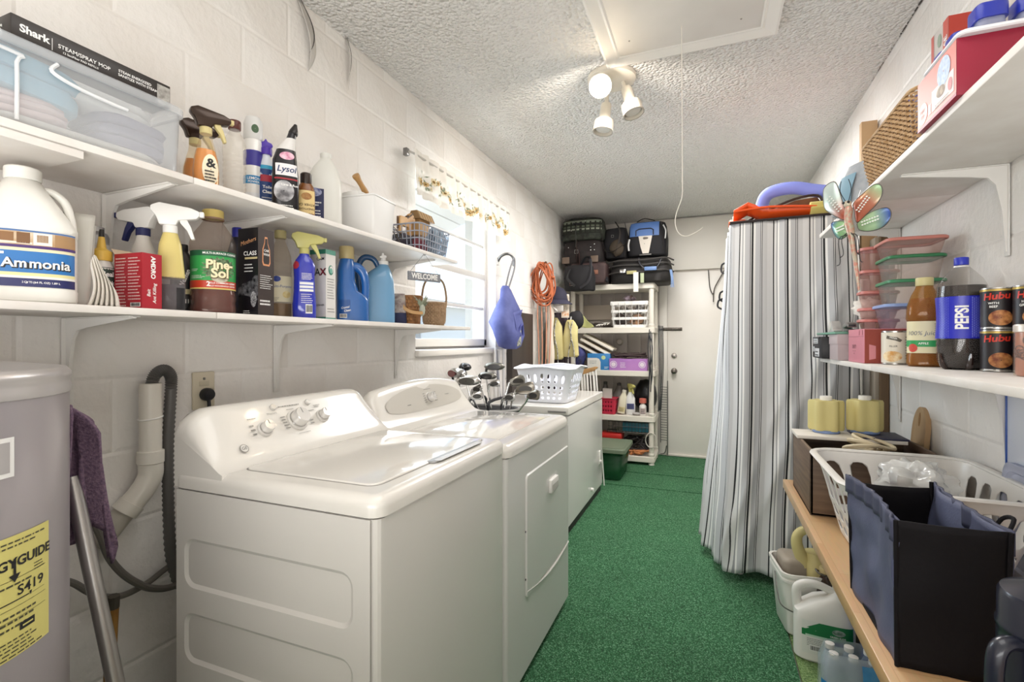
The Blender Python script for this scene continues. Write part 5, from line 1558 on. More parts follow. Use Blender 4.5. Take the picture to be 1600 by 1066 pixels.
def crumple(center, r, seed, amp=.3, seg=18, rg=12, f=1.):
    m = MB(); m.ball((0, 0, 0), r, seg, rg)
    rm = max(r) if isinstance(r, tuple) else r
    sd = Vector((seed * 3.1, seed * 1.7, seed))
    m.v = [Vector(center) + v * (1 + amp * mnoise.noise(v / rm * 1.6 * f + sd) + amp * .5 * mnoise.noise(v / rm * 4 * f + sd)) for v in m.v]
    return m
WB = M('E6E7EE', .35)
t = T('laundry_basket', 'white slotted laundry basket standing on the chest freezer', 'basket', (-1.075, 3.44, .8465))
slot_basket(t, [(0, .150, .165), (.25, .205, .225)], [0, .004, .03, .048, .062, .086, .10, .124, .14, .205, .22, .25], (2, 4, 6, 8), 60, WB, .055, .013, wave=.008, thick=.003)

# golf bag and clubs between dryer and freezer
t = T('golf_bag', 'black golf bag standing between the dryer and the freezer', 'bag', (-1.24, 2.72, 0))
m = MB(); m.rings([superring(a, b, 2.3, z, 0, 0, 28) for z, a, b in ((0, .15, .11), (.02, .16, .12), (.5, .17, .13), (.80, .175, .13), (.84, .18, .135), (.87, .18, .135))], True, True)
m.B('bag', BLACKC, t)
MB().tube([sup(2 * PI * i / 28,   .18, .135, 2.3, .872) for i in range(28)], .009, 8, closed=True).B('rim', M('9C9A98', .5), t)
for (x, y0_, z) in ((.05, -.14, .3),):
    MB().box(-.08, .08, -.17, -.12, .25, .6, .02).B('pocket', BLACKC, t)
for x in (-.09, .05):
    MB().tube([(x, -.13, .87), (x, -.12, .925), (x, .12, .925), (x, .13, .87)], .009, 8, 3).B('divider', BLACK, t)
def wood_club(label, p, d, size, crown, face, base=(-1.24, 2.72, .80), dn=0):
    """p: head centre, d: heading of the toe in plan (degrees), wood head"""
    t = T('golf_club', label, 'golf club', p, d)
    m = MB(); R = []
    for i in range(11):
        a = -1 + 2 * i / 10
        k = math.sqrt(max(0, 1 - abs(a) ** 2.4)); k = max(k, .05)
        R.append([Vector((a * size, size * .72 * k * math.cos(2 * PI * j / 20) * (1.0 if math.cos(2 * PI * j / 20) > 0 else .55), size * .42 * k * math.sin(2 * PI * j / 20) * (1 if math.sin(2 * PI * j / 20) > 0 else .8))) for j in range(20)])
    m.rings(R); m.B('head', crown, t)
    disc(Flat((0, -size * .385, 0), (1, 0, 0), (0, 0, 1)), 0, 0, size * .62, size * .26, face, t, 'face_plate', .004)
    base = (-1.24 + .55 * (p[0] + 1.24), 2.72 + .5 * (p[1] - 2.72), .82)
    b = Vector(base) - Vector(p); b = Rz(-d) @ b
    MB().tube([(-size * .75, 0, 0), Vector((-size * .8, 0, -.02)) + b * .1], [.009, .007], 10).B('hosel', M('2A2828', .4), t)
    MB().tube([Vector((-size * .8, 0, -.02)) + b * .1, b], .0055, 8).B('shaft', CHROME, t)
def iron_club(label, p, d, s, mat, base=(-1.24, 2.72, .80), tilt=0):
    t = T('golf_club', label, 'golf club', p, d)
    P = [(-.036, -.008), (-.030, .012), (.020, .034), (.036, .030), (.042, .014), (.040, -.010), (.030, -.018), (-.020, -.018)]
    MB(Matrix.Rotation(rad(tilt), 4, 'X')).prism([(x * s, z * s) for x, z in P], -.008 * s, .006 * s, 'y', .0025).B('blade', mat, t)
    disc(Flat((0, -.0086 * s, 0), (1, 0, 0), (0, 0, 1)), .006 * s, .004 * s, .026 * s, .014 * s, M('4A4846', .4, metal=.6), t, 'cavity', .0012)
    base = (-1.24 + .55 * (p[0] + 1.24), 2.72 + .5 * (p[1] - 2.72), .82)
    b = Rz(-d) @ (Vector(base) - Vector(p))
    MB().tube([(-.033 * s, 0, 0), Vector((-.040 * s, 0, -.018 * s)), Vector((-.042 * s, 0, -.03 * s)) + b * .12], [.008, .0075, .007], 10, 3).B('hosel', CHROME, t)
    MB().tube([Vector((-.042 * s, 0, -.03 * s)) + b * .12, b], .0055, 8).B('shaft', CHROME, t)
SILV = M('BEBCBA', .18, metal=.9); GREYC = M('77756F', .25, metal=.6); DKC = M('2F2D2E', .2, metal=.4); REDC = M('6E1E1E', .2)
wood_club('golf driver with silver crown and dark red face, leftmost club', (-1.415, 2.62, 1.085), -35, .080, SILV, REDC)
wood_club('dark golf driver behind the leftmost silver one', (-1.43, 2.74, 1.115), -60, .070, DKC, GREYC)
wood_club('large chrome golf driver below the two leftmost club heads', (-1.325, 2.60, 1.045), 10, .080, M('D8D5D2', .12, metal=.9), GREYC)
wood_club('grey golf fairway wood at the top right of the bag', (-1.28, 2.88, 1.115), 15, .068, GREYC, DKC)
wood_club('smaller grey golf fairway wood below the top right one', (-1.265, 2.74, 1.065), 5, .062, GREYC, DKC)
iron_club('large chrome golf iron in the middle of the bag', (-1.28, 2.62, .99), -20, 1.05, CHROME, tilt=-15)
iron_club('short chrome golf iron below the middle one', (-1.265, 2.58, .955), 30, .95, CHROME, tilt=-10)
iron_club('chrome golf putter head beside the white poles', (-1.21, 2.72, 1.02), 10, .85, CHROME)
iron_club('tall dark golf iron leaning toward the laundry basket', (-1.115, 2.84, 1.025), 40, 1.35, GREYC, tilt=-20)
iron_club('broad dark golf iron in the right part of the bag', (-1.04, 2.78, .985), 15, 1.5, M('8A857C', .2, metal=.9), tilt=-20)
iron_club('rightmost golf iron with a dark hooked blade', (-.97, 2.74, .955), -20, 1.15, M('8A857C', .2, metal=.9), tilt=-10)
iron_club('low golf iron just showing over the dryer top', (-1.10, 2.68, .945), 0, 1.0, CHROME)

# wall hook, blue bag, folding frame, dark board
hk = T('wall_hook', 'curved grey steel hook on the wall right of the window', 'hook', (LW, 3.52, 1.90))
MB().tube([(.004, -.02, .0), (.03, -.03, .03), (.07, -.02, .05), (.10, .01, .045), (.115, .03, .01), (.112, .035, -.04)], .011, 10, 6).B('hook_arm', M('6E6C6A', .35, metal=.7), hk)
MB().box(.0, .006, -.04, .0, -.03, .03, .002).B('plate', WHITE, hk)
bag = T('blue_bag', 'periwinkle blue cloth bag hanging by its strap from the wall hook', 'bag', (-1.42, 3.44, 1.22))
BB = M('585E96', .75, noise=(10, '434A80', 4))
m = MB(); R = []
for (z, a, b, n, ox) in ((0, .03, .06, 2.2, .02), (.02, .06, .11, 2.4, .015), (.10, .075, .16, 2.5, .01), (.20, .08, .18, 2.5, 0), (.30, .062, .13, 2.4, -.005), (.38, .045, .09, 2.2, -.01), (.45, .030, .05, 2.2, -.01), (.475, .02, .03, 2, -.01)):
    ring = superring(a * 1.1, b * 1.15, n, z, ox, 0, 32)
    R.append([p + (p - Vector((ox, 0, z))).normalized() * .030 * mnoise.noise(p * 12) for p in ring])
m.rings(R); m.B('sack', BB, bag, smooth=60)
m = MB(); m.grid(10, 8, lambda u, v: Vector((.085 + .014 * math.sin(3 * u + 4 * v) - .02 * abs(u - .5), -.06 + .15 * u, .08 + .19 * v + .03 * u))); m.B('pocket', M('4A5088', .75), bag, solid=.004)
m = MB(); m.grid(8, 8, lambda u, v: Vector((.082 + .012 * math.sin(5 * u), -.01 + .11 * u, .02 + .11 * v + .02 * u))); m.B('patterned_panel', M('C9C7B0', .7, noise=(45, '3E4A5A', 3)), bag, solid=.004)
MB().tube([(.07, -.03, .09), (.10, .0, .16), (.10, .05, .18), (.085, .09, .10)], .008, 8, 5).B('drawcord', M('3A4080', .7), bag)
MB().tube([(-.01, -.03, .44), (.008, .02, .60), (.012, .10, .70), (.010, .11, .62), (-.006, .03, .46)], .010, 8, 6, flat=(.012, .004)).B('strap', M('77777C', .6), bag)
fr_ = T('folding_frame', 'white and grey tube frame leaning under the blue bag', 'frame', (-1.498, 3.50, .02))
for (y0_, y1_, c, nm) in ((-.12, -.12, 'E4E2E0', 'leg'), (-.05, -.05, 'E4E2E0', 'leg'), (.08, -.11, '9A9CA6', 'brace'), (.04, .04, 'D8D6D6', 'leg')):
    MB().tube([(0, y0_, 0 if nm == 'leg' else .3), (0, y1_, 1.2)], .011, 10).B(nm, M(c, .35, metal=.3), fr_)
MB().tube([(0, -.12, 1.2), (0, .04, 1.2)], .011, 8).B('top_rail', M('E4E2E0', .35, metal=.3), fr_)
tag(MB().box(-1.524, -1.478, 3.68, 4.18, .0, 1.52, .004).B('wood_board', M('3C332E', .5, noise=(5, '2C2521', 5, (1, 1, .1)))), 'dark brown board standing against the wall behind the freezer', 'board')

# things hanging in the corner
oc = T('extension_cord', 'coil of orange extension cord hanging on the left wall', 'cord', (-1.43, 4.30, 1.62))
OR = M('B8643C', .5)
rr = random.Random(5)
m = MB()
for i in range(15):
    a, b = rr.uniform(.055, .10), rr.uniform(.13, .19)
    cx, cz = rr.uniform(-.02, .03), rr.uniform(-.02, .03) + (.19 - b) * .9
    ph = rr.uniform(-.25, .25); yy = rr.uniform(-.05, .05)
    P = []
    for k in range(14):
        q = 2 * PI * k / 14
        x, z = a * math.cos(q) * (1 - .35 * math.sin(q)), b * math.sin(q)
        P.append((cx + x * math.cos(ph) - z * math.sin(ph), yy + .02 * math.sin(2 * q + i), .17 + cz + x * math.sin(ph) + z * math.cos(ph)))
    m.tube(P + [P[0], P[1]], .0065, 6, 3)
m.B('coil', OR, oc, kind='stuff')
MB().tube([(.0, .03, .36), (.03, .0, .385), (.05, -.02, .36), (.035, -.01, .32)], .006, 6, 5).B('hanger', M('6A4A34', .5), oc)
MB().ball((.10, .0, .24), (.022, .018, .014)).B('plug', OR, oc)
PK = M('C98E74', .6)
for k, (x, y) in enumerate(((-.02, -.05), (.0, -.02), (.02, .02), (.05, .03))):
    MB().tube([(x, y, .10), (x - .01 + .01 * k, y, -.1), (x + .005 * k, y, -.35), (x + .004, y, -.56)], .0055, 6, 5).B('strand', PK, oc)
m = MB(); m.rings([superring(.032 + .004 * math.sin(k), .026, 2, 1.05 + k * .075, -1.385 + .006 * math.sin(k * 1.3), 4.40, 16) for k in range(9)])
tag(m.B('umbrella', M('D8CDBE', .7)), 'furled beige umbrella hanging below the orange cord', 'umbrella')
ct = T('dark_coat', 'dark plum coat hanging in the corner before the rack', 'coat', (-1.40, 4.72, 1.0))
m = MB(); R = []
for (z, a, b) in ((-.7, .10, .10), (-.3, .11, .11), (.1, .10, .11), (.35, .095, .11), (.48, .08, .10), (.56, .03, .05)):
    R.append([p + (p - Vector((0, 0, z))).normalized() * .02 * math.sin(7 * math.atan2(p.y, p.x)) for p in superring(a, b, 2.2, z, 0, 0, 36)])
m.rings(R); m.B('coat_body', M('33262C', .85), ct, smooth=60)
m = MB(); m.rings([superring(.05, .045, 2, z, .02 + .03 * (.5 - z), -.10, 18) for z in (-.2, .1, .4, .48)]); m.B('sleeve', M('33262C', .85), ct)
cp = T('baseball_cap', 'navy cap with a pale brim strap hanging above the dark coat', 'cap', (-1.36, 4.52, 1.66))
m = MB(); m.lathe([(.11, 0), (.115, .01), (.105, .06), (.07, .115), (.02, .14), (.002, .142)], 24); m.B('crown', M('262436', .8), cp)
m = MB(); m.grid(10, 4, lambda u, v: Vector(((.105 + .06 * v) * math.cos(rad(-110 + 100 * u)), (.105 + .06 * v) * math.sin(rad(-110 + 100 * u)), .012 - .05 * v))); m.B('brim', M('2E2C40', .8), cp, solid=.004)
MB().tube([(-.04, -.11, .02), (.0, -.13, -.05), (.05, -.12, -.10)], .01, 8, 5, flat=(.016, .003)).B('strap', M('D9D5D0', .6), cp)
m = MB(); m.grid(8, 5, lambda u, v: Vector((-1.44 + .18 * u, 4.40 + .006 * math.sin(6 * u), 1.55 + .075 * v * (1 - .5 * abs(u - .5)))))
tag(m.B('cloth_strip', M('B9B4AE', .7), solid=.006), 'grey felt cloth strip hanging under the navy cap', 'cloth')
pc = T('photo_card', 'narrow card of pictures hanging above the yellow bag', 'card', (-1.27, 4.50, 1.50), 20)
MB().box(-.037, .037, -.002, .002, 0, .22, .001).B('card', M('D9CDBE', .6), pc)
for (z0, z1, c) in ((.015, .06, 'C97A2A'), (.07, .13, 'A89A8A'), (.14, .21, '7E6A58')):
    patch(Flat((0, -.002, 0), (1, 0, 0), (0, 0, 1)), -.032, .032, z0, z1, M(c, .5, noise=(50, 'E8DCC8', 4)), pc, 'picture', .0006)
tag(crumple((-1.20, 4.62, 1.48), (.075, .06, .09), 3, .15).B('black_hat', BLACKC), 'black knitted hat hanging right of the picture card', 'hat')
YB = M('D3C78E', .65, noise=(6, 'BFB277', 4))
LEO = M('D9D7D2', .6, noise=(48, '1E1C1E', 2))
for k, (x, w_, z0, z1, lb) in enumerate(((-1.375, .085, 1.105, 1.50, 'pale yellow rubber apron bag with leopard straps, left one'), (-1.225, .075, 1.13, 1.48, 'pale yellow rubber apron bag with leopard straps, right one'))):
    t = T('yellow_bag', lb, 'bag', (x, 4.50 + .03 * k, z0), 8)
    m = MB(); R = []
    H_ = z1 - z0
    for (q, s_, dd) in ((0, .85, .02), (.04, 1, .03), (.55, .92, .032), (.8, .84, .028), (.93, .6, .02), (1, .38, .012)):
        R.append([p + Vector((.006 * math.sin(p.z * 30), 0, 0)) for p in superring(w_ * s_, dd, 3, q * H_, 0, 0, 28)])
    m.rings(R); m.B('bag_body', YB, t)
    MB().tube([(-.02, -.03, H_ * .95), (.01, -.045, H_ * .55), (-.015, -.045, H_ * .1), (-.02, -.04, -.12)], .012, 8, 6, flat=(.015, .004)).B('strap', LEO, t)
    MB().tube([(.02, -.03, H_ * .95), (.005, -.05, H_ * .6), (.035, -.045, H_ * .2), (.04, -.04, -.12)], .012, 8, 6, flat=(.015, .004)).B('strap', LEO, t)
    MB().tube([(0, 0, H_ * .97), (0, .01, H_ + .03)], .008, 6).B('loop', LEO, t)

dk = T('drying_rack', 'folded drying rack of white rods with a wooden top behind the freezer', 'rack', (-1.0, 4.30, 0))
MB().prism([(-.115, .985), (-.08, 1.02), (.06, 1.055), (.085, 1.05), (.06, 1.02), (-.10, .965)], -.02, .02, 'y', .004).B('top_bar', M('A8814F', .5, noise=(20, '8E6A3E', 4)), dk)
for i in range(7):
    x = -.09 + i * .026
    MB().tube([(x, -.012, 1.0 + i * .008), (x + .05 + .004 * i, -.012, .02)], .006, 8).B('rod', WHITE, dk)
for i in range(4):
    x = -.06 + i * .034
    MB().tube([(x, .02, 1.0 + i * .01), (x + .055, .03, .02)], .006, 8).B('rod', WHITE, dk)

# ================================================================= the rack at the back
RX0, RX1, RY0, RY1 = -1.43, -.53, 5.22, 5.66
rk = T('shelf_rack', 'cream resin shelf rack of five shelves against the back wall', 'rack', ((RX0 + RX1) / 2, (RY0 + RY1) / 2, 0))
RES = M('DCD5C9', .45)
K = Tr(*[-q for q in rk.location])
RZ = (1.88, 1.42, .97, .50, .085)
for z in RZ:
    s_ = MB(K).slab(rrect((RX1 - RX0) / 2, (RY1 - RY0) / 2, .03, 3, rk.location.x, rk.location.y), z - .058, z, .004).B('shelf', RES, rk)
for (x, y) in ((RX0 + .035, RY0 + .035), (RX1 - .035, RY0 + .035), (RX0 + .035, RY1 - .035), (RX1 - .035, RY1 - .035)):
    for a, b in zip((.03,) + RZ[::-1], RZ[::-1]):
        if b - a > .1:
            p = MB(K).lathe([(.024, a), (.026, a + .02), (.026, b - .07), (.024, b - .058)], 18, x, y).B('post', RES, rk)
            MB(K).lathe([(.030, a), (.032, a + .004), (.032, a + .03), (.027, a + .036)], 18, x, y, False, False).B('collar', RES, p)
    MB(K).cyl(x, y, 0, .03, .03, .026).B('foot', M('E2DDD4', .5), rk)
# luggage on top
LT = 1.881
def softbag(t, w, d, h, mat, n=4, seed=1, amp=.01, taper=.93, name='bag_body', z0=0):
    secs = [(z0, w / 2 * .93, d / 2 * .9, n), (z0 + h * .05, w / 2, d / 2, n), (z0 + h * .5, w / 2 * 1.01, d / 2 * 1.03, n), (z0 + h * .88, w / 2 * taper, d / 2 * taper, n), (z0 + h * .97, w / 2 * taper * .93, d / 2 * .8, n * .8), (z0 + h, w / 2 * taper * .8, d / 2 * .6, n * .7)]
    bd = Body(secs, 40)
    m = bd.mesh()
    m.v = [v + Vector((mnoise.noise(v * 9 + Vector((seed, 0, 0))), mnoise.noise(v * 9 + Vector((0, seed, 0))), .4 * mnoise.noise(v * 9))) * amp for v in m.v]
    m.B(name, mat, t, smooth=60)
    return bd
def strap(t, pts, w=.02, mat=BLACK, name='strap', th=.003):
    return MB().tube(pts, w, 8, 5, flat=(w / 2, th)).B(name, mat, t)
def buckle(t, x, y, z, s=.016, mat=CHROME):
    MB(Tr(x, y, z) @ Matrix.Rotation(rad(90), 4, 'X')).tube([(s * math.copysign(1, a) * 1, s * math.copysign(1, b), 0) for a, b in ((1, 1), (-1, 1), (-1, -1), (1, -1))], .0025, 6, closed=True).B('buckle', mat, t)
BRN = M('2B2120', .75, noise=(14, '1A1414', 4))
t = T('brown_suitcase', 'dull brown suitcase with tan tabs lying on the rack top', 'suitcase', (-1.20, 5.27, LT))
MB().box(-.19, .19, -.15, .15, 0, .225, .025, 3).B('shell', M('4A3634', .7, noise=(12, '3C2B2A', 4)), t)
for x in (-.10, .06):
    MB().box(x - .05, x + .05, -.157, -.150, .10, .145, .006).B('tab', M('8A5A44', .55), t)
MB().tube([(-.19, -.13, .225), (.19, -.13, .225)], .006, 8).B('piping', M('2E2222', .6), t)
MB().box(.19, .205, -.145, -.11, .02, .07, .004).B('corner_wheel_guard', BLACK, t)
MB(Tr(.205, -.15, .03) @ Matrix.Rotation(rad(90), 4, 'Y')).cyl(0, 0, -.012, .012, .025).B('wheel', BLACK, t)
strap(t, [(-.09, -.16, .35), (-.085, -.168, .22), (-.08, -.166, .12)], .03, M('3A2420', .6))
t = T('buckled_bag', 'black duffel bag with buckles under the plaid bag', 'bag', (-1.27, 5.28, LT + .227))
bd = softbag(t, .44, .30, .25, BRN, seed=2)
for (x, z) in ((-.14, .17), (.10, .16), (.14, .13), (.14, .19), (.10, .13)):
    MB(Tr(x, -.157, z)).ball((0, 0, 0), .007, 8, 6).B('rivet', CHROME, t)
for x in (-.17, .14):
    MB().box(x - .04, x + .04, -.166, -.15, .0, .07, .006).B('side_tab', M('6E5C4E', .5), t)
strap(t, [(-.05, -.15, .24), (-.05, -.165, .12), (-.045, -.16, .0)], .035, M('3A2A26', .6)); buckle(t, -.05, -.172, .12, .018)
t = T('plaid_bag', 'grey green plaid travel bag topmost at the left of the luggage', 'bag', (-1.28, 5.30, LT + .478))
PLAID = M('3E4238', .8, noise=(24, '23241F', 4))
bd = softbag(t, .46, .32, .245, PLAID, n=3.4, seed=3, amp=.008)
for (z0, z1, c) in ((.175, .205, '7E8474'), (.205, .218, '24251F'), (.13, .150, '5E6454'), (.10, .118, '8E9282'), (.06, .075, '2A2B25')):
    patch(bd, -.22, .22, z0, z1, M(c, .8), t, 'plaid_band', .009)
for i in range(9):
    x = -.20 + i * .05
    patch(bd, x - .008, x + .008, .06, .225, M('26271F', .8), t, 'plaid_stripe', .0105)
MB().tube([(-.08, -.165, .17), (-.06, -.20, .165), (.02, -.20, .16), (.04, -.165, .16)], .009, 8, 5).B('handle', BLACK, t)
strap(t, [(-.04, -.17, .17), (-.05, -.185, .08), (-.045, -.19, .0), (-.045, -.19, -.08)], .03, M('4A4A46', .6))
for (x, z) in ((-.08, .19), (.05, .19), (-.1, .10)):
    MB(Tr(x, -.17, z)).ball((0, 0, 0), .008, 8, 6).B('rivet', CHROME, t)
t = T('slouch_bag', 'small black slouching bag drooping over the left rack corner', 'bag', (-1.26, 5.00, 1.80))
softbag(t, .30, .16, .26, BLACKC, n=2.6, seed=4, amp=.03)
strap(t, [(.03, -.05, .26), (.09, -.09, .33), (.13, -.06, .30), (.12, -.09, .10), (.03, -.10, .02)], .03)
strap(t, [(-.08, -.06, .22), (-.10, -.10, .12), (-.02, -.11, .04)], .03, M('2A2A2C', .6)); buckle(t, -.06, -.105, .06, .014)
t = T('black_backpack', 'black backpack slumped between the plaid and blue bags', 'backpack', (-.93, 5.36, LT + .275))
softbag(t, .25, .28, .33, BLACKC, n=3, seed=5, amp=.03, taper=.85)
for pts in ([(-.15, -.12, .36), (-.13, -.17, .2), (-.08, -.16, .02)], [(.0, -.14, .38), (.06, -.18, .25), (.02, -.18, .05)], [(.10, -.13, .36), (.13, -.17, .18), (.10, -.15, .0)], [(-.14, -.14, .10), (-.02, -.19, .06), (.13, -.15, .16)]):
    strap(t, pts, .028, M('2B2522', .7))
m = crumple((.02, -.16, .10), (.07, .03, .09), 8, .2); m.B('pocket', M('3A2F22', .8), t)
buckle(t, -.02, -.185, .22, .012)
t = T('flat_suitcase', 'flat black suitcase under the blue bag with hanging tags', 'suitcase', (-.68, 5.40, LT))
softbag(t, .62, .46, .265, M('1E1A18', .7, bump=(90, .3)), n=4.5, seed=6, amp=.012)
for z in (.10, .17, .22):
    MB().tube([(-.31, -.20, z), (-.2, -.245, z + .01), (.05, -.25, z + .005), (.25, -.24, z + .02), (.33, -.10, z + .01)], .008, 8, 5).B('piping', M('3A3634', .5), t)
strap(t, [(.0, -.24, .25), (.02, -.27, .18), (.10, -.275, .12), (.18, -.27, .15), (.22, -.24, .24)], .02)
MB().box(.06, .18, -.285, -.268, .11, .15, .006).B('handle_grip', M('5E7AA8', .5), t)
MB().box(-.19, -.13, -.262, -.25, .10, .14, .005).B('badge', CHROME, t)
MB().box(-.12, -.02, -.262, -.25, .085, .12, .004).B('tag_strap', M('A8A070', .6), t)
MB().box(-.05, .0, -.272, -.268, -.10, .10, .001).B('paper_tag', M('E6E2DA', .6), t)
MB().box(.02, .055, -.270, -.266, -.01, .09, .001).B('green_tag', M('A9B290', .6), t)
for i in range(4):
    MB().tube([(.30 + .006 * i, -.19, .12), (.315 + .006 * i, -.20, .02), (.31 + .01 * i, -.20, -.06)], .003, 5, 4).B('ribbon', M('7E96BC', .6), t)
bbk = T('blue_backpack', 'black backpack with a blue panel and tan wedge, topmost at right', 'backpack', (-.61, 5.36, LT + .28))
bd = softbag(bbk, .40, .28, .36, BLACKC, n=4, seed=7, amp=.006)
pb = patch(bd, -.165, .12, .20, .345, M('4E6FA8', .5), bbk, 'blue_panel', .009)
for pts in ([(-.10, .205), (-.10, .26), (-.07, .275), (.04, .275), (.065, .26), (.065, .205)],):
    MB().tube([bd.pt(x, z, .011) for x, z in pts], .006, 8).B('panel_piping', BLACK, pb)
pts = [(-.075, .20), (.055, .20), (.035, .09), (.015, .02), (-.035, .02), (-.055, .09)]
disc(bd, -.01, .12, 1, 1, M('C9C0B4', .45), bbk, 'tan_wedge', .012, pts=pts)
disc(bd, -.01, .175, .02, .012, M('5A4E44', .4), bbk, 'round_badge', .014)
MB().box(-.07, .05, -.16, -.145, .0, .012, .003).B('buckle_bar', M('6E6A66', .4, metal=.6), bbk)
for pts in ([(.14, -.13, .34), (.17, -.16, .22), (.16, -.15, .05)], [(.18, -.10, .33), (.205, -.11, .2), (.19, -.12, .02)], [(-.10, -.10, .36), (-.02, -.12, .385), (.08, -.10, .36)]):
    strap(bbk, pts, .022, M('2A2724', .6))
MB().tube([(.165, -.14, .30), (.19, -.15, .24), (.185, -.15, .16)], .007, 8, 4).B('reflective_piping', M('B9B8B6', .4), bbk)
MB().tube([(-.175, -.12, .18), (-.185, -.13, .12), (-.18, -.13, .06)], .009, 8, 4).B('reflective_piping', M('D6D4D0', .4), bbk)

# shelf two
S2, S3, S4, S5 = 1.421, .971, .501, .086
t = T('crate_basket', 'small white openwork basket of tools on the second rack shelf', 'basket', (-.79, 5.36, S2))
for (z0, z1) in ((0, .03), (.085, .105), (.165, .185), (.24, .275)):
    MB().slab(rrect(.17, .12, .02, 3), z0, z1, .002).B('band', WHITE, t) if z0 == 0 else None
m = MB()
for z in (.095, .17, .255):
    hh = .020 if z > .2 else .014
    k = 1 + .12 * z / .27
    for y in (-.12 * k, .12 * k): m.box(-.17 * k, .17 * k, y - .003, y + .003, z - hh, z + hh, .001)
    for x in (-.17 * k, .17 * k): m.box(x - .003, x + .003, -.12 * k, .12 * k, z - hh, z + hh, .001)
for i in range(6):
    x = -.155 + .062 * i
    m.tube([(x, -.12, .02), (x * 1.12, -.1345, .265)], .01, 6, flat=(.015, .0025)); m.tube([(x, .12, .02), (x * 1.12, .1345, .265)], .01, 6, flat=(.015, .0025))
for y in (-.06, 0, .06):
    for x in (-.17, .17): m.tube([(x, y, .02), (x * 1.12, y, .265)], .008, 6, flat=(.0025, .009))
m.B('lattice', WHITE, t)
for k, (x, z, r, c, lb) in enumerate(((-.10, .08, .06, '4A3A34', 'dark brown bundle in the openwork basket, left'), (-.02, .16, .055, '2E2C30', 'black bundle in the openwork basket, middle'), (.07, .07, .065, 'D0A07C', 'peach cloth in the openwork basket, right'), (-.06, .20, .045, '6E6A66', 'grey bundle near the rim of the openwork basket'), (.10, .19, .05, 'B8B4B0', 'pale bundle near the right rim of the openwork basket'))):
    tag(crumple((t.location.x + x, t.location.y - .03, S2 + z + .01), r, k + 2, .35).B('bundle', M(c, .8, noise=(25, 'C8C0B8' if k % 2 else '55504C', 3))), lb, 'bundle')
tag(crumple((-.80, 5.36, S2 + .315), (.07, .05, .03), 9, .3).B('bundle', M('5A4640', .8, noise=(25, 'B8A8B8', 3))), 'small maroon and grey bundle on top of the openwork basket', 'bundle')
m = MB(); m.grid(10, 8, lambda u, v: Vector((-1.33 + .17 * u, 5.27 + .02 * math.sin(5 * u), S2 + .001 + .16 * v * (1 - u) ** .8 + .01 * math.sin(8 * u))))
tag(m.B('plastic_bag', M('BDBE7E', .5), solid=.004), 'limp lime green bag at the left of the second rack shelf', 'bag')
t = T('cable_heap', 'flat heap of cables and white sticks on the second rack shelf', 'cables', (-1.08, 5.33, S2))
rr = random.Random(9); m = MB()
for i in range(12):
    P = [(rr.uniform(-.15, .11), rr.uniform(-.07, .07), .012 + rr.uniform(0, .04)) for _ in range(5)]
    m.tube(P, .006, 6, 5)
m.B('cable', M('3E342E', .6), t, kind='stuff')
for i in range(5):
    MB().tube([(-.06 + .03 * i, -.08, .02 + .004 * i), (.0 + .02 * i, -.03, .055)], .007, 6).B('stick', M('DAD5CC', .5), t)

# shelf three
t = T('blue_carton', 'blue cardboard box with a white corner on the third rack shelf', 'box', (-1.115, 5.32, S3), 5)
MB().box(-.12, .12, -.09, .09, 0, .175, .002).B('carton', M('2E78B4', .5), t)
F = boxfaces(.24, .18, .175)
disc(F[0], -.06, -.02, 1, 1, M('DAD6CE', .5), t, 'white_corner', .001, pts=[(-.12, -.0875), (.02, -.0875), (.02, .0), (.005, .03), (-.02, .04), (-.12, .04)])
disc(F[0], .05, .045, .022, .022, M('BFD09A', .5), t, 'round_mark', .001)
smallprint(F[0], t, M('8A8A86', .5), -.10, -.02, -.02, .02, 3, .0016)
smallprint(F[0], t, WHITEINK, .06, .105, -.07, -.045, 2, .001)
t = T('purple_carton', 'long purple cardboard box with white round seals on the third shelf', 'box', (-.80, 5.33, S3), 0)
PU = M('A06CB4', .5, noise=(4, 'B47CBC', 2))
MB().prism([(-.195, 0), (.195, 0), (.195, .125), (.05, .125), (.03, .10), (-.04, .10), (-.06, .125), (-.195, .125)], -.10, -.096, 'y').B('front_panel', PU, t, smooth=0)
MB().box(-.195, .195, -.096, .10, 0, .12, .001).B('carton', PU, t)
F = boxfaces(.39, .20, .125)
for x, r in ((-.15, .038), (.145, .036)):
    q = disc(F[0], x, 0, r, r, M('DCCBDD', .5), t, 'seal', .001)
    disc(F[0], x, 0, r * .78, r * .78, PU, q, 'seal_ring', .0016); disc(F[0], x, 0, r * .62, r * .62, M('E2D6DE', .5), q, 'seal_centre', .0022)
smallprint(F[0], t, WHITEINK, -.08, -.02, -.03, .03, 4, .001, fill=.3)
rr = random.Random(12); m = MB()
for i in range(16):
    P = [(rr.uniform(-.19, .19), rr.uniform(-.08, .08), .135 + rr.uniform(0, .05)) for _ in range(4)]
    m.tube(P, .007, 6, 5)
o = m.B('cord_tangle', M('40322F', .7), None, kind=None); o.location = t.location
tag(o, 'tangle of dark cords heaped on the purple box', 'cords'); o['kind'] = 'stuff'
for k, (a, c) in enumerate((('uppermost cream book leaning over the blue box', 'E2D8C4'), ('second cream book leaning over the blue box', 'D8CDB8'), ('grey brown book lowest of the leaning stack', 'A39686'))):
    t = T('leaning_book', a, 'book', (-1.13 - .035 * k, 5.38, S3 + .285 - .052 * k), 0, None, 0, 28)
    MB().box(-.18, .18, -.11, .11, 0, .03, .002).B('cover', M(c, .6), t)
    MB().box(-.176, .182, -.112, .106, .004, .026).B('pages', M('EFE8DA', .7), t)
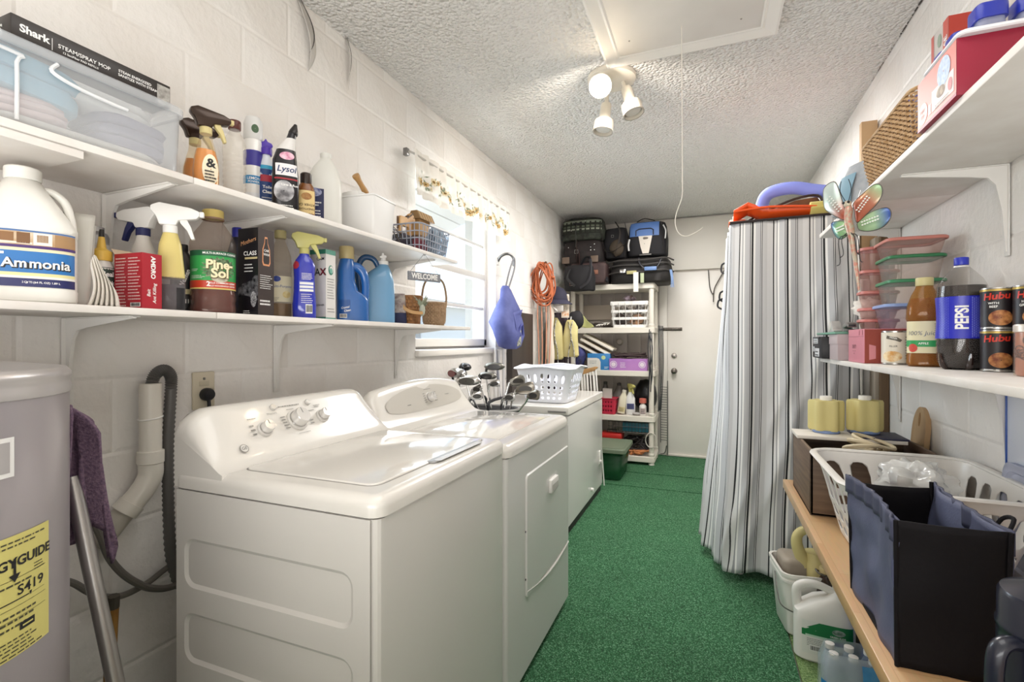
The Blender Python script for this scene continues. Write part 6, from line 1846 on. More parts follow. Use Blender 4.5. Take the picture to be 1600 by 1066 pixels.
tag(crumple((-1.33, 5.31, S3 + .13), (.06, .05, .12), 15, .3).B('blue_bundle', M('4A4E8A', .7, noise=(20, '2A2A44', 3))), 'blue and dark bundle at the left end of the third rack shelf', 'bundle')
MB()
tag(MB(Tr(-.975, 5.775, 1.27) @ Matrix.Rotation(rad(90), 4, 'X')).lathe([(.04, 0), (.042, .004), (.03, .02), (.028, .035), (.01, .038)], 20).B('round_knob', M('C0B8AE', .4)), 'pale round knob on the panelled wall behind the third shelf', 'knob')

# shelf four
t = T('red_basket', 'red basket with diamond holes on the fourth rack shelf', 'basket', (-1.01, 5.31, S4))
slot_basket(t, [(0, .07, .07), (.17, .085, .085)], [0, .004, .03, .05, .075, .095, .12, .14, .155, .17], (2, 4, 6), 40, M('C02A44', .4), .02, .006, thick=.003)
MB().box(-.062, .062, -.06, .06, .006, .15, .004).B('liner', M('8E1F34', .6), t)
def small_bottle(nm, lb, x, y, z, secs, c, capc, caph, capr, tilt=0, lab=None, al=None):
    t = T(nm, lb, 'bottle', (x, y, z), 8, None, 0, tilt)
    bd = Body(secs, 24); bd.mesh().B('body', M(c, .4, alpha=al), t)
    zt = secs[-1][0]
    MB().lathe([(capr, zt - .003), (capr, zt + caph - .003), (capr * .8, zt + caph), (.002, zt + caph)], 18).B('cap', M(capc, .4), t)
    if lab:
        q = patch(bd, -secs[1][1] * .8, secs[1][1] * .8, lab[0], lab[1], M(lab[2], .5), t)
        smallprint(bd, q, INK, -secs[1][1] * .6, secs[1][1] * .6, lab[0] + .004, lab[1] - .004, 3, .0014)
    return t
BS = lambda w, h, d=None: [(0, w * .92, (d or w) * .92, 2.6), (.005, w, d or w, 2.6), (h * .72, w, d or w, 2.5), (h * .88, w * .6, (d or w) * .6, 2.2), (h, w * .4, w * .4, 2)]
small_bottle('bottle', 'cream bottle tilting against the red basket', -.885, 5.30, S4 + .012, BS(.042, .23, .03), 'DCD3BC', 'D8D2C4', .02, .022, 9, (.02, .07, 'C9B98A'))
t = small_bottle('spray_bottle', 'white trigger bottle with a yellow green head on the fourth shelf', -.785, 5.31, S4, BS(.048, .24, .034), 'DEDCDA', 'C9C070', .02, .016, 0, (.06, .12, '4A4E7A'))
trigger(t, .24, M('C6BD6E', .4), M('C6BD6E', .4), M('C6BD6E', .4), -60, 1.3)
small_bottle('bottle', 'small white bottle with a salmon cap at the right of the fourth shelf', -.655, 5.29, S4, BS(.036, .135), 'E0DCD6', 'C96A5A', .045, .036, 0, (.02, .08, 'B9A8A4'))
small_bottle('bottle', 'grey long neck bottle behind the red basket', -1.08, 5.46, S4, BS(.05, .30), '5E5854', '3A3634', .03, .02)
small_bottle('bottle', 'grey bulb bottle behind the cream bottle', -.93, 5.46, S4, BS(.065, .29), '6A6460', '3E3A38', .03, .024)
small_bottle('bottle', 'clear slim bottle between the grey and trigger bottles', -.855, 5.44, S4, BS(.03, .24), 'A8A49E', '77726C', .03, .014)
tag(MB(Tr(-1.045, 5.40, S4)).box(-.05, .05, -.02, .02, 0, .26, .003).B('white_box', M('D8D4CC', .6)), 'small white box standing behind the red basket', 'box')
tag(crumple((-.65, 5.48, S4 + .19), (.12, .10, .18), 21, .12).B('black_bag', M('141216', .3)), 'shiny black bag at the right of the fourth rack shelf', 'bag')
t = T('tape_roll', 'white tape roll lying by the salmon cap bottle', 'tape', (-.585, 5.30, S4))
MB().lathe([(.02, 0), (.038, 0), (.038, .03), (.02, .03), (.02, 0)], 24, cap0=False, cap1=False).B('roll', M('DAD5CE', .6), t)
tag(crumple((-.72, 5.27, S4 + .018), (.04, .025, .016), 30, .2).B('rag', M('B0AAA6', .8)), 'small grey rag between the white bottles', 'rag')

# bottom shelf
t = T('red_toolbox', 'red tool box on the lowest rack shelf', 'box', (-.985, 5.34, S5))
MB().box(-.11, .11, -.09, .09, 0, .19, .006).B('case', M('B22420', .4), t); MB().box(-.115, .115, -.095, .095, .15, .21, .008).B('lid', M('C02C26', .4), t)
MB().tube([(-.05, 0, .21), (-.05, 0, .24), (.05, 0, .24), (.05, 0, .21)], .006, 8).B('handle', BLACK, t)
t = T('teal_box', 'teal box held in a wire rack under the fourth shelf', 'box', (-.70, 5.36, .33))
MB().box(-.16, .14, -.10, .10, 0, .095, .004).B('box', M('1F6070', .5), t)
wr_ = MB()
for i in range(14): wr_.tube([(-.30 + i * .034, -.112, .10), (-.30 + i * .034, -.112, -.01), (-.30 + i * .034, .11, -.01)], .0025, 5)
for z in (.10, .05, -.01): wr_.tube([(-.31, -.112, z), (.15, -.112, z)], .003, 5)
o = wr_.B('under_shelf_rack', M('4A4644', .4, metal=.6)); o.location = t.location; tag(o, 'dark wire rack hung under the fourth rack shelf', 'rack')
rr = random.Random(22); m = MB()
for i in range(16):
    P = [(rr.uniform(-.87, -.57), rr.uniform(5.26, 5.5), S5 + .015 + rr.uniform(0, .17)) for _ in range(4)]
    m.tube(P, .009, 6, 5)
o = m.B('cable_heap', M('2E2828', .6)); tag(o, 'heap of black and dark cables on the lowest rack shelf', 'cables'); o['kind'] = 'stuff'
rr = random.Random(23); m = MB()
for i in range(6):
    P = [(rr.uniform(-.80, -.58), rr.uniform(5.23, 5.3), S5 + .012 + rr.uniform(0, .05)) for _ in range(4)]
    m.tube(P, .008, 6, 5)
o = m.B('orange_cord_heap', M('C97F4C', .6)); tag(o, 'orange cord lying in front on the lowest rack shelf', 'cord'); o['kind'] = 'stuff'
m = MB()
for i in range(5):
    x = -.578 + .012 * (i % 3); y = 5.20 - .006 * i
    m.tube([(x, y, 1.40 - .02 * i), (x - .012 + .008 * i, y - .01, 1.2), (x + .006 * math.sin(i), y - .005, .95), (x - .01 + .01 * (i % 2), y, .70 + .06 * i)], .005, 6, 6)
o = m.B('bungee_cords', M('2E3036', .5)); tag(o, 'dark bungee cords hanging down the right front rack post', 'cords'); o['kind'] = 'stuff'
m = MB()
for i in range(4):
    m.tube([(-.50 + .01 * i, 5.30 + .05 * i, 1.44), (-.488 + .008 * i, 5.30 + .05 * i, 1.0), (-.50 + .012 * (i % 2), 5.30 + .05 * i, .55)], .005, 6, 6)
o = m.B('bungee_cords', M('2A2C30', .5)); tag(o, 'dark cords hanging along the right side of the rack', 'cords'); o['kind'] = 'stuff'
t = T('wire_shelf', 'folded chrome wire shelf leaning by the door behind the rack', 'rack', (-.47, 5.70, .0))
MB().tube([(.03, 0, .02), (.03, 0, .84)], .006, 8).B('frame', STEEL, t); MB().tube([(-.05, .01, .02), (.0, .01, .04), (.02, 0, .12)], .006, 8, 5).B('foot', STEEL, t)
m = MB()
for i in range(22): m.tube([(-.045, .015, .18 + i * .028), (.028, 0, .18 + i * .028)], .0035, 5)
m.tube([(-.045, .015, .15), (-.045, .015, .80)], .005, 6)
m.B('wires', STEEL, t, kind='stuff')
m = MB(); m.tube([(-.565 + .055 * math.cos(2 * PI * k / 20), 5.222, .26 + .075 * math.sin(2 * PI * k / 20)) for k in range(20)], .005, 6, closed=True)
tag(m.B('wire_ring', M('C9C2B8', .4)), 'pale ring of cable hung low on the right rack post', 'cable')

# green bin in front of the rack
gb = T('tote_bin', 'clear green storage tote with a darker lid on the turf', 'bin', (-.93, 4.76, .0))
GL = M('3E5E44', .4)
m = MB(); m.rings([[Vector((x, y, z)) for x, y in rrect(a, b, .03, 4)] for z, a, b in ((.002, .16, .20), (.26, .19, .235))], True, False)
m.B('tub', M('2E6A44', .2, alpha=(.45, '8CB890')), gb, solid=.002)
m = MB(); rounded_slab(m, rrect(.215, .26, .035, 4), .255, .295, .012, 3); m.B('lid', M('68745F', .45), gb)
MB().slab(rrect(.19, .235, .03, 4), .2955, .298, .001).B('lid_panel', M('6D7964', .45), gb)
lbk = MB().box(-.11, .01, -.226, -.222, .19, .252, .001).B('label_card', M('E4E2DE', .5), gb)
disc(Flat((-.05, -.2262, .22), (1, 0, 0), (0, 0, 1)), 0, 0, .025, .02, INK, lbk, 'round_mark', .0006)
for k, (z, lb) in enumerate(((.055, 'rolled yellow green cloth at the bottom of the green tote'), (.15, 'rolled pale green cloth on top in the green tote'))):
    m = MB(); m.tube([(-1.08, 4.70 - .02 * k, z), (-.92, 4.67, z + .01), (-.80 - .05 * k, 4.70, z)], [.05, .052, .045], 14, 5)
    tag(m.B('rolled_cloth', M('B9B474' if k == 0 else '8E9A5E', .8)), lb, 'cloth')

# ================================================================= right wall shelves
def rshelf(z, y0, y1, seam, label, ys):
    t = T('wall_shelf', label, 'shelf', (RW, (y0 + y1) / 2, z))
    yl, yr, sm = y0 - t.location.y, y1 - t.location.y, seam - t.location.y
    MB().box(-.292, -.002, yl, sm - .001, 0, .019, .002).B('board', SHELFW, t)
    MB().box(-.292, -.002, sm + .001, yr, 0, .019, .002).B('board', SHELFW, t)
    for y in ys:
        bracket(t, y - t.location.y, -.0005, -.002, -1, .25, .25)
    return t
rshelf(1.785, .2, 2.82, 2.15, 'upper white shelf on the right wall with basket and pink box', (1.835, 2.70))
rshelf(1.18, .2, 2.80, 1.98, 'lower white shelf on the right wall with cola and cans', (1.835, 2.70))
UR_, LR_ = 1.805, 1.20

# ---- lower right shelf
t = T('cola_bottle', 'two litre cola bottle with a blue label and blue cap', 'bottle', (.665, 1.785, LR_), -18)
S = [(0, .030, .030, 2), (.004, .044, .044, 2), (.02, .053, .053, 2), (.05, .057, .057, 2), (.085, .0575, .0575, 2), (.0855, .0565, .0565, 2), (.14, .0535, .0535, 2), (.17, .0545, .0545, 2), (.206, .0565, .0565, 2), (.2065, .0575, .0575, 2), (.232, .0565, .0565, 2), (.255, .047, .047, 2), (.278, .029, .029, 2), (.292, .0165, .0165, 2), (.304, .0145, .0145, 2)]
bd = Body(S, 48)
bd.mesh().B('body', M('D9D6D2', .05, alpha=(.05, 'F4F3F2'), coat=.7), t)
Body([(z, a - .0022, b - .0022, n) for z, a, b, n in S if z < .23] + [(.236, .053, .053, 2)], 40).mesh().B('cola', M('1A0D0A', .1, coat=.5), t)
for i in range(5):
    a = 2 * PI * i / 5
    MB().tube([(.030 * math.cos(a), .030 * math.sin(a), .001), (.050 * math.cos(a), .050 * math.sin(a), .012), (.0575 * math.cos(a), .0575 * math.sin(a), .045)], [.006, .008, .003], 8, 4).B('base_lobe', M('2A1814', .1, coat=.6), t)
PB = M('2A2FB4', .3)
lb = patch(bd, -.178, .178, .087, .205, PB, t, 'label', .0012, nx=60, nz=10)
lettering(bd, lb, WHITEINK, [('PEPSI', .038, .000, .146, dict(rot=90, bold=.03, wx=.80))], off=.0020)
dots = MB()
for i in range(16):
    for j in range(24):
        x = .020 + i * .0042; z = .092 + j * .0047 + (.0023 if i % 2 else 0)
        r = .0016 * (1 - i / 22)
        if z < .202: dots.add([bd.pt(x + r, z, .0020), bd.pt(x, z + r, .0020), bd.pt(x - r, z, .0020), bd.pt(x, z - r, .0020)], [(0, 1, 2, 3)])
for i in range(7):
    for j in range(24):
        x = -.030 - i * .0042; z = .092 + j * .0047 + (.0023 if i % 2 else 0)
        dots.add([bd.pt(x + .001, z, .0020), bd.pt(x, z + .001, .0020), bd.pt(x - .001, z, .0020), bd.pt(x, z - .001, .0020)], [(0, 1, 2, 3)])
dots.B('printed_dots', M('9AA4E6', .4), lb, kind='stuff', smooth=0)
cap(t, .296, .0165, .022, M('2A36B4', .35))
MB().lathe([(.0165, .289), (.018, .291), (.0165, .294)], 24, cap0=False, cap1=False).B('neck_ring', M('E6E4E2', .2), t)

t = T('juice_bottle', 'amber apple juice bottle with green and cream label', 'bottle', (.632, 1.945, LR_), -16)
S = [(0, .040, .040, 3), (.006, .046, .046, 3), (.035, .046, .046, 3), (.040, .044, .044, 3), (.145, .044, .044, 3), (.15, .047, .047, 2.8), (.19, .045, .045, 2.5), (.225, .034, .034, 2.2), (.248, .023, .023, 2), (.262, .020, .020, 2)]
bd = Body(S, 40)
bd.mesh().B('body', M('C79A5A', .06, alpha=(.25, 'E2BE88'), coat=.7), t)
Body([(z, a - .003, b - .003, n) for z, a, b, n in S if z < .2] + [(.215, .034, .034, 2.2)], 30).mesh().B('juice', M('8A4A16', .12), t)
lb = patch(bd, -.065, .065, .042, .142, M('DDD5B0', .5), t)
lettering(bd, lb, M('6E747E', .5), [('100% Juice', .018, -.006, .104, dict(bold=.0, shear=.15))])
g_ = patch(bd, -.065, .065, .062, .082, M('2F9A56', .5), lb, 'green_band', .0012)
lettering(bd, g_, WHITEINK, [('APPLE', .009, -.004, .072, dict(bold=.01))], off=.0018)
disc(bd, -.030, .058, .012, .013, M('C2483A', .5), lb, 'apple_picture', .0016)
smallprint(bd, lb, M('77746A', .5), .022, .036, .112, .138, 4, .0014)
cap(t, .255, .023, .026, M('CBBF8A', .4))

def can(lab, x, y, z, r, h, col, rz=0):
    t = T('food_can', lab, 'can', (x, y, z), rz)
    bd = Body([(.004, r, r, 2), (h - .004, r, r, 2)], 36)
    MB().lathe([(r - .003, 0), (r + .001, .001), (r + .001, .004), (r, .005), (r, h - .005), (r + .001, h - .004), (r + .001, h - .001), (r - .002, h), (r - .003, h - .003), (.002, h - .003)], 36).B('tin', M('BDBBB6', .25, metal=.9), t)
    lb = patch(bd, -PI * r * .98, PI * r * .98, .006, h - .006, M(col, .4), t, nx=40)
    return t, bd, lb
def chili(lab, x, y, z, second, rz=-20):
    t, bd, lb = can(lab, x, y, z, .0345, .110, '1B1417', rz)
    patch(bd, -.105, .105, .100, .105, M('B9A05A', .35, metal=.6), lb, 'gold_band', .0012, nx=30)
    lettering(bd, lb, M('C9301F', .4), [('Hubu', .024, -.004, .086, dict(bold=.03, shear=.2, rot=4))], 'red_script', .0016)
    if second: lettering(bd, lb, WHITEINK, [(second[0], .008, -.010, .068, dict(bold=.015)), (second[1], .008, -.010, .059, dict(bold=.015))], off=.0016)
    disc(bd, .004, .030, .024, .020, M('7A3A1C', .5, noise=(70, 'C98A50', 4)), lb, 'food_picture', .0014)
    smallprint(bd, lb, WHITEINK, -.03, -.005, .004, .010, 1, .0016)
for (x, y) in ((.704, 1.752), (.744, 1.692), (.752, 1.612)):
    pass
chili('dark chili can, lower left of the stack behind the cola', .706, 1.690, LR_, None)
chili('dark chili can, upper left of the stack behind the cola', .706, 1.690, LR_ + .1105, ('WITH', 'BEEF'))
chili('dark chili can, lower right of the stack behind the swirl tin', .748, 1.632, LR_, None)
chili('dark chili can, upper right of the stack above the swirl tin', .748, 1.632, LR_ + .1105, ('HOME', 'GROWN'))
chili('dark chili can at the right picture edge behind the swirl tin', .750, 1.555, LR_, None)
chili('dark chili can topmost at the right picture edge', .750, 1.555, LR_ + .1105, ('BEANS', 'MILD'))
t = T('swirl_tin', 'clear lidded jar with a brown swirl pattern at the right edge', 'jar', (.694, 1.478, LR_), -22)
bd = Body([(0, .040, .040, 2), (.004, .043, .043, 2), (.112, .043, .043, 2)], 40)
bd.mesh().B('jar', M('B0694A', .25, coat=.4), t)
MB().lathe([(.0435, .10), (.0465, .101), (.0465, .115), (.044, .118), (.002, .118)], 36).B('lid', M('D8CFC4', .3, metal=.3), t)
MB().lathe([(.0445, 0), (.0455, .002), (.0455, .100)], 36, cap0=False, cap1=False).B('clear_shell', M('F2EEE8', .1, alpha=(.12, 'F6F2EC'), coat=.5), t)
m = MB(); rr = random.Random(6)
for k in range(16):
    cx, cz = rr.uniform(-.06, .06), rr.uniform(.012, .09); s_ = rr.uniform(.5, 1.1); dr_ = rr.choice((-1, 1)); ph = rr.uniform(0, 6)
    P = []
    for q in range(26):
        a = q / 25 * 2 * PI * 1.6; r_ = .003 + .0135 * s_ * q / 25
        zz = min(max(cz + r_ * math.sin(a + ph), .004), .098)
        P.append(bd.pt(cx + dr_ * r_ * math.cos(a + ph) * 1.2, zz, .0006))
    m.tube(P, .0014, 5)
m.B('swirl_print', M('5E2A18', .5), t, kind='stuff')

t, bd, lb = can('tall can with a cream apple pie label beside the pink carton', .588, 2.062, LR_, .0375, .115, 'DDD6C6', -16)
lettering(bd, lb, M('4A463E', .5), [('FILLER', .008, -.004, .062, dict(bold=.01))])
q = disc(bd, 0, .087, 1, 1, M('5E5A50', .5), lb, 'ribbon_banner', .0014, pts=[(-.024, .088), (-.012, .085), (0, .082), (.014, .076), (.020, .083), (.006, .093), (-.008, .094), (-.022, .099)])
lettering(bd, lb, WHITEINK, [('PAKER', .007, -.004, .0895, dict(rot=-14, bold=.01))], 'banner_lettering', .0020)
disc(bd, -.008, .028, .028, .018, M('C9924A', .5, noise=(60, 'EBD9B0', 4)), lb, 'pie_picture', .0014)
smallprint(bd, lb, M('6A665C', .5), .030, .05, .02, .10, 9, .0014)
t, bd, lb = can('can with a berry picture half hidden behind the juice bottle', .640, 2.085, LR_, .036, .112, 'C9A66A', -16)
for z0, c in ((.085, 'A8642A'), (.055, '8A4A22')):
    patch(bd, -.09, .09, z0, z0 + .012, M(c, .5), lb, 'brown_band', .0012, nx=30)
disc(bd, -.012, .03, .028, .022, M('7A2020', .4, noise=(50, 'C9503A', 3)), lb, 'berry_picture', .0014)
patch(bd, -.062, -.045, .008, .104, M('2B1A18', .5), lb, 'dark_side', .0012)

PINK = M('CF8290', .5)
t = T('pink_carton', 'pink pastry carton with an arched crest under the food boxes', 'box', (.647, 2.222, LR_))
MB().box(-.135, .125, -.107, .107, 0, .124, .0012).B('carton', PINK, t)
fl = Flat((-.1352, 0, .062), (0, -1, 0), (0, 0, 1))
patch(fl, -.107, .107, .034, .0355, M('A8616E', .5), t, 'lid_line', .0004)
for x in (.045, .085):
    patch(fl, x, x + .006, .040, .058, M('8A3A44', .6), t, 'slot', .0005)
lettering(fl, t, M('6A3440', .5), [('DAINTY', .021, -.02, -.004, dict(bold=.01, wx=.72)), ('PASTRY', .006, -.02, -.030, dict(bold=.01))], 'crest_lettering', .0006)
patch(fl, -.045, .005, -.0205, -.0195, M('6A3440', .5), t, 'crest_line', .0005)
fs2 = Flat((0, -.1072, .062), (1, 0, 0), (0, 0, 1))
patch(fs2, -.133, .123, -.062, .060, M('8E3A2C', .6), t, 'bare_side', .0004)
m = MB(); m.add([fs2.pt(x, z, .0012) for x, z in ((-.12, -.05), (-.10, -.045), (-.10, .0), (-.12, .006))], [(0, 1, 2, 3)]); m.B('tuck_flap', M('C97F86', .5), t, smooth=0)
t = T('grey_carton', 'plain grey lidded carton at the shelf end', 'box', (.565, 2.475, LR_))
MB().box(-.075, .10, -.075, .075, 0, .102, .001).B('box', M('B5A6A8', .6), t)
MB().box(-.077, .102, -.077, .077, .066, .108, .001).B('lid', M('BDAEB0', .6), t)
t = T('black_case', 'black and white printed case overhanging the end of the right shelf', 'box', (.56, 2.69, LR_))
MB().box(-.095, .10, -.105, .105, 0, .10, .006).B('case', BLACK, t)
fl = Flat((-.0952, 0, .05), (0, -1, 0), (0, 0, 1))
for (x0, x1, z0, z1) in ((-.08, .03, .018, .044), (-.04, .06, -.042, -.004), (-.085, -.05, -.02, .004)):
    q = patch(fl, x0, x1, z0, z1, M('D9DADC', .4), t, 'label', .0006)
    smallprint(fl, q, INK, x0 + .01, x1 - .01, z0 + .004, z1 - .004, 2, .0010)
MB().box(-.1, -.094, -.07, .07, .092, .10, .002).B('clasp', M('4A4A4E', .4), t)
tag(MB(Tr(.565, 2.59, LR_ + .1085)).box(-.085, .09, -.19, .19, 0, .010, .003).B('green_tray', M('6FA08C', .4)), 'flat pale green tray lying over the grey and black cartons', 'tray')
TZ = LR_ + .1187
t = T('tape_dispenser', 'grey curved tape dispenser on the green tray', 'dispenser', (.53, 2.64, TZ), -90)
P = [(-.06, 0), (.05, 0), (.055, .008), (.03, .014), (.026, .03), (.01, .048), (-.015, .054), (-.04, .046), (-.055, .03)]
MB().prism(P, -.018, .018, 'y', .003).B('body', M('B3B0AE', .3), t)
MB(Tr(-.018, 0, .028) @ Matrix.Rotation(rad(90), 4, 'X')).lathe([(.010, -.0195), (.019, -.0195), (.019, .0195), (.010, .0195)], 20).B('roll', M('D9D4CC', .3), t)
t = T('stapler', 'grey metal stapler lying on the grey carton lid', 'stapler', (.535, 2.42, TZ), -96)
MB().prism([(-.075, 0), (.075, 0), (.078, .008), (-.06, .016)], -.014, .014, 'y', .003).B('base', M('6E6A68', .35, metal=.6), t)
MB().prism([(-.078, .012), (-.05, .018), (.06, .022), (.074, .014), (.078, .024), (.07, .034), (.0, .040), (-.06, .034), (-.08, .024)], -.016, .016, 'y', .004).B('arm', M('8A8684', .3, metal=.6), t)
MB().box(.05, .0795, -.012, .012, .020, .028, .001).B('mouth', BLACK, t)
t = T('cross_ornament', 'white cross ornament with a lace rosette behind the pink carton', 'ornament', (.60, 2.395, TZ + .0), -20)
t.location.z = LR_ + .1085
MB().box(-.018, .018, -.006, .006, 0, .135, .003).B('upright', M('E9E6E0', .5), t)
MB().box(-.055, .055, -.006, .006, .080, .118, .003).B('crossbar', M('E9E6E0', .5), t)
m = crumple((.0, -.012, .105), (.058, .014, .040), 4, .35, 26, 14, 2.); m.B('lace_rosette', M('EDE9E2', .85), t)
for k in range(6): MB(Tr(.03 * math.cos(k), -.020, .105 + .025 * math.sin(k * 1.05))).ball((0, 0, 0), (.018, .006, .014), 10, 6).B('lace_petal', M('F0ECE6', .85), t)

def lidbox(lab, x, y, z, w, d, h, lid, tint, rz=0, round_=.03):
    t = T('food_container', lab, 'container', (x, y, z), rz, None)
    m = MB(); m.rings([[Vector((px, py, zz)) for px, py in rrect(w / 2 * k, d / 2 * k, round_ * k, 5)] for zz, k in ((0, .80), (.004, .83), (h - .010, .97), (h - .009, 1.0))], True, False)
    m.B('tub', M(tint, .15, alpha=(.15, 'FAF4F2'), coat=.4), t, solid=.0012)
    m = MB(); m.rings([[Vector((px, py, zz)) for px, py in rrect(w / 2 + k, d / 2 + k, round_, 5)] for zz, k in ((h - .012, .002), (h - .010, .004), (h - .003, .004), (h, .001), (h, -.008), (h - .003, -.012))], False, True)
    m.B('lid', M(lid, .35), t)
    return t
zb = LR_ + .1245
for (h, lid, tint, lb, w) in ((.088, '8FA6D8', 'C9C2D6', 'wide food container with a pale blue lid, lowest of the front stack', .185), (.085, '3E8A5E', 'DCE0DA', 'clear food container with a green lid, second of the front stack', .165), (.085, '2F7A4E', 'E4E4DE', 'clear food container with a dark green lid, third of the front stack', .165), (.062, 'D08478', 'E6CFC8', 'shallow food container with a salmon lid on top of the front stack', .175)):
    lidbox(lb, .672, 2.205, zb, w, .175, h, lid, tint); zb += h + .0005
zb = LR_ + .1245
t = None
for (h, lb) in ((.042, 'small pink food tub lowest of the back stack'), (.044, 'small pink food tub second of the back stack'), (.066, 'pink lidded food tub third of the back stack'), (.082, 'pink lidded food tub fourth of the back stack'), (.090, 'pink lidded food tub topmost of the back stack')):
    lidbox(lb, .620, 2.372, zb, .125, .10, h, 'CE8078', 'E3B8B4', 0, .035); zb += h + .0005
MB()

# ---- upper right shelf
nb = T('shoe_box', 'pink and dark red shoe box with sandal pictures on the upper shelf', 'box', (.638, 1.4365, UR_))
MB().box(-.150, .142, -.1055, .1065, 0, .122, .001).B('carton', M('8E1230', .4), nb)
fl = Flat((-.1502, 0, .061), (0, -1, 0), (0, 0, 1))
q = patch(fl, -.106, .105, -.054, .060, M('D8867E', .45, noise=(3, 'D97F70', 2)), nb, 'pink_face', .0004)
patch(fl, -.106, .105, -.061, -.054, M('A8405A', .45), nb, 'lower_edge', .0006)
wp = patch(fl, -.02, .095, -.045, .004, M('E8DCD8', .5), q, 'white_panel', .0009)
disc(fl, .045, .022, .034, .032, M('A9BEDC', .5, noise=(120, 'C9D6E6', 1)), q, 'blue_oval', .0013)
disc(fl, .03, -.016, .022, .012, M('7A6450', .5, noise=(60, 'B9A48A', 3)), wp, 'sandal_picture', .0016)
disc(fl, .078, -.022, .011, .014, M('C97F84', .5), wp, 'stamp', .0016)
disc(fl, -.072, -.026, .028, .026, M('E9D2CC', .5), q, 'pale_seal', .0010)
lettering(fl, q, M('C98A86', .5), [('EVERY', .010, -.072, -.020, {}), ('STEP', .010, -.072, -.034, {})], 'seal_lettering', .0016)
patch(fl, -.040, -.024, -.044, -.020, M('EBE3DF', .5), q, 'price_label', .0010)
smallprint(fl, wp, M('9A8A84', .5), .0, .07, -.044, -.034, 2, .0014)
f2 = Flat((0, -.1057, .061), (1, 0, 0), (0, 0, 1))
lettering(f2, nb, M('E9A8B4', .5), [('ryka', .026, -.095, -.042, dict(bold=.01, shear=.1))], 'lettering', .0006)
zt = UR_ + .1225
t = T('serving_tray', 'thin white tray lying on the pink shoe box', 'tray', (.630, 1.415, zt))
MB().slab(rrect(.145, .10, .02, 4), 0, .010, .003).B('tray', M('E6E6EA', .35), t)
BLB = M('23309A', .3)
def bluebox(lb, x, y, w, d, h, c=BLB, tub='D5DAEC'):
    t = T('blue_container', lb, 'container', (x, y, zt + .0105), 0)
    m = MB(); rounded_slab(m, rrect(w / 2 - .004, d / 2 - .004, .012, 4), 0, h * .35, .002, 2); m.B('tub', M(tub, .2, alpha=(.35, 'E0E4F4')), t)
    m = MB(); rounded_slab(m, rrect(w / 2, d / 2, .014, 4), h * .33, h, .007, 3); m.B('lid', c, t)
bluebox('blue lidded container front left on the white tray', .545, 1.345, .055, .055, .05)
bluebox('blue lidded container right of the first on the white tray', .615, 1.345, .060, .055, .05)
bluebox('pale blue container at the right picture edge on the white tray', .690, 1.345, .06, .055, .034, M('5FA6C4', .3))
bluebox('small blue lidded container second in the left row on the tray', .525, 1.415, .045, .05, .036)
bluebox('small blue lidded container last in the left row on the tray', .525, 1.480, .045, .05, .030)
t = T('red_box', 'red and white printed box standing behind the blue containers', 'box', (.715, 1.90, UR_), 0)
MB().box(-.06, .05, -.06, .06, 0, .44, .001).B('carton', M('C9C2BC', .5), t)
F = Flat((-.0602, 0, .22), (0, -1, 0), (0, 0, 1)); F2 = Flat((0, -.0602, .22), (1, 0, 0), (0, 0, 1))
patch(F2, -.06, .05, -.22, .22, M('B23A2C', .5), t, 'red_side', .0004); patch(F, -.06, -.04, -.22, .22, M('C0564A', .5), t, 'red_edge', .0004)
patch(F, .025, .06, .0, .22, M('C04A3A', .5), t, 'red_corner', .0004)
lettering(F, t, WHITEINK, [('EASE', .03, .043, .14, dict(rot=90, bold=.02))], off=.0008)
smallprint(F, t, M('8A8480', .5), -.03, .02, .02, .14, 9, .0008)
disc(F, .0, .18, .014, .02, M('8E9A86', .5), t, 'round_mark', .0008)

wk = T('wicker_basket', 'low natural wicker basket holding a blue lidded box', 'basket', (.632, 1.81, UR_))
chip_basket(wk, [(.003, .130, .225, 9), (.06, .140, .237, 9), (.132, .146, .246, 9)], 20, 52, M('C2A078', .6, noise=(50, 'A98252')), M('8A6842', .6), .0035, .04)
t = T('blue_container', 'translucent blue lidded box inside the wicker basket', 'container', (.632, 1.86, UR_ + .008))
m = MB(); m.rings([[Vector((x, y, z)) for x, y in rrect(a, b, .03, 4)] for z, a, b in ((0, .10, .15), (.135, .115, .165))], True, False); m.B('tub', M('C9CCE4', .2, alpha=(.35, 'DCE0F4')), t, solid=.0015)
m = MB(); rounded_slab(m, rrect(.12, .172, .032, 4), .132, .155, .008, 3); m.B('lid', M('4A50B0', .3, alpha=(.8, '8C94D8')), t)
t = T('blue_container', 'smaller pale blue box at the far end of the wicker basket', 'container', (.600, 1.645, UR_ + .008))
m = MB(); rounded_slab(m, rrect(.08, .04, .02, 4), 0, .13, .006, 3); m.B('tub', M('B9BEE0', .2, alpha=(.5, 'D4D8F0')), t)
t = T('cardboard_box', 'tall open cardboard box behind the wicker basket', 'box', (.715, 2.62, UR_))
CB = M('B9966A', .7)
for (a, b, c, d) in ((-.06, -.056, -.12, .12), (.056, .06, -.12, .12), (-.06, .06, -.12, -.116), (-.06, .06, .116, .12)):
    MB().box(a, b, c, d, 0, .36).B('panel', CB, t, smooth=0)
MB().box(-.06, .06, -.12, .12, 0, .004).B('bottom', CB, t, smooth=0)
patch(Flat((-.0602, 0, .2), (0, -1, 0), (0, 0, 1)), -.12, .12, .05, .053, M('8E6E48', .7), t, 'crease', .0004)
tag(MB(Tr(.745, 3.02, 1.60)).box(-.03, .04, -.02, .02, 0, .80, .004).B('wood_slab', M('C2A078', .6)), 'pale wooden slat standing at the far end of the right wall', 'slat')
t = T('fabric_pouch', 'grey and pale blue fabric pouch at the end of the upper right shelf', 'pouch', (.575, 2.385, UR_), -60)
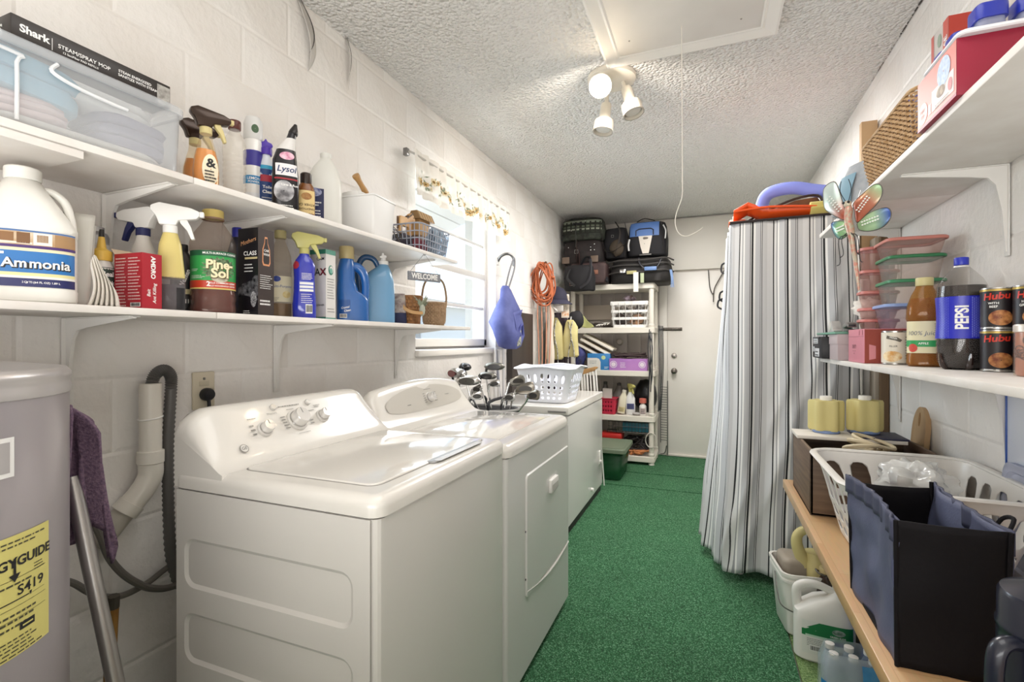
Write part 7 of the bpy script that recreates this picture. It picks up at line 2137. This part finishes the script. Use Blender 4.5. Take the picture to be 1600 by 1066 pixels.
bd = Body([(0, .12, .05, 4), (.01, .125, .055, 4), (.10, .115, .045, 3), (.17, .09, .02, 2.6), (.205, .07, .004, 2.2)], 36)
m = bd.mesh(); m.v = [v + Vector((1, 1, 1)) * .006 * mnoise.noise(v * 26) for v in m.v]; m.B('pouch_body', M('B4B6B8', .7, noise=(30, 'A2A6AC', 3)), t, smooth=60)
patch(bd, -.12, .0, .03, .16, M('7FA2B4', .7), t, 'blue_panel', .007)

# dragonfly
dg_ = T('dragonfly_ornament', 'painted metal dragonfly hanging below the upper right shelf', 'ornament', (.452, 1.932, 1.63), -45)
def _wing(c0, c1, c2):
    def fn(nt, N, L, b):
        at = N.new('ShaderNodeAttribute'); at.attribute_name = 'su'
        r = N.new('ShaderNodeValToRGB'); e = r.color_ramp.elements
        e[0].position = .12; e[0].color = hx(c0); e[1].position = .95; e[1].color = hx(c2); q = e.new(.55); q.color = hx(c1)
        L(at.outputs['Fac'], r.inputs[0]); L(r.outputs[0], b.inputs['Base Color'])
        b.inputs['Roughness'].default_value = .25; b.inputs['Metallic'].default_value = .25; b.inputs['Coat Weight'].default_value = .5
    return fn
wings = [([(-.012, .083), (-.015, .108), (.015, .132), (.048, .15), (.069, .143), (.073, .116), (.059, .089), (.03, .065), (-.004, .041)], ('B4604A', 'C07A62', '9CBF92'), (-.008, .06), 1),
         ([(-.004, .037), (.03, .061), (.066, .069), (.09, .066), (.099, .048), (.094, .027), (.073, .009), (.037, .005), (.004, .015)], ('9CBF92', 'A9C9A0', '1F4A9A'), (-.002, .028), 1),
         ([(-.035, .08), (-.047, .108), (-.071, .188), (-.092, .199), (-.115, .184), (-.117, .151), (-.112, .115), (-.088, .089), (-.043, .058)], ('B4604A', 'BFCFC8', 'C9D6D2'), (-.035, .07), -1),
         ([(-.035, .052), (-.071, .06), (-.089, .056), (-.084, .029), (-.071, .006), (-.055, -.004), (-.035, .007), (-.029, .022)], ('A9C9A0', '8FBF88', '2A5AA8'), (-.03, .035), -1)]
for k, (P, cs, root, sg_) in enumerate(wings):
    P = [Vector((x, 0, z)) for x, z in P]; P = catmull(P + [P[0]], 4)[:-1]
    c = sum(P, Vector()) / len(P); rt = Vector((root[0], 0, root[1])); mx_ = max((p - rt).length for p in P)
    m = MB(); R = []; su = []
    for kk in (.05, .3, .55, .78, .93, 1):
        ring = []
        for p in P:
            q = c + (p - c) * kk
            ring.append(Vector((q.x, -.010 * (1 - kk ** 2) - .012 * abs(q.x), q.z))); su.append(min((q - rt).length / mx_, 1))
        R.append(ring)
    m.rings(R, True, False); m.su = su
    o = m.B('wing', node_mat('wing_paint', _wing(*cs)), dg_, solid=.0015, smooth=60)
    MB().tube([Vector((p.x, -.012 * abs(p.x), p.z)) for p in P], .0016, 6, closed=True).B('wing_rim', M('5A5650', .4, metal=.5), o)
    sp = MB()
    for q in range(7):
        f = .25 + .09 * q
        p = rt + (c + (c - rt) * .55 - rt) * f
        for s2 in (-.5, .5):
            pp = p + Vector((-(c - rt).z, 0, (c - rt).x)).normalized() * .010 * s2
            sp.ball((pp.x, -.0125 - .012 * abs(pp.x), pp.z), (.0035, .0015, .0026), 8, 5)
    sp.B('pearl_spots', M('E8EAE4', .2, coat=.5), o, kind='stuff')
GB = M('B9B49E', .3, metal=.3, noise=(90, 'C97F70', 3))
MB().tube([(-.022, -.016, .105), (-.020, -.018, .08), (-.020, -.020, .05), (-.013, -.018, .01), (-.008, -.014, -.04), (0, -.010, -.11), (.006, -.006, -.185)], [.006, .012, .011, .013, .010, .007, .006, .003], 14, 6).B('body', GB, dg_)
MB().ball((-.022, -.020, .105), (.012, .010, .012)).B('head', M('C9BFA8', .3, metal=.2), dg_)
for sx in (-1, 1):
    MB().ball((-.022 + sx * .008, -.028, .109), .0045, 10, 6).B('eye', BLACK, dg_)
    MB().tube([(-.022 + sx * .005, -.022, .114), (-.022 + sx * .018, -.03, .15), (-.022 + sx * .012, -.034, .182)], .0012, 5, 4).B('antenna', BLACK, dg_)
    for q, (dx, dz) in enumerate(((.02, -.06), (.03, -.085))):
        MB().tube([(-.016, -.022, .012 - .01 * q), (-.012 + sx * dx, -.034, -.01), (-.008 + sx * dx * 1.05, -.03, dz), (-.008 + sx * (dx + .012), -.032, dz - .012)], .0014, 5, 4).B('leg', BLACK, dg_)
MB().tube([(-.02, 0, .09), (-.015, .02, .12), (-.01, .03, .154)], .0012, 5).B('hanging_wire', STEEL, dg_)

# ================================================================= covered wardrobe
wd = T('covered_wardrobe', 'tall wardrobe rack covered with grey striped cloth', 'wardrobe', (.38, 3.18, 0))
wx, wy = .38, 3.18
def plan(v):
    e = v ** 1.3
    A = Vector((.098 - .17 * e, 3.44 - .06 * e)); B_ = Vector((.104 - .045 * e, 2.965 - .085 * e)); C_ = Vector((.685 + .02 * e, 2.935 - .05 * e)); D_ = Vector((.70, 3.40))
    return A, B_, C_, D_
LA, LB, LC = .48, .585, .42
def cloth(u, v):
    A, B_, C_, D_ = plan(v)
    s_ = u * (LA + LB + LC)
    # rounded corner by blending
    def path(q):
        if q < LA: return A + (B_ - A) * (q / LA)
        if q < LA + LB: return B_ + (C_ - B_) * ((q - LA) / LB)
        return C_ + (D_ - C_) * ((q - LA - LB) / LC)
    w_ = .03
    p = (path(max(s_ - w_, 0)) + path(s_) * 2 + path(min(s_ + w_, LA + LB + LC))) / 4
    n = Vector((-1, 0)) if s_ < LA - .03 else (Vector((0, -1)) if s_ < LA + LB - .03 else Vector((1, 0)))
    if abs(s_ - LA) < .05: n = Vector((-.7, -.7))
    q = (s_ - LA) / LB
    amp = .004 + .012 * v
    d = amp * (math.sin(s_ * 34 + 2.5 * v) + .6 * math.sin(s_ * 61 - 3 * v))
    # long diagonal pull folds from the lower left to the upper right
    for (q0, q1, a, sg_) in ((.98, .18, .022, .05), (.80, .02, .012, .035), (1.05, .46, .016, .04)):
        c_ = q0 + (q1 - q0) * max(0, (v - .12) / .8)
        d += a * math.exp(-((q - c_) / sg_) ** 2) * min(1, v * 2.5)
    d += .012 * mnoise.noise((s_ * 7, v * 5, 1.3)) * min(1, v * 4)
    p = p + n * d
    z = 1.925 - 1.88 * v - .05 * v * max(0, q - .5) * -1
    z += .02 * v * math.sin(q * 3) if q > 0 else 0
    return Vector((p.x - wx, p.y - wy, z))
m = MB(); NU, NV = 220, 70
m.grid(NU, NV, cloth)
m.su = [(i / NU) * (LA + LB + LC) + .012 * math.sin(6 * j / NV + i * .02) * (j / NV) for j in range(NV + 1) for i in range(NU + 1)]
m.B('striped_cover', STRIPES, wd, solid=.0012, smooth=80)
MB(Tr(-wx, -wy, 0)).box(.10, .69, 2.955, 3.43, 1.922, 1.934, .002).B('top_board', M('3A2A26', .5), wd)
MB(Tr(-wx, -wy, 0)).tube([(.10, 2.953, 1.928), (.69, 2.930, 1.928)], .006, 8).B('top_seam', M('2A2022', .7), wd)
for (x, y) in ((.15, 2.99), (.65, 2.99), (.15, 3.38), (.65, 3.38)):
    MB(Tr(-wx, -wy, 0)).tube([(x, y, .02), (x, y, 1.92)], .012, 8).B('post', STEEL, wd)
    MB(Tr(-wx, -wy, 0)).cyl(x, y, 0, .03, .018).B('foot', M('C9C7C4', .4), wd)
for z in (.1, .9): MB(Tr(-wx, -wy, 0)).box(.15, .65, 2.99, 3.38, z, z + .012).B('inner_shelf', M('3A3A3C', .6), wd, smooth=0)
for k, z in enumerate((1.78, 1.60, 1.55)):
    MB(Tr(-wx, -wy, 0)).tube([(.096 - .01 * k, 3.42, z), (.07 - .01 * k, 3.44, z - .01), (.065 - .01 * k, 3.44, z - .05), (.08, 3.43, z - .07)], .006, 6, 4).B('tie', BLACK, wd)
WT = 1.935
t = T('plastic_tray', 'bright orange plastic tray lying on the striped wardrobe', 'tray', (.30, 3.06, WT))
m = MB()
m.grid(12, 8, lambda u, v: Vector((-.18 + .43 * u, -.07 + .16 * v, .012 + .055 * abs(2 * v - 1) ** 2 * (1 - .4 * u) + .055 * max(0, 1 - 3.2 * u) * u * 3 + .03 * math.exp(-((u - .18) / .1) ** 2))))
m.B('pan', M('E8571F', .35), t, solid=.004)
MB().tube([(-.18, -.07, .06), (.0, -.078, .068), (.25, -.07, .048)], .007, 8, 4).B('rolled_edge', M('E8571F', .35), t)
MB().box(-.205, -.12, -.055, .05, 0, .014, .004).B('front_lip', M('EE7A4A', .35), t)
t = T('brown_bag', 'brown zipped bag behind the orange plastic on the wardrobe', 'bag', (.36, 3.22, WT))
P = [(-.19, 0), (.20, 0), (.215, .10), (.19, .145), (.08, .135), (-.08, .075), (-.19, .015)]
MB().prism(P, -.06, .06, 'y', .012).B('bag_body', M('6E4A2E', .7, noise=(9, '533622', 4)), t)
MB().tube([(-.19, -.06, .02), (-.08, -.064, .082), (.08, -.064, .142), (.19, -.062, .150), (.215, -.06, .10)], .007, 8, 4).B('zip', M('2E2522', .6), t)
t = T('pool_noodle', 'periwinkle blue foam noodle bent over the brown bag', 'noodle', (.45, 3.32, WT))
m = MB(); m.tube([(-.17, .02, .10), (-.15, 0, .20), (-.10, -.02, .235), (.0, -.05, .235), (.10, -.08, .20), (.20, -.12, .165)], .036, 18, 7); m.B('foam', M('7E8AD8', .7), t)
t = T('pool_noodle', 'short yellow octagonal foam noodle on the wardrobe', 'noodle', (.60, 3.02, WT + .042), 0)
m = MB(Matrix.Rotation(rad(90), 4, 'Y')); m.lathe([(.012, -.11), (.040, -.11), (.042, -.105), (.042, .10), (.012, .10)], 8); m.B('foam', M('C9BC6E', .7), t, smooth=0)
tag(crumple((.655, 3.15, WT + .05), (.05, .10, .048), 3, .2).B('navy_bundle', M('2A2E6A', .6)), 'navy and purple bundle behind the yellow noodle', 'bundle')
tag(crumple((.56, 3.14, WT + .05), (.05, .05, .048), 6, .25).B('pink_cloth', M('C48AB4', .7)), 'pinkish cloth tucked beneath the blue noodle', 'cloth')
tag(MB(Tr(.16, 3.25, WT)).box(-.055, .03, -.10, .10, 0, .055, .006).B('white_carton', M('E6DFD4', .6)), 'cream flat box at the far left corner of the wardrobe top', 'box')

# corner behind the wardrobe: pipe, brown trim, black box
tag(MB(Tr(.755, 3.02, 0)).tube([(0, 0, 0), (0, 0, 1.59)], .028, 18).B('wall_pipe', M('D6D2CC', .4)), 'white vertical pipe in the corner beside the striped cover', 'pipe')
struct(MB().box(.755, .788, 2.84, 2.872, .0, 1.784, .003).B('trim_5', M('6A5238', .6)))
struct(MB().box(.74, .788, 2.875, 2.96, .0, 1.784, .003).B('trim_6', M('A79C8E', .6)))
tag(MB(Tr(.735, 2.99, .86)).box(-.04, .05, -.02, .10, 0, .115, .004).B('small_box', BLACK), 'small black box fixed to the white corner pipe', 'box')

# ================================================================= bench and what is on it
bh = T('wood_bench', 'butcher block bench along the right wall', 'bench', (.55, 1.15, 0))
MB().box(-.243, .235, -1.1, 1.40, .612, .65, .003).B('bench_top', BUTCHER, bh)
for (x, y) in ((.19, 1.30), (.19, -.9), (-.15, -.9)):
    MB().box(x - .03, x + .03, y - .03, y + .03, -.0, .612, .003).B('leg', M('B98E5C', .6), bh)
MB().box(.205, .237, -1.0, 1.32, .55, .612, .003).B('cleat', M('B98E5C', .6), bh)
BT = .651
lbk = T('laundry_basket', 'white slotted laundry basket on the wooden bench', 'basket', (.548, 1.775, BT))
m_ = M('E8E4DE', .35)
slot_basket(lbk, [(0, .150, .185), (.245, .212, .255)], [0, .004, .03, .052, .075, .10, .124, .21, .224, .245], (2, 4, 6), 60, m_, .07, .012, thick=.003, every=(2, 3), corner=.5)
for k, (x, y, z, r, c, lb) in enumerate(((-.085, -.03, .08, (.04, .06, .07), '30357A', 'dark blue cloth low in the bench laundry basket'), (-.085, -.10, .07, (.038, .05, .06), 'A8283A', 'red cloth at the near left of the bench laundry basket'), (-.07, .08, .09, (.05, .06, .08), '8C94B4', 'grey blue cloth at the far left of the bench laundry basket'), (.05, .02, .085, (.07, .12, .08), 'C9C4BE', 'pale cloth in the middle of the bench laundry basket'))):
    tag(crumple((.548 + x, 1.775 + y, BT + z), r, 31 + k, .2).B('laundry', M(c, .85)), lb, 'cloth')
tag(crumple((.575, 1.83, BT + .205), (.085, .10, .055), 41, .45, 40, 26, 1.6).B('plastic_bag', M('F0EFEC', .15, alpha=(.55, 'FAFAF8'), coat=.5), smooth=60), 'crumpled translucent plastic bag in the bench laundry basket', 'bag')
t = T('wood_crate', 'brown wood grain box behind the laundry basket', 'box', (.535, 2.255, BT))
WG = M('5E4A3C', .55, noise=(4, '77614E', 5, (1, 1, 16)))
for (a, b, c, d) in ((-.20, -.19, -.20, .20), (.19, .20, -.20, .20), (-.20, .20, -.20, -.19), (-.20, .20, .19, .20)):
    MB().box(a, b, c, d, 0, .235, .002).B('side_panel', WG, t)
MB().box(-.2, .2, -.2, .2, 0, .008).B('bottom', WG, t)
t = T('cable_bundle', 'pale cords coiled in the brown box', 'cables', (.53, 2.18, BT + .15))
m = MB()
for i in range(6): m.tube([(-.06 + .05 * math.cos(2 * PI * k / 14) * (1 + .06 * i) + .02 * i, .05 * math.sin(2 * PI * k / 14) + .01 * i, .04 + .012 * i + .02 * math.sin(2 * PI * k / 14 + i)) for k in range(14)], .007, 6, closed=True)
m.B('cord', M('D2C3A4', .6), t, kind='stuff')
MB().box(-.14, .14, -.12, .10, -.14, .02, .01).B('carton', M('7A6248', .7), t)
t = T('lid_board', 'flat white edged board lying across the brown box', 'board', (.49, 2.36, BT + .236))
MB().box(-.165, .20, -.085, .075, 0, .014, .002).B('board', M('DDD6CC', .5), t)
MB().box(.04, .205, -.087, .077, .0145, .021, .001).B('dark_cover', M('2A2A44', .5), t)
YF = M('CFC283', .65)
for k, (x, lb) in enumerate(((.435, 'yellow three lobed foam roll with a white core, left of two'), (.57, 'yellow three lobed foam roll with a white core, right of two'))):
    t = T('foam_roll', lb, 'foam roll', (x + .01, 2.385, BT + (.2505 if k == 0 else .2575)), -6 + 8 * k)
    n = 48
    m = MB(); m.rings([[Vector(((.058 + .007 * math.cos(3 * 2 * PI * i / n * 2)) * s_ * math.cos(2 * PI * i / n), (.050 + .006 * math.cos(6 * 2 * PI * i / n)) * s_ * math.sin(2 * PI * i / n), z)) for i in range(n)] for z, s_ in ((.01, .94), (.018, 1), (.125, 1), (.133, .94))])
    m.B('foam', YF, t)
    MB().cyl(0, 0, .133, .150, .022).B('core', WHITE, t)
    MB().cyl(0, 0, 0, .012, .05, c=.003).B('base', M('7A8EB8', .4), t)
t = T('cutting_paddle', 'tan wooden paddle with a finger slot leaning on the right wall', 'paddle', (.755, 2.43, BT + .002), 0, None, 0, 5)
# rounded paddle profile with an oblong hole
def prof(k, n=40):
    out = []
    for i in range(n):
        a = 2 * PI * i / n
        y, z = .068 * k * math.sin(a), .36
        if math.cos(a) >= -.1: out.append((y, .265 + .10 * k * math.cos(a)))
        else: out.append((.068 * k * math.copysign(1, math.sin(a)) * min(1, abs(math.sin(a)) + .2), .265 + .265 * math.cos(a)))
    return out
outer = prof(1); hole = [(.011 * math.sin(2 * PI * i / 40), .315 + .028 * math.cos(2 * PI * i / 40)) for i in range(40)]
m = MB()
m.rings([[Vector((-.009, y, z)) for y, z in hole], [Vector((-.009, y, z)) for y, z in outer], [Vector((.009, y, z)) for y, z in outer], [Vector((.009, y, z)) for y, z in hole], [Vector((-.009, y, z)) for y, z in hole]], False, False)
m.B('paddle', M('B99A74', .5, noise=(12, 'A5845C', 5, (1, 1, .15))), t)

# black and blue tote
tb = T('tote_bag', 'open black tote bag with slate blue gusset sides on the bench', 'bag', (.415, 1.325, BT))
hw, hd, hh_ = .085, .172, .285
def wall_(p0, p1, name, mat, dome, seed, hh=hh_, th=.004, nb=14):
    p0, p1 = Vector(p0), Vector(p1)
    nrm = Vector(((p1 - p0).y, -(p1 - p0).x, 0)).normalized()
    m = MB()
    def f(u, v):
        p = p0 + (p1 - p0) * u
        bow = dome * math.sin(PI * u) * (.3 + .7 * v) + (.006 if name != 'gusset' else .013) * mnoise.noise((u * 3.5 + seed, v * 3.2, seed))
        k = .94 + .06 * v
        return Vector((p.x * k, p.y * k, hh * v)) + nrm * bow
    m.grid(nb + 8, 20, f)
    return m.B(name, mat, tb, solid=th, smooth=70)
BKF = M('131114', .75, bump=(140, .25), spec=.2); SLB = M('4A4E68', .6, noise=(5, '5E6480', 4), bump=(200, .25))
wall_((-hw, -hd, 0), (hw, -hd, 0), 'front_panel', BKF, .006, 1)
wall_((hw, hd, 0), (-hw, hd, 0), 'back_panel', BKF, -.02, 2, .270)
wall_((-hw, hd, 0), (-hw, -hd, 0), 'gusset', SLB, -.018, 3, .284)
wall_((hw, -hd, 0), (hw, hd, 0), 'gusset', SLB, -.012, 4, .284)
MB().box(-hw * .93, hw * .93, -hd * .93, hd * .93, 0, .006).B('bag_base', BKF, tb)
for sx in (-1, 1):
    m = MB()
    m.grid(26, 4, lambda u, v, sx=sx: Vector((sx * (hw + .004 - (.018 if sx < 0 else .012) * math.sin(PI * u) + .003 * math.sin(u * 40)), -hd + 2 * hd * u, hh_ - .042 + .044 * v)))
    m.B('elastic_hem', M('40435A', .65), tb, solid=.004, smooth=60)
for (x, y) in ((-hw, -hd), (hw, -hd), (-hw, hd), (hw, hd)):
    MB().tube([(x * .94, y * .94, 0), (x, y, hh_)], .0045, 6).B('corner_piping', BKF, tb)
MB().tube([(hw, -.15, hh_ - .02), (hw + .022, -.13, hh_ + .012), (hw + .018, -.10, hh_ + .004), (hw, -.10, hh_ - .03)], .004, 6, 5).B('loop', BKF, tb)

# navy insulated jug
jg = T('insulated_jug', 'navy insulated jug with a side handle at the right corner', 'jug', (.458, .930, BT), 0)
NV_ = M('191C2B', .3, coat=.3)
MB().lathe([(.058, 0), (.064, .004), (.066, .02), (.067, .205), (.0665, .21), (.0685, .214), (.0685, .219), (.0665, .223), (.0660, .262), (.063, .268), (.040, .277), (.034, .279)], 48).B('jug_body', NV_, jg)
MB().lathe([(.034, .277), (.035, .28), (.035, .300), (.032, .304), (.002, .305)], 36).B('lid', M('14151C', .25, coat=.4), jg)
MB(Rz(205)).tube([(.062, 0, .205), (.085, 0, .207), (.098, 0, .19), (.101, 0, .14), (.096, 0, .08), (.083, 0, .06), (.062, 0, .062)], .0115, 12, 7, flat=(.012, .009)).B('handle', NV_, jg)
MB().lathe([(.0672, .06), (.0682, .062), (.0672, .064)], 48, cap0=False, cap1=False).B('chrome_ring', CHROME, jg)

# clear lid leaning at the wall, whiteboard
t = T('clear_lid', 'translucent plastic bin lid leaning against the right wall', 'lid', (.748, 1.60, BT + .0), 0, None, 0, 4)
m = MB(Tr(0, 0, .15) @ Matrix.Rotation(rad(90), 4, 'Y'))
m.rings([[Vector((x, y, z)) for x, y in rrect(.145 + k, .20 + k, .03, 5)] for z, k in ((.012, 0), (-.004, 0), (-.006, -.003), (-.006, -.02), (.002, -.026))], False, True)
m.B('lid_panel', M('DDE0EC', .2, alpha=(.45, 'E6E9F6'), coat=.3), t, solid=.0015)
t = T('whiteboard', 'small whiteboard with a blue edge fixed to the right wall', 'board', (.7885, 1.62, 1.03))
MB().box(-.008, 0, -.20, .20, -.098, .12, .001).B('panel', M('E3E6EE', .25), t)
for (a, b, c, d) in ((-.205, .205, -.108, -.098), (.200, .206, -.108, .12)):
    MB().box(-.011, 0, a, b, c, d, .002).B('blue_edge', M('2A4E9A', .4), t)

# ---------------------------------------------------------------- under the bench
bk = T('bucket', 'white square pail with a wire bail under the bench', 'pail', (.40, 2.545, 0), 8)
m = MB(); m.rings([[Vector((x, y, z)) for x, y in rrect(a, a, .04, 5)] for z, a in ((.002, .100), (.008, .104), (.235, .122), (.237, .128), (.248, .128), (.250, .124), (.262, .126), (.264, .131), (.276, .131), (.276, .122), (.03, .104))], True, True)
m.B('pail', M('E6E3DC', .35), bk)
q = patch(Flat((.02, -.116, .12), (1, 0, 0), (0, .07, 1)), -.09, .085, -.09, .09, M('2A3A5E', .4), bk, 'label', .004)
patch(Flat((.02, -.116, .12), (1, 0, 0), (0, .07, 1)), -.083, .078, .01, .084, M('5E9CC8', .4, noise=(12, '9CC4DC')), q, 'blue_picture', .0048)
patch(Flat((.02, -.116, .12), (1, 0, 0), (0, .07, 1)), -.083, .078, -.083, .0, M('C9D4DC', .4, noise=(14, '8AA0B0')), q, 'pale_picture', .0048)
MB().tube([(-.128, .0, .235), (-.134, -.06, .17), (-.128, -.115, .135), (-.06, -.135, .115), (.05, -.138, .11), (.128, -.115, .15), (.13, 0, .235)], .003, 6, 6).B('bail', M('8A8886', .35, metal=.8), bk)
t = T('brown_tub', 'beige rounded tub standing in the white pail', 'tub', (.355, 2.575, .03), 8)
m = MB(); rounded_slab(m, rrect(.06, .075, .03, 5), 0, .275, .02, 4); m.B('tub', M('A3988A', .5), t)
t = T('yellow_jug', 'pale yellow jug with a loop handle in the white pail', 'jug', (.445, 2.545, .03), 4)
YJ = M('D3C588', .45)
bd = Body([(0, .05, .06, 3), (.20, .056, .07, 3), (.27, .06, .06, 2.8), (.31, .055, .04, 2.4, .0)], 36); bd.mesh().B('body', YJ, t)
MB().tube([(-.052, -.01, .25), (-.085, -.015, .33), (-.082, -.015, .385), (-.04, -.015, .412), (.02, -.01, .40), (.05, 0, .34), (.048, 0, .29)], [.030, .024, .020, .018, .018, .024, .03], 14, 7).B('handle', YJ, t)
jb = T('cleaner_jug', 'white gallon jug with a green and white label on the floor', 'jug', (.425, 2.325, 0), -6)
bd = Body([(0, .098, .060, 4), (.008, .106, .066, 4), (.15, .106, .066, 4), (.19, .104, .065, 3.6, .0), (.235, .075, .06, 3, .028), (.258, .042, .045, 2.4, .055), (.275, .030, .030, 2, .062), (.285, .028, .028, 2, .062)], 44)
WJ = M('EBE8E2', .35)
bd.mesh().B('body', WJ, jb)
MB().tube([(.05, 0, .262), (-.01, 0, .285), (-.06, 0, .285), (-.092, 0, .262), (-.094, 0, .215), (-.088, 0, .17)], [.014, .015, .016, .017, .018, .02], 14, 7).B('handle', WJ, jb)
cap(jb, .280, .032, .03, M('D5D2CC', .4), x=.062)
lb = patch(bd, -.078, .095, .035, .165, M('E6E6E0', .4), jb, nx=24)
P = [(-.078, .105), (.095, .105), (.095, .165), (.02, .165), (-.03, .145), (-.078, .128)]
patch(bd, -.078, .095, .105, .130, M('1F7A44', .4), lb, 'green_field', .0014, nx=24)
patch(bd, -.02, .095, .129, .163, M('1F7A44', .4), lb, 'green_field', .0013, nx=20)
disc(bd, -.03, .130, 1, 1, M('1F7A44', .4), lb, 'green_wedge', .0012, pts=[(-.078, .128), (-.05, .128), (-.02, .128), (-.0195, .145), (-.0195, .162), (-.05, .145)])
disc(bd, .045, .140, .022, .012, M('B9C4BC', .4, noise=(60, '5E7A66')), lb, 'crest', .002)
lettering(bd, lb, WHITEINK, [('GREEN SUDS', .009, .042, .121, dict(bold=.02))], 'lettering', .002)
patch(bd, -.065, .03, .105, .112, M('BFE0C8', .4), lb, 'pale_line', .0018)
patch(bd, .02, .078, .088, .104, M('2A3A6E', .4), lb, 'navy_panel', .0018)
smallprint(bd, lb, M('5E6460', .5), -.06, .015, .068, .100, 5, .0014, fill=.3)
smallprint(bd, lb, M('5E6460', .5), .01, .07, .050, .070, 4, .0014, fill=.3)
barcode(bd, lb, -.052, -.012, .048, .070, .0016)
t = T('brown_bottle', 'brown glass bottle with a tan cap and wire clamp behind the white jug', 'bottle', (.455, 2.435, 0), 0)
bd = Body([(0, .036, .036, 2.4), (.006, .04, .04, 2.4), (.20, .04, .04, 2.4), (.255, .032, .032, 2.1), (.285, .020, .020, 2), (.30, .018, .018, 2)], 28)
bd.mesh().B('body', M('3A241A', .12, coat=.5), t)
cap(t, .298, .026, .022, M('C9B380', .45))
MB().tube([(-.026, 0, .300), (-.04, -.01, .310), (-.03, -.03, .302), (.0, -.035, .296), (.04, -.03, .300), (.085, -.02, .312)], .0035, 6, 5).B('wire_clamp', M('6E6A66', .3, metal=.8), t)
t = T('grey_bottle', 'grey capped bottle neck beside the white jug', 'bottle', (.555, 2.42, 0))
MB().lathe([(.04, 0), (.043, .004), (.043, .18), (.03, .22), (.026, .25), (.03, .252), (.03, .275), (.02, .28), (.002, .281)], 26).B('body', M('6A6664', .4), t)
wp_ = T('water_pack', 'blue shrink wrapped pack of water bottles under the bench', 'pack', (.452, 2.04, 0), 0)
for i in range(3):
    for j in range(2):
        x, y = -.055 + .058 * i, -.035 + .06 * j
        b_ = MB().lathe([(.02, 0), (.026, .004), (.027, .10), (.025, .11), (.027, .12), (.026, .145), (.013, .175), (.012, .185)], 18, x, y).B('water_bottle', M('DCE6EE', .08, alpha=(.22, 'EEF4FA'), coat=.5), wp_)
        MB().lathe([(.0135, .180), (.015, .182), (.015, .197), (.002, .199)], 16, x, y).B('cap', WHITE, b_)
bl_ = Body([(0, .090, .068, 5), (.01, .092, .070, 5), (.15, .090, .068, 4.5), (.20, .076, .052, 4)], 44)
m = bl_.mesh(MB(), cap1=False); m.v = [v + Vector((mnoise.noise(v * 30), mnoise.noise(v * 30 + Vector((5, 0, 0))), 0)) * .006 for v in m.v]
m.B('clear_wrap', M('EEF4FA', .1, alpha=(.30, 'F6FAFF'), coat=.6), wp_, smooth=60)
patch(bl_, .02, .15, .004, .185, M('2E86C8', .25, noise=(14, '5EA8DC', 3), alpha=(.9, '8CC4F0')), wp_, 'blue_wrap', .006, nx=14, nz=8)
patch(bl_, -.10, -.078, .004, .11, M('2E86C8', .25, alpha=(.9, '8CC4F0')), wp_, 'blue_wrap', .006, nx=4, nz=4)
lettering(bl_, wp_, WHITEINK, [('Spring', .020, .085, .11, dict(shear=.2, bold=.01)), ('Water', .020, .088, .088, dict(shear=.2, bold=.01))], off=.009)
t = T('blue_box', 'dark blue and red carton behind the water pack', 'box', (.585, 2.22, 0))
MB().box(-.05, .05, -.05, .05, 0, .24, .002).B('carton', M('24408E', .4), t)
patch(Flat((0, -.0502, .12), (1, 0, 0), (0, 0, 1)), -.05, -.03, -.1, .1, M('8E2A4A', .4), t, 'red_stripe', .0005)
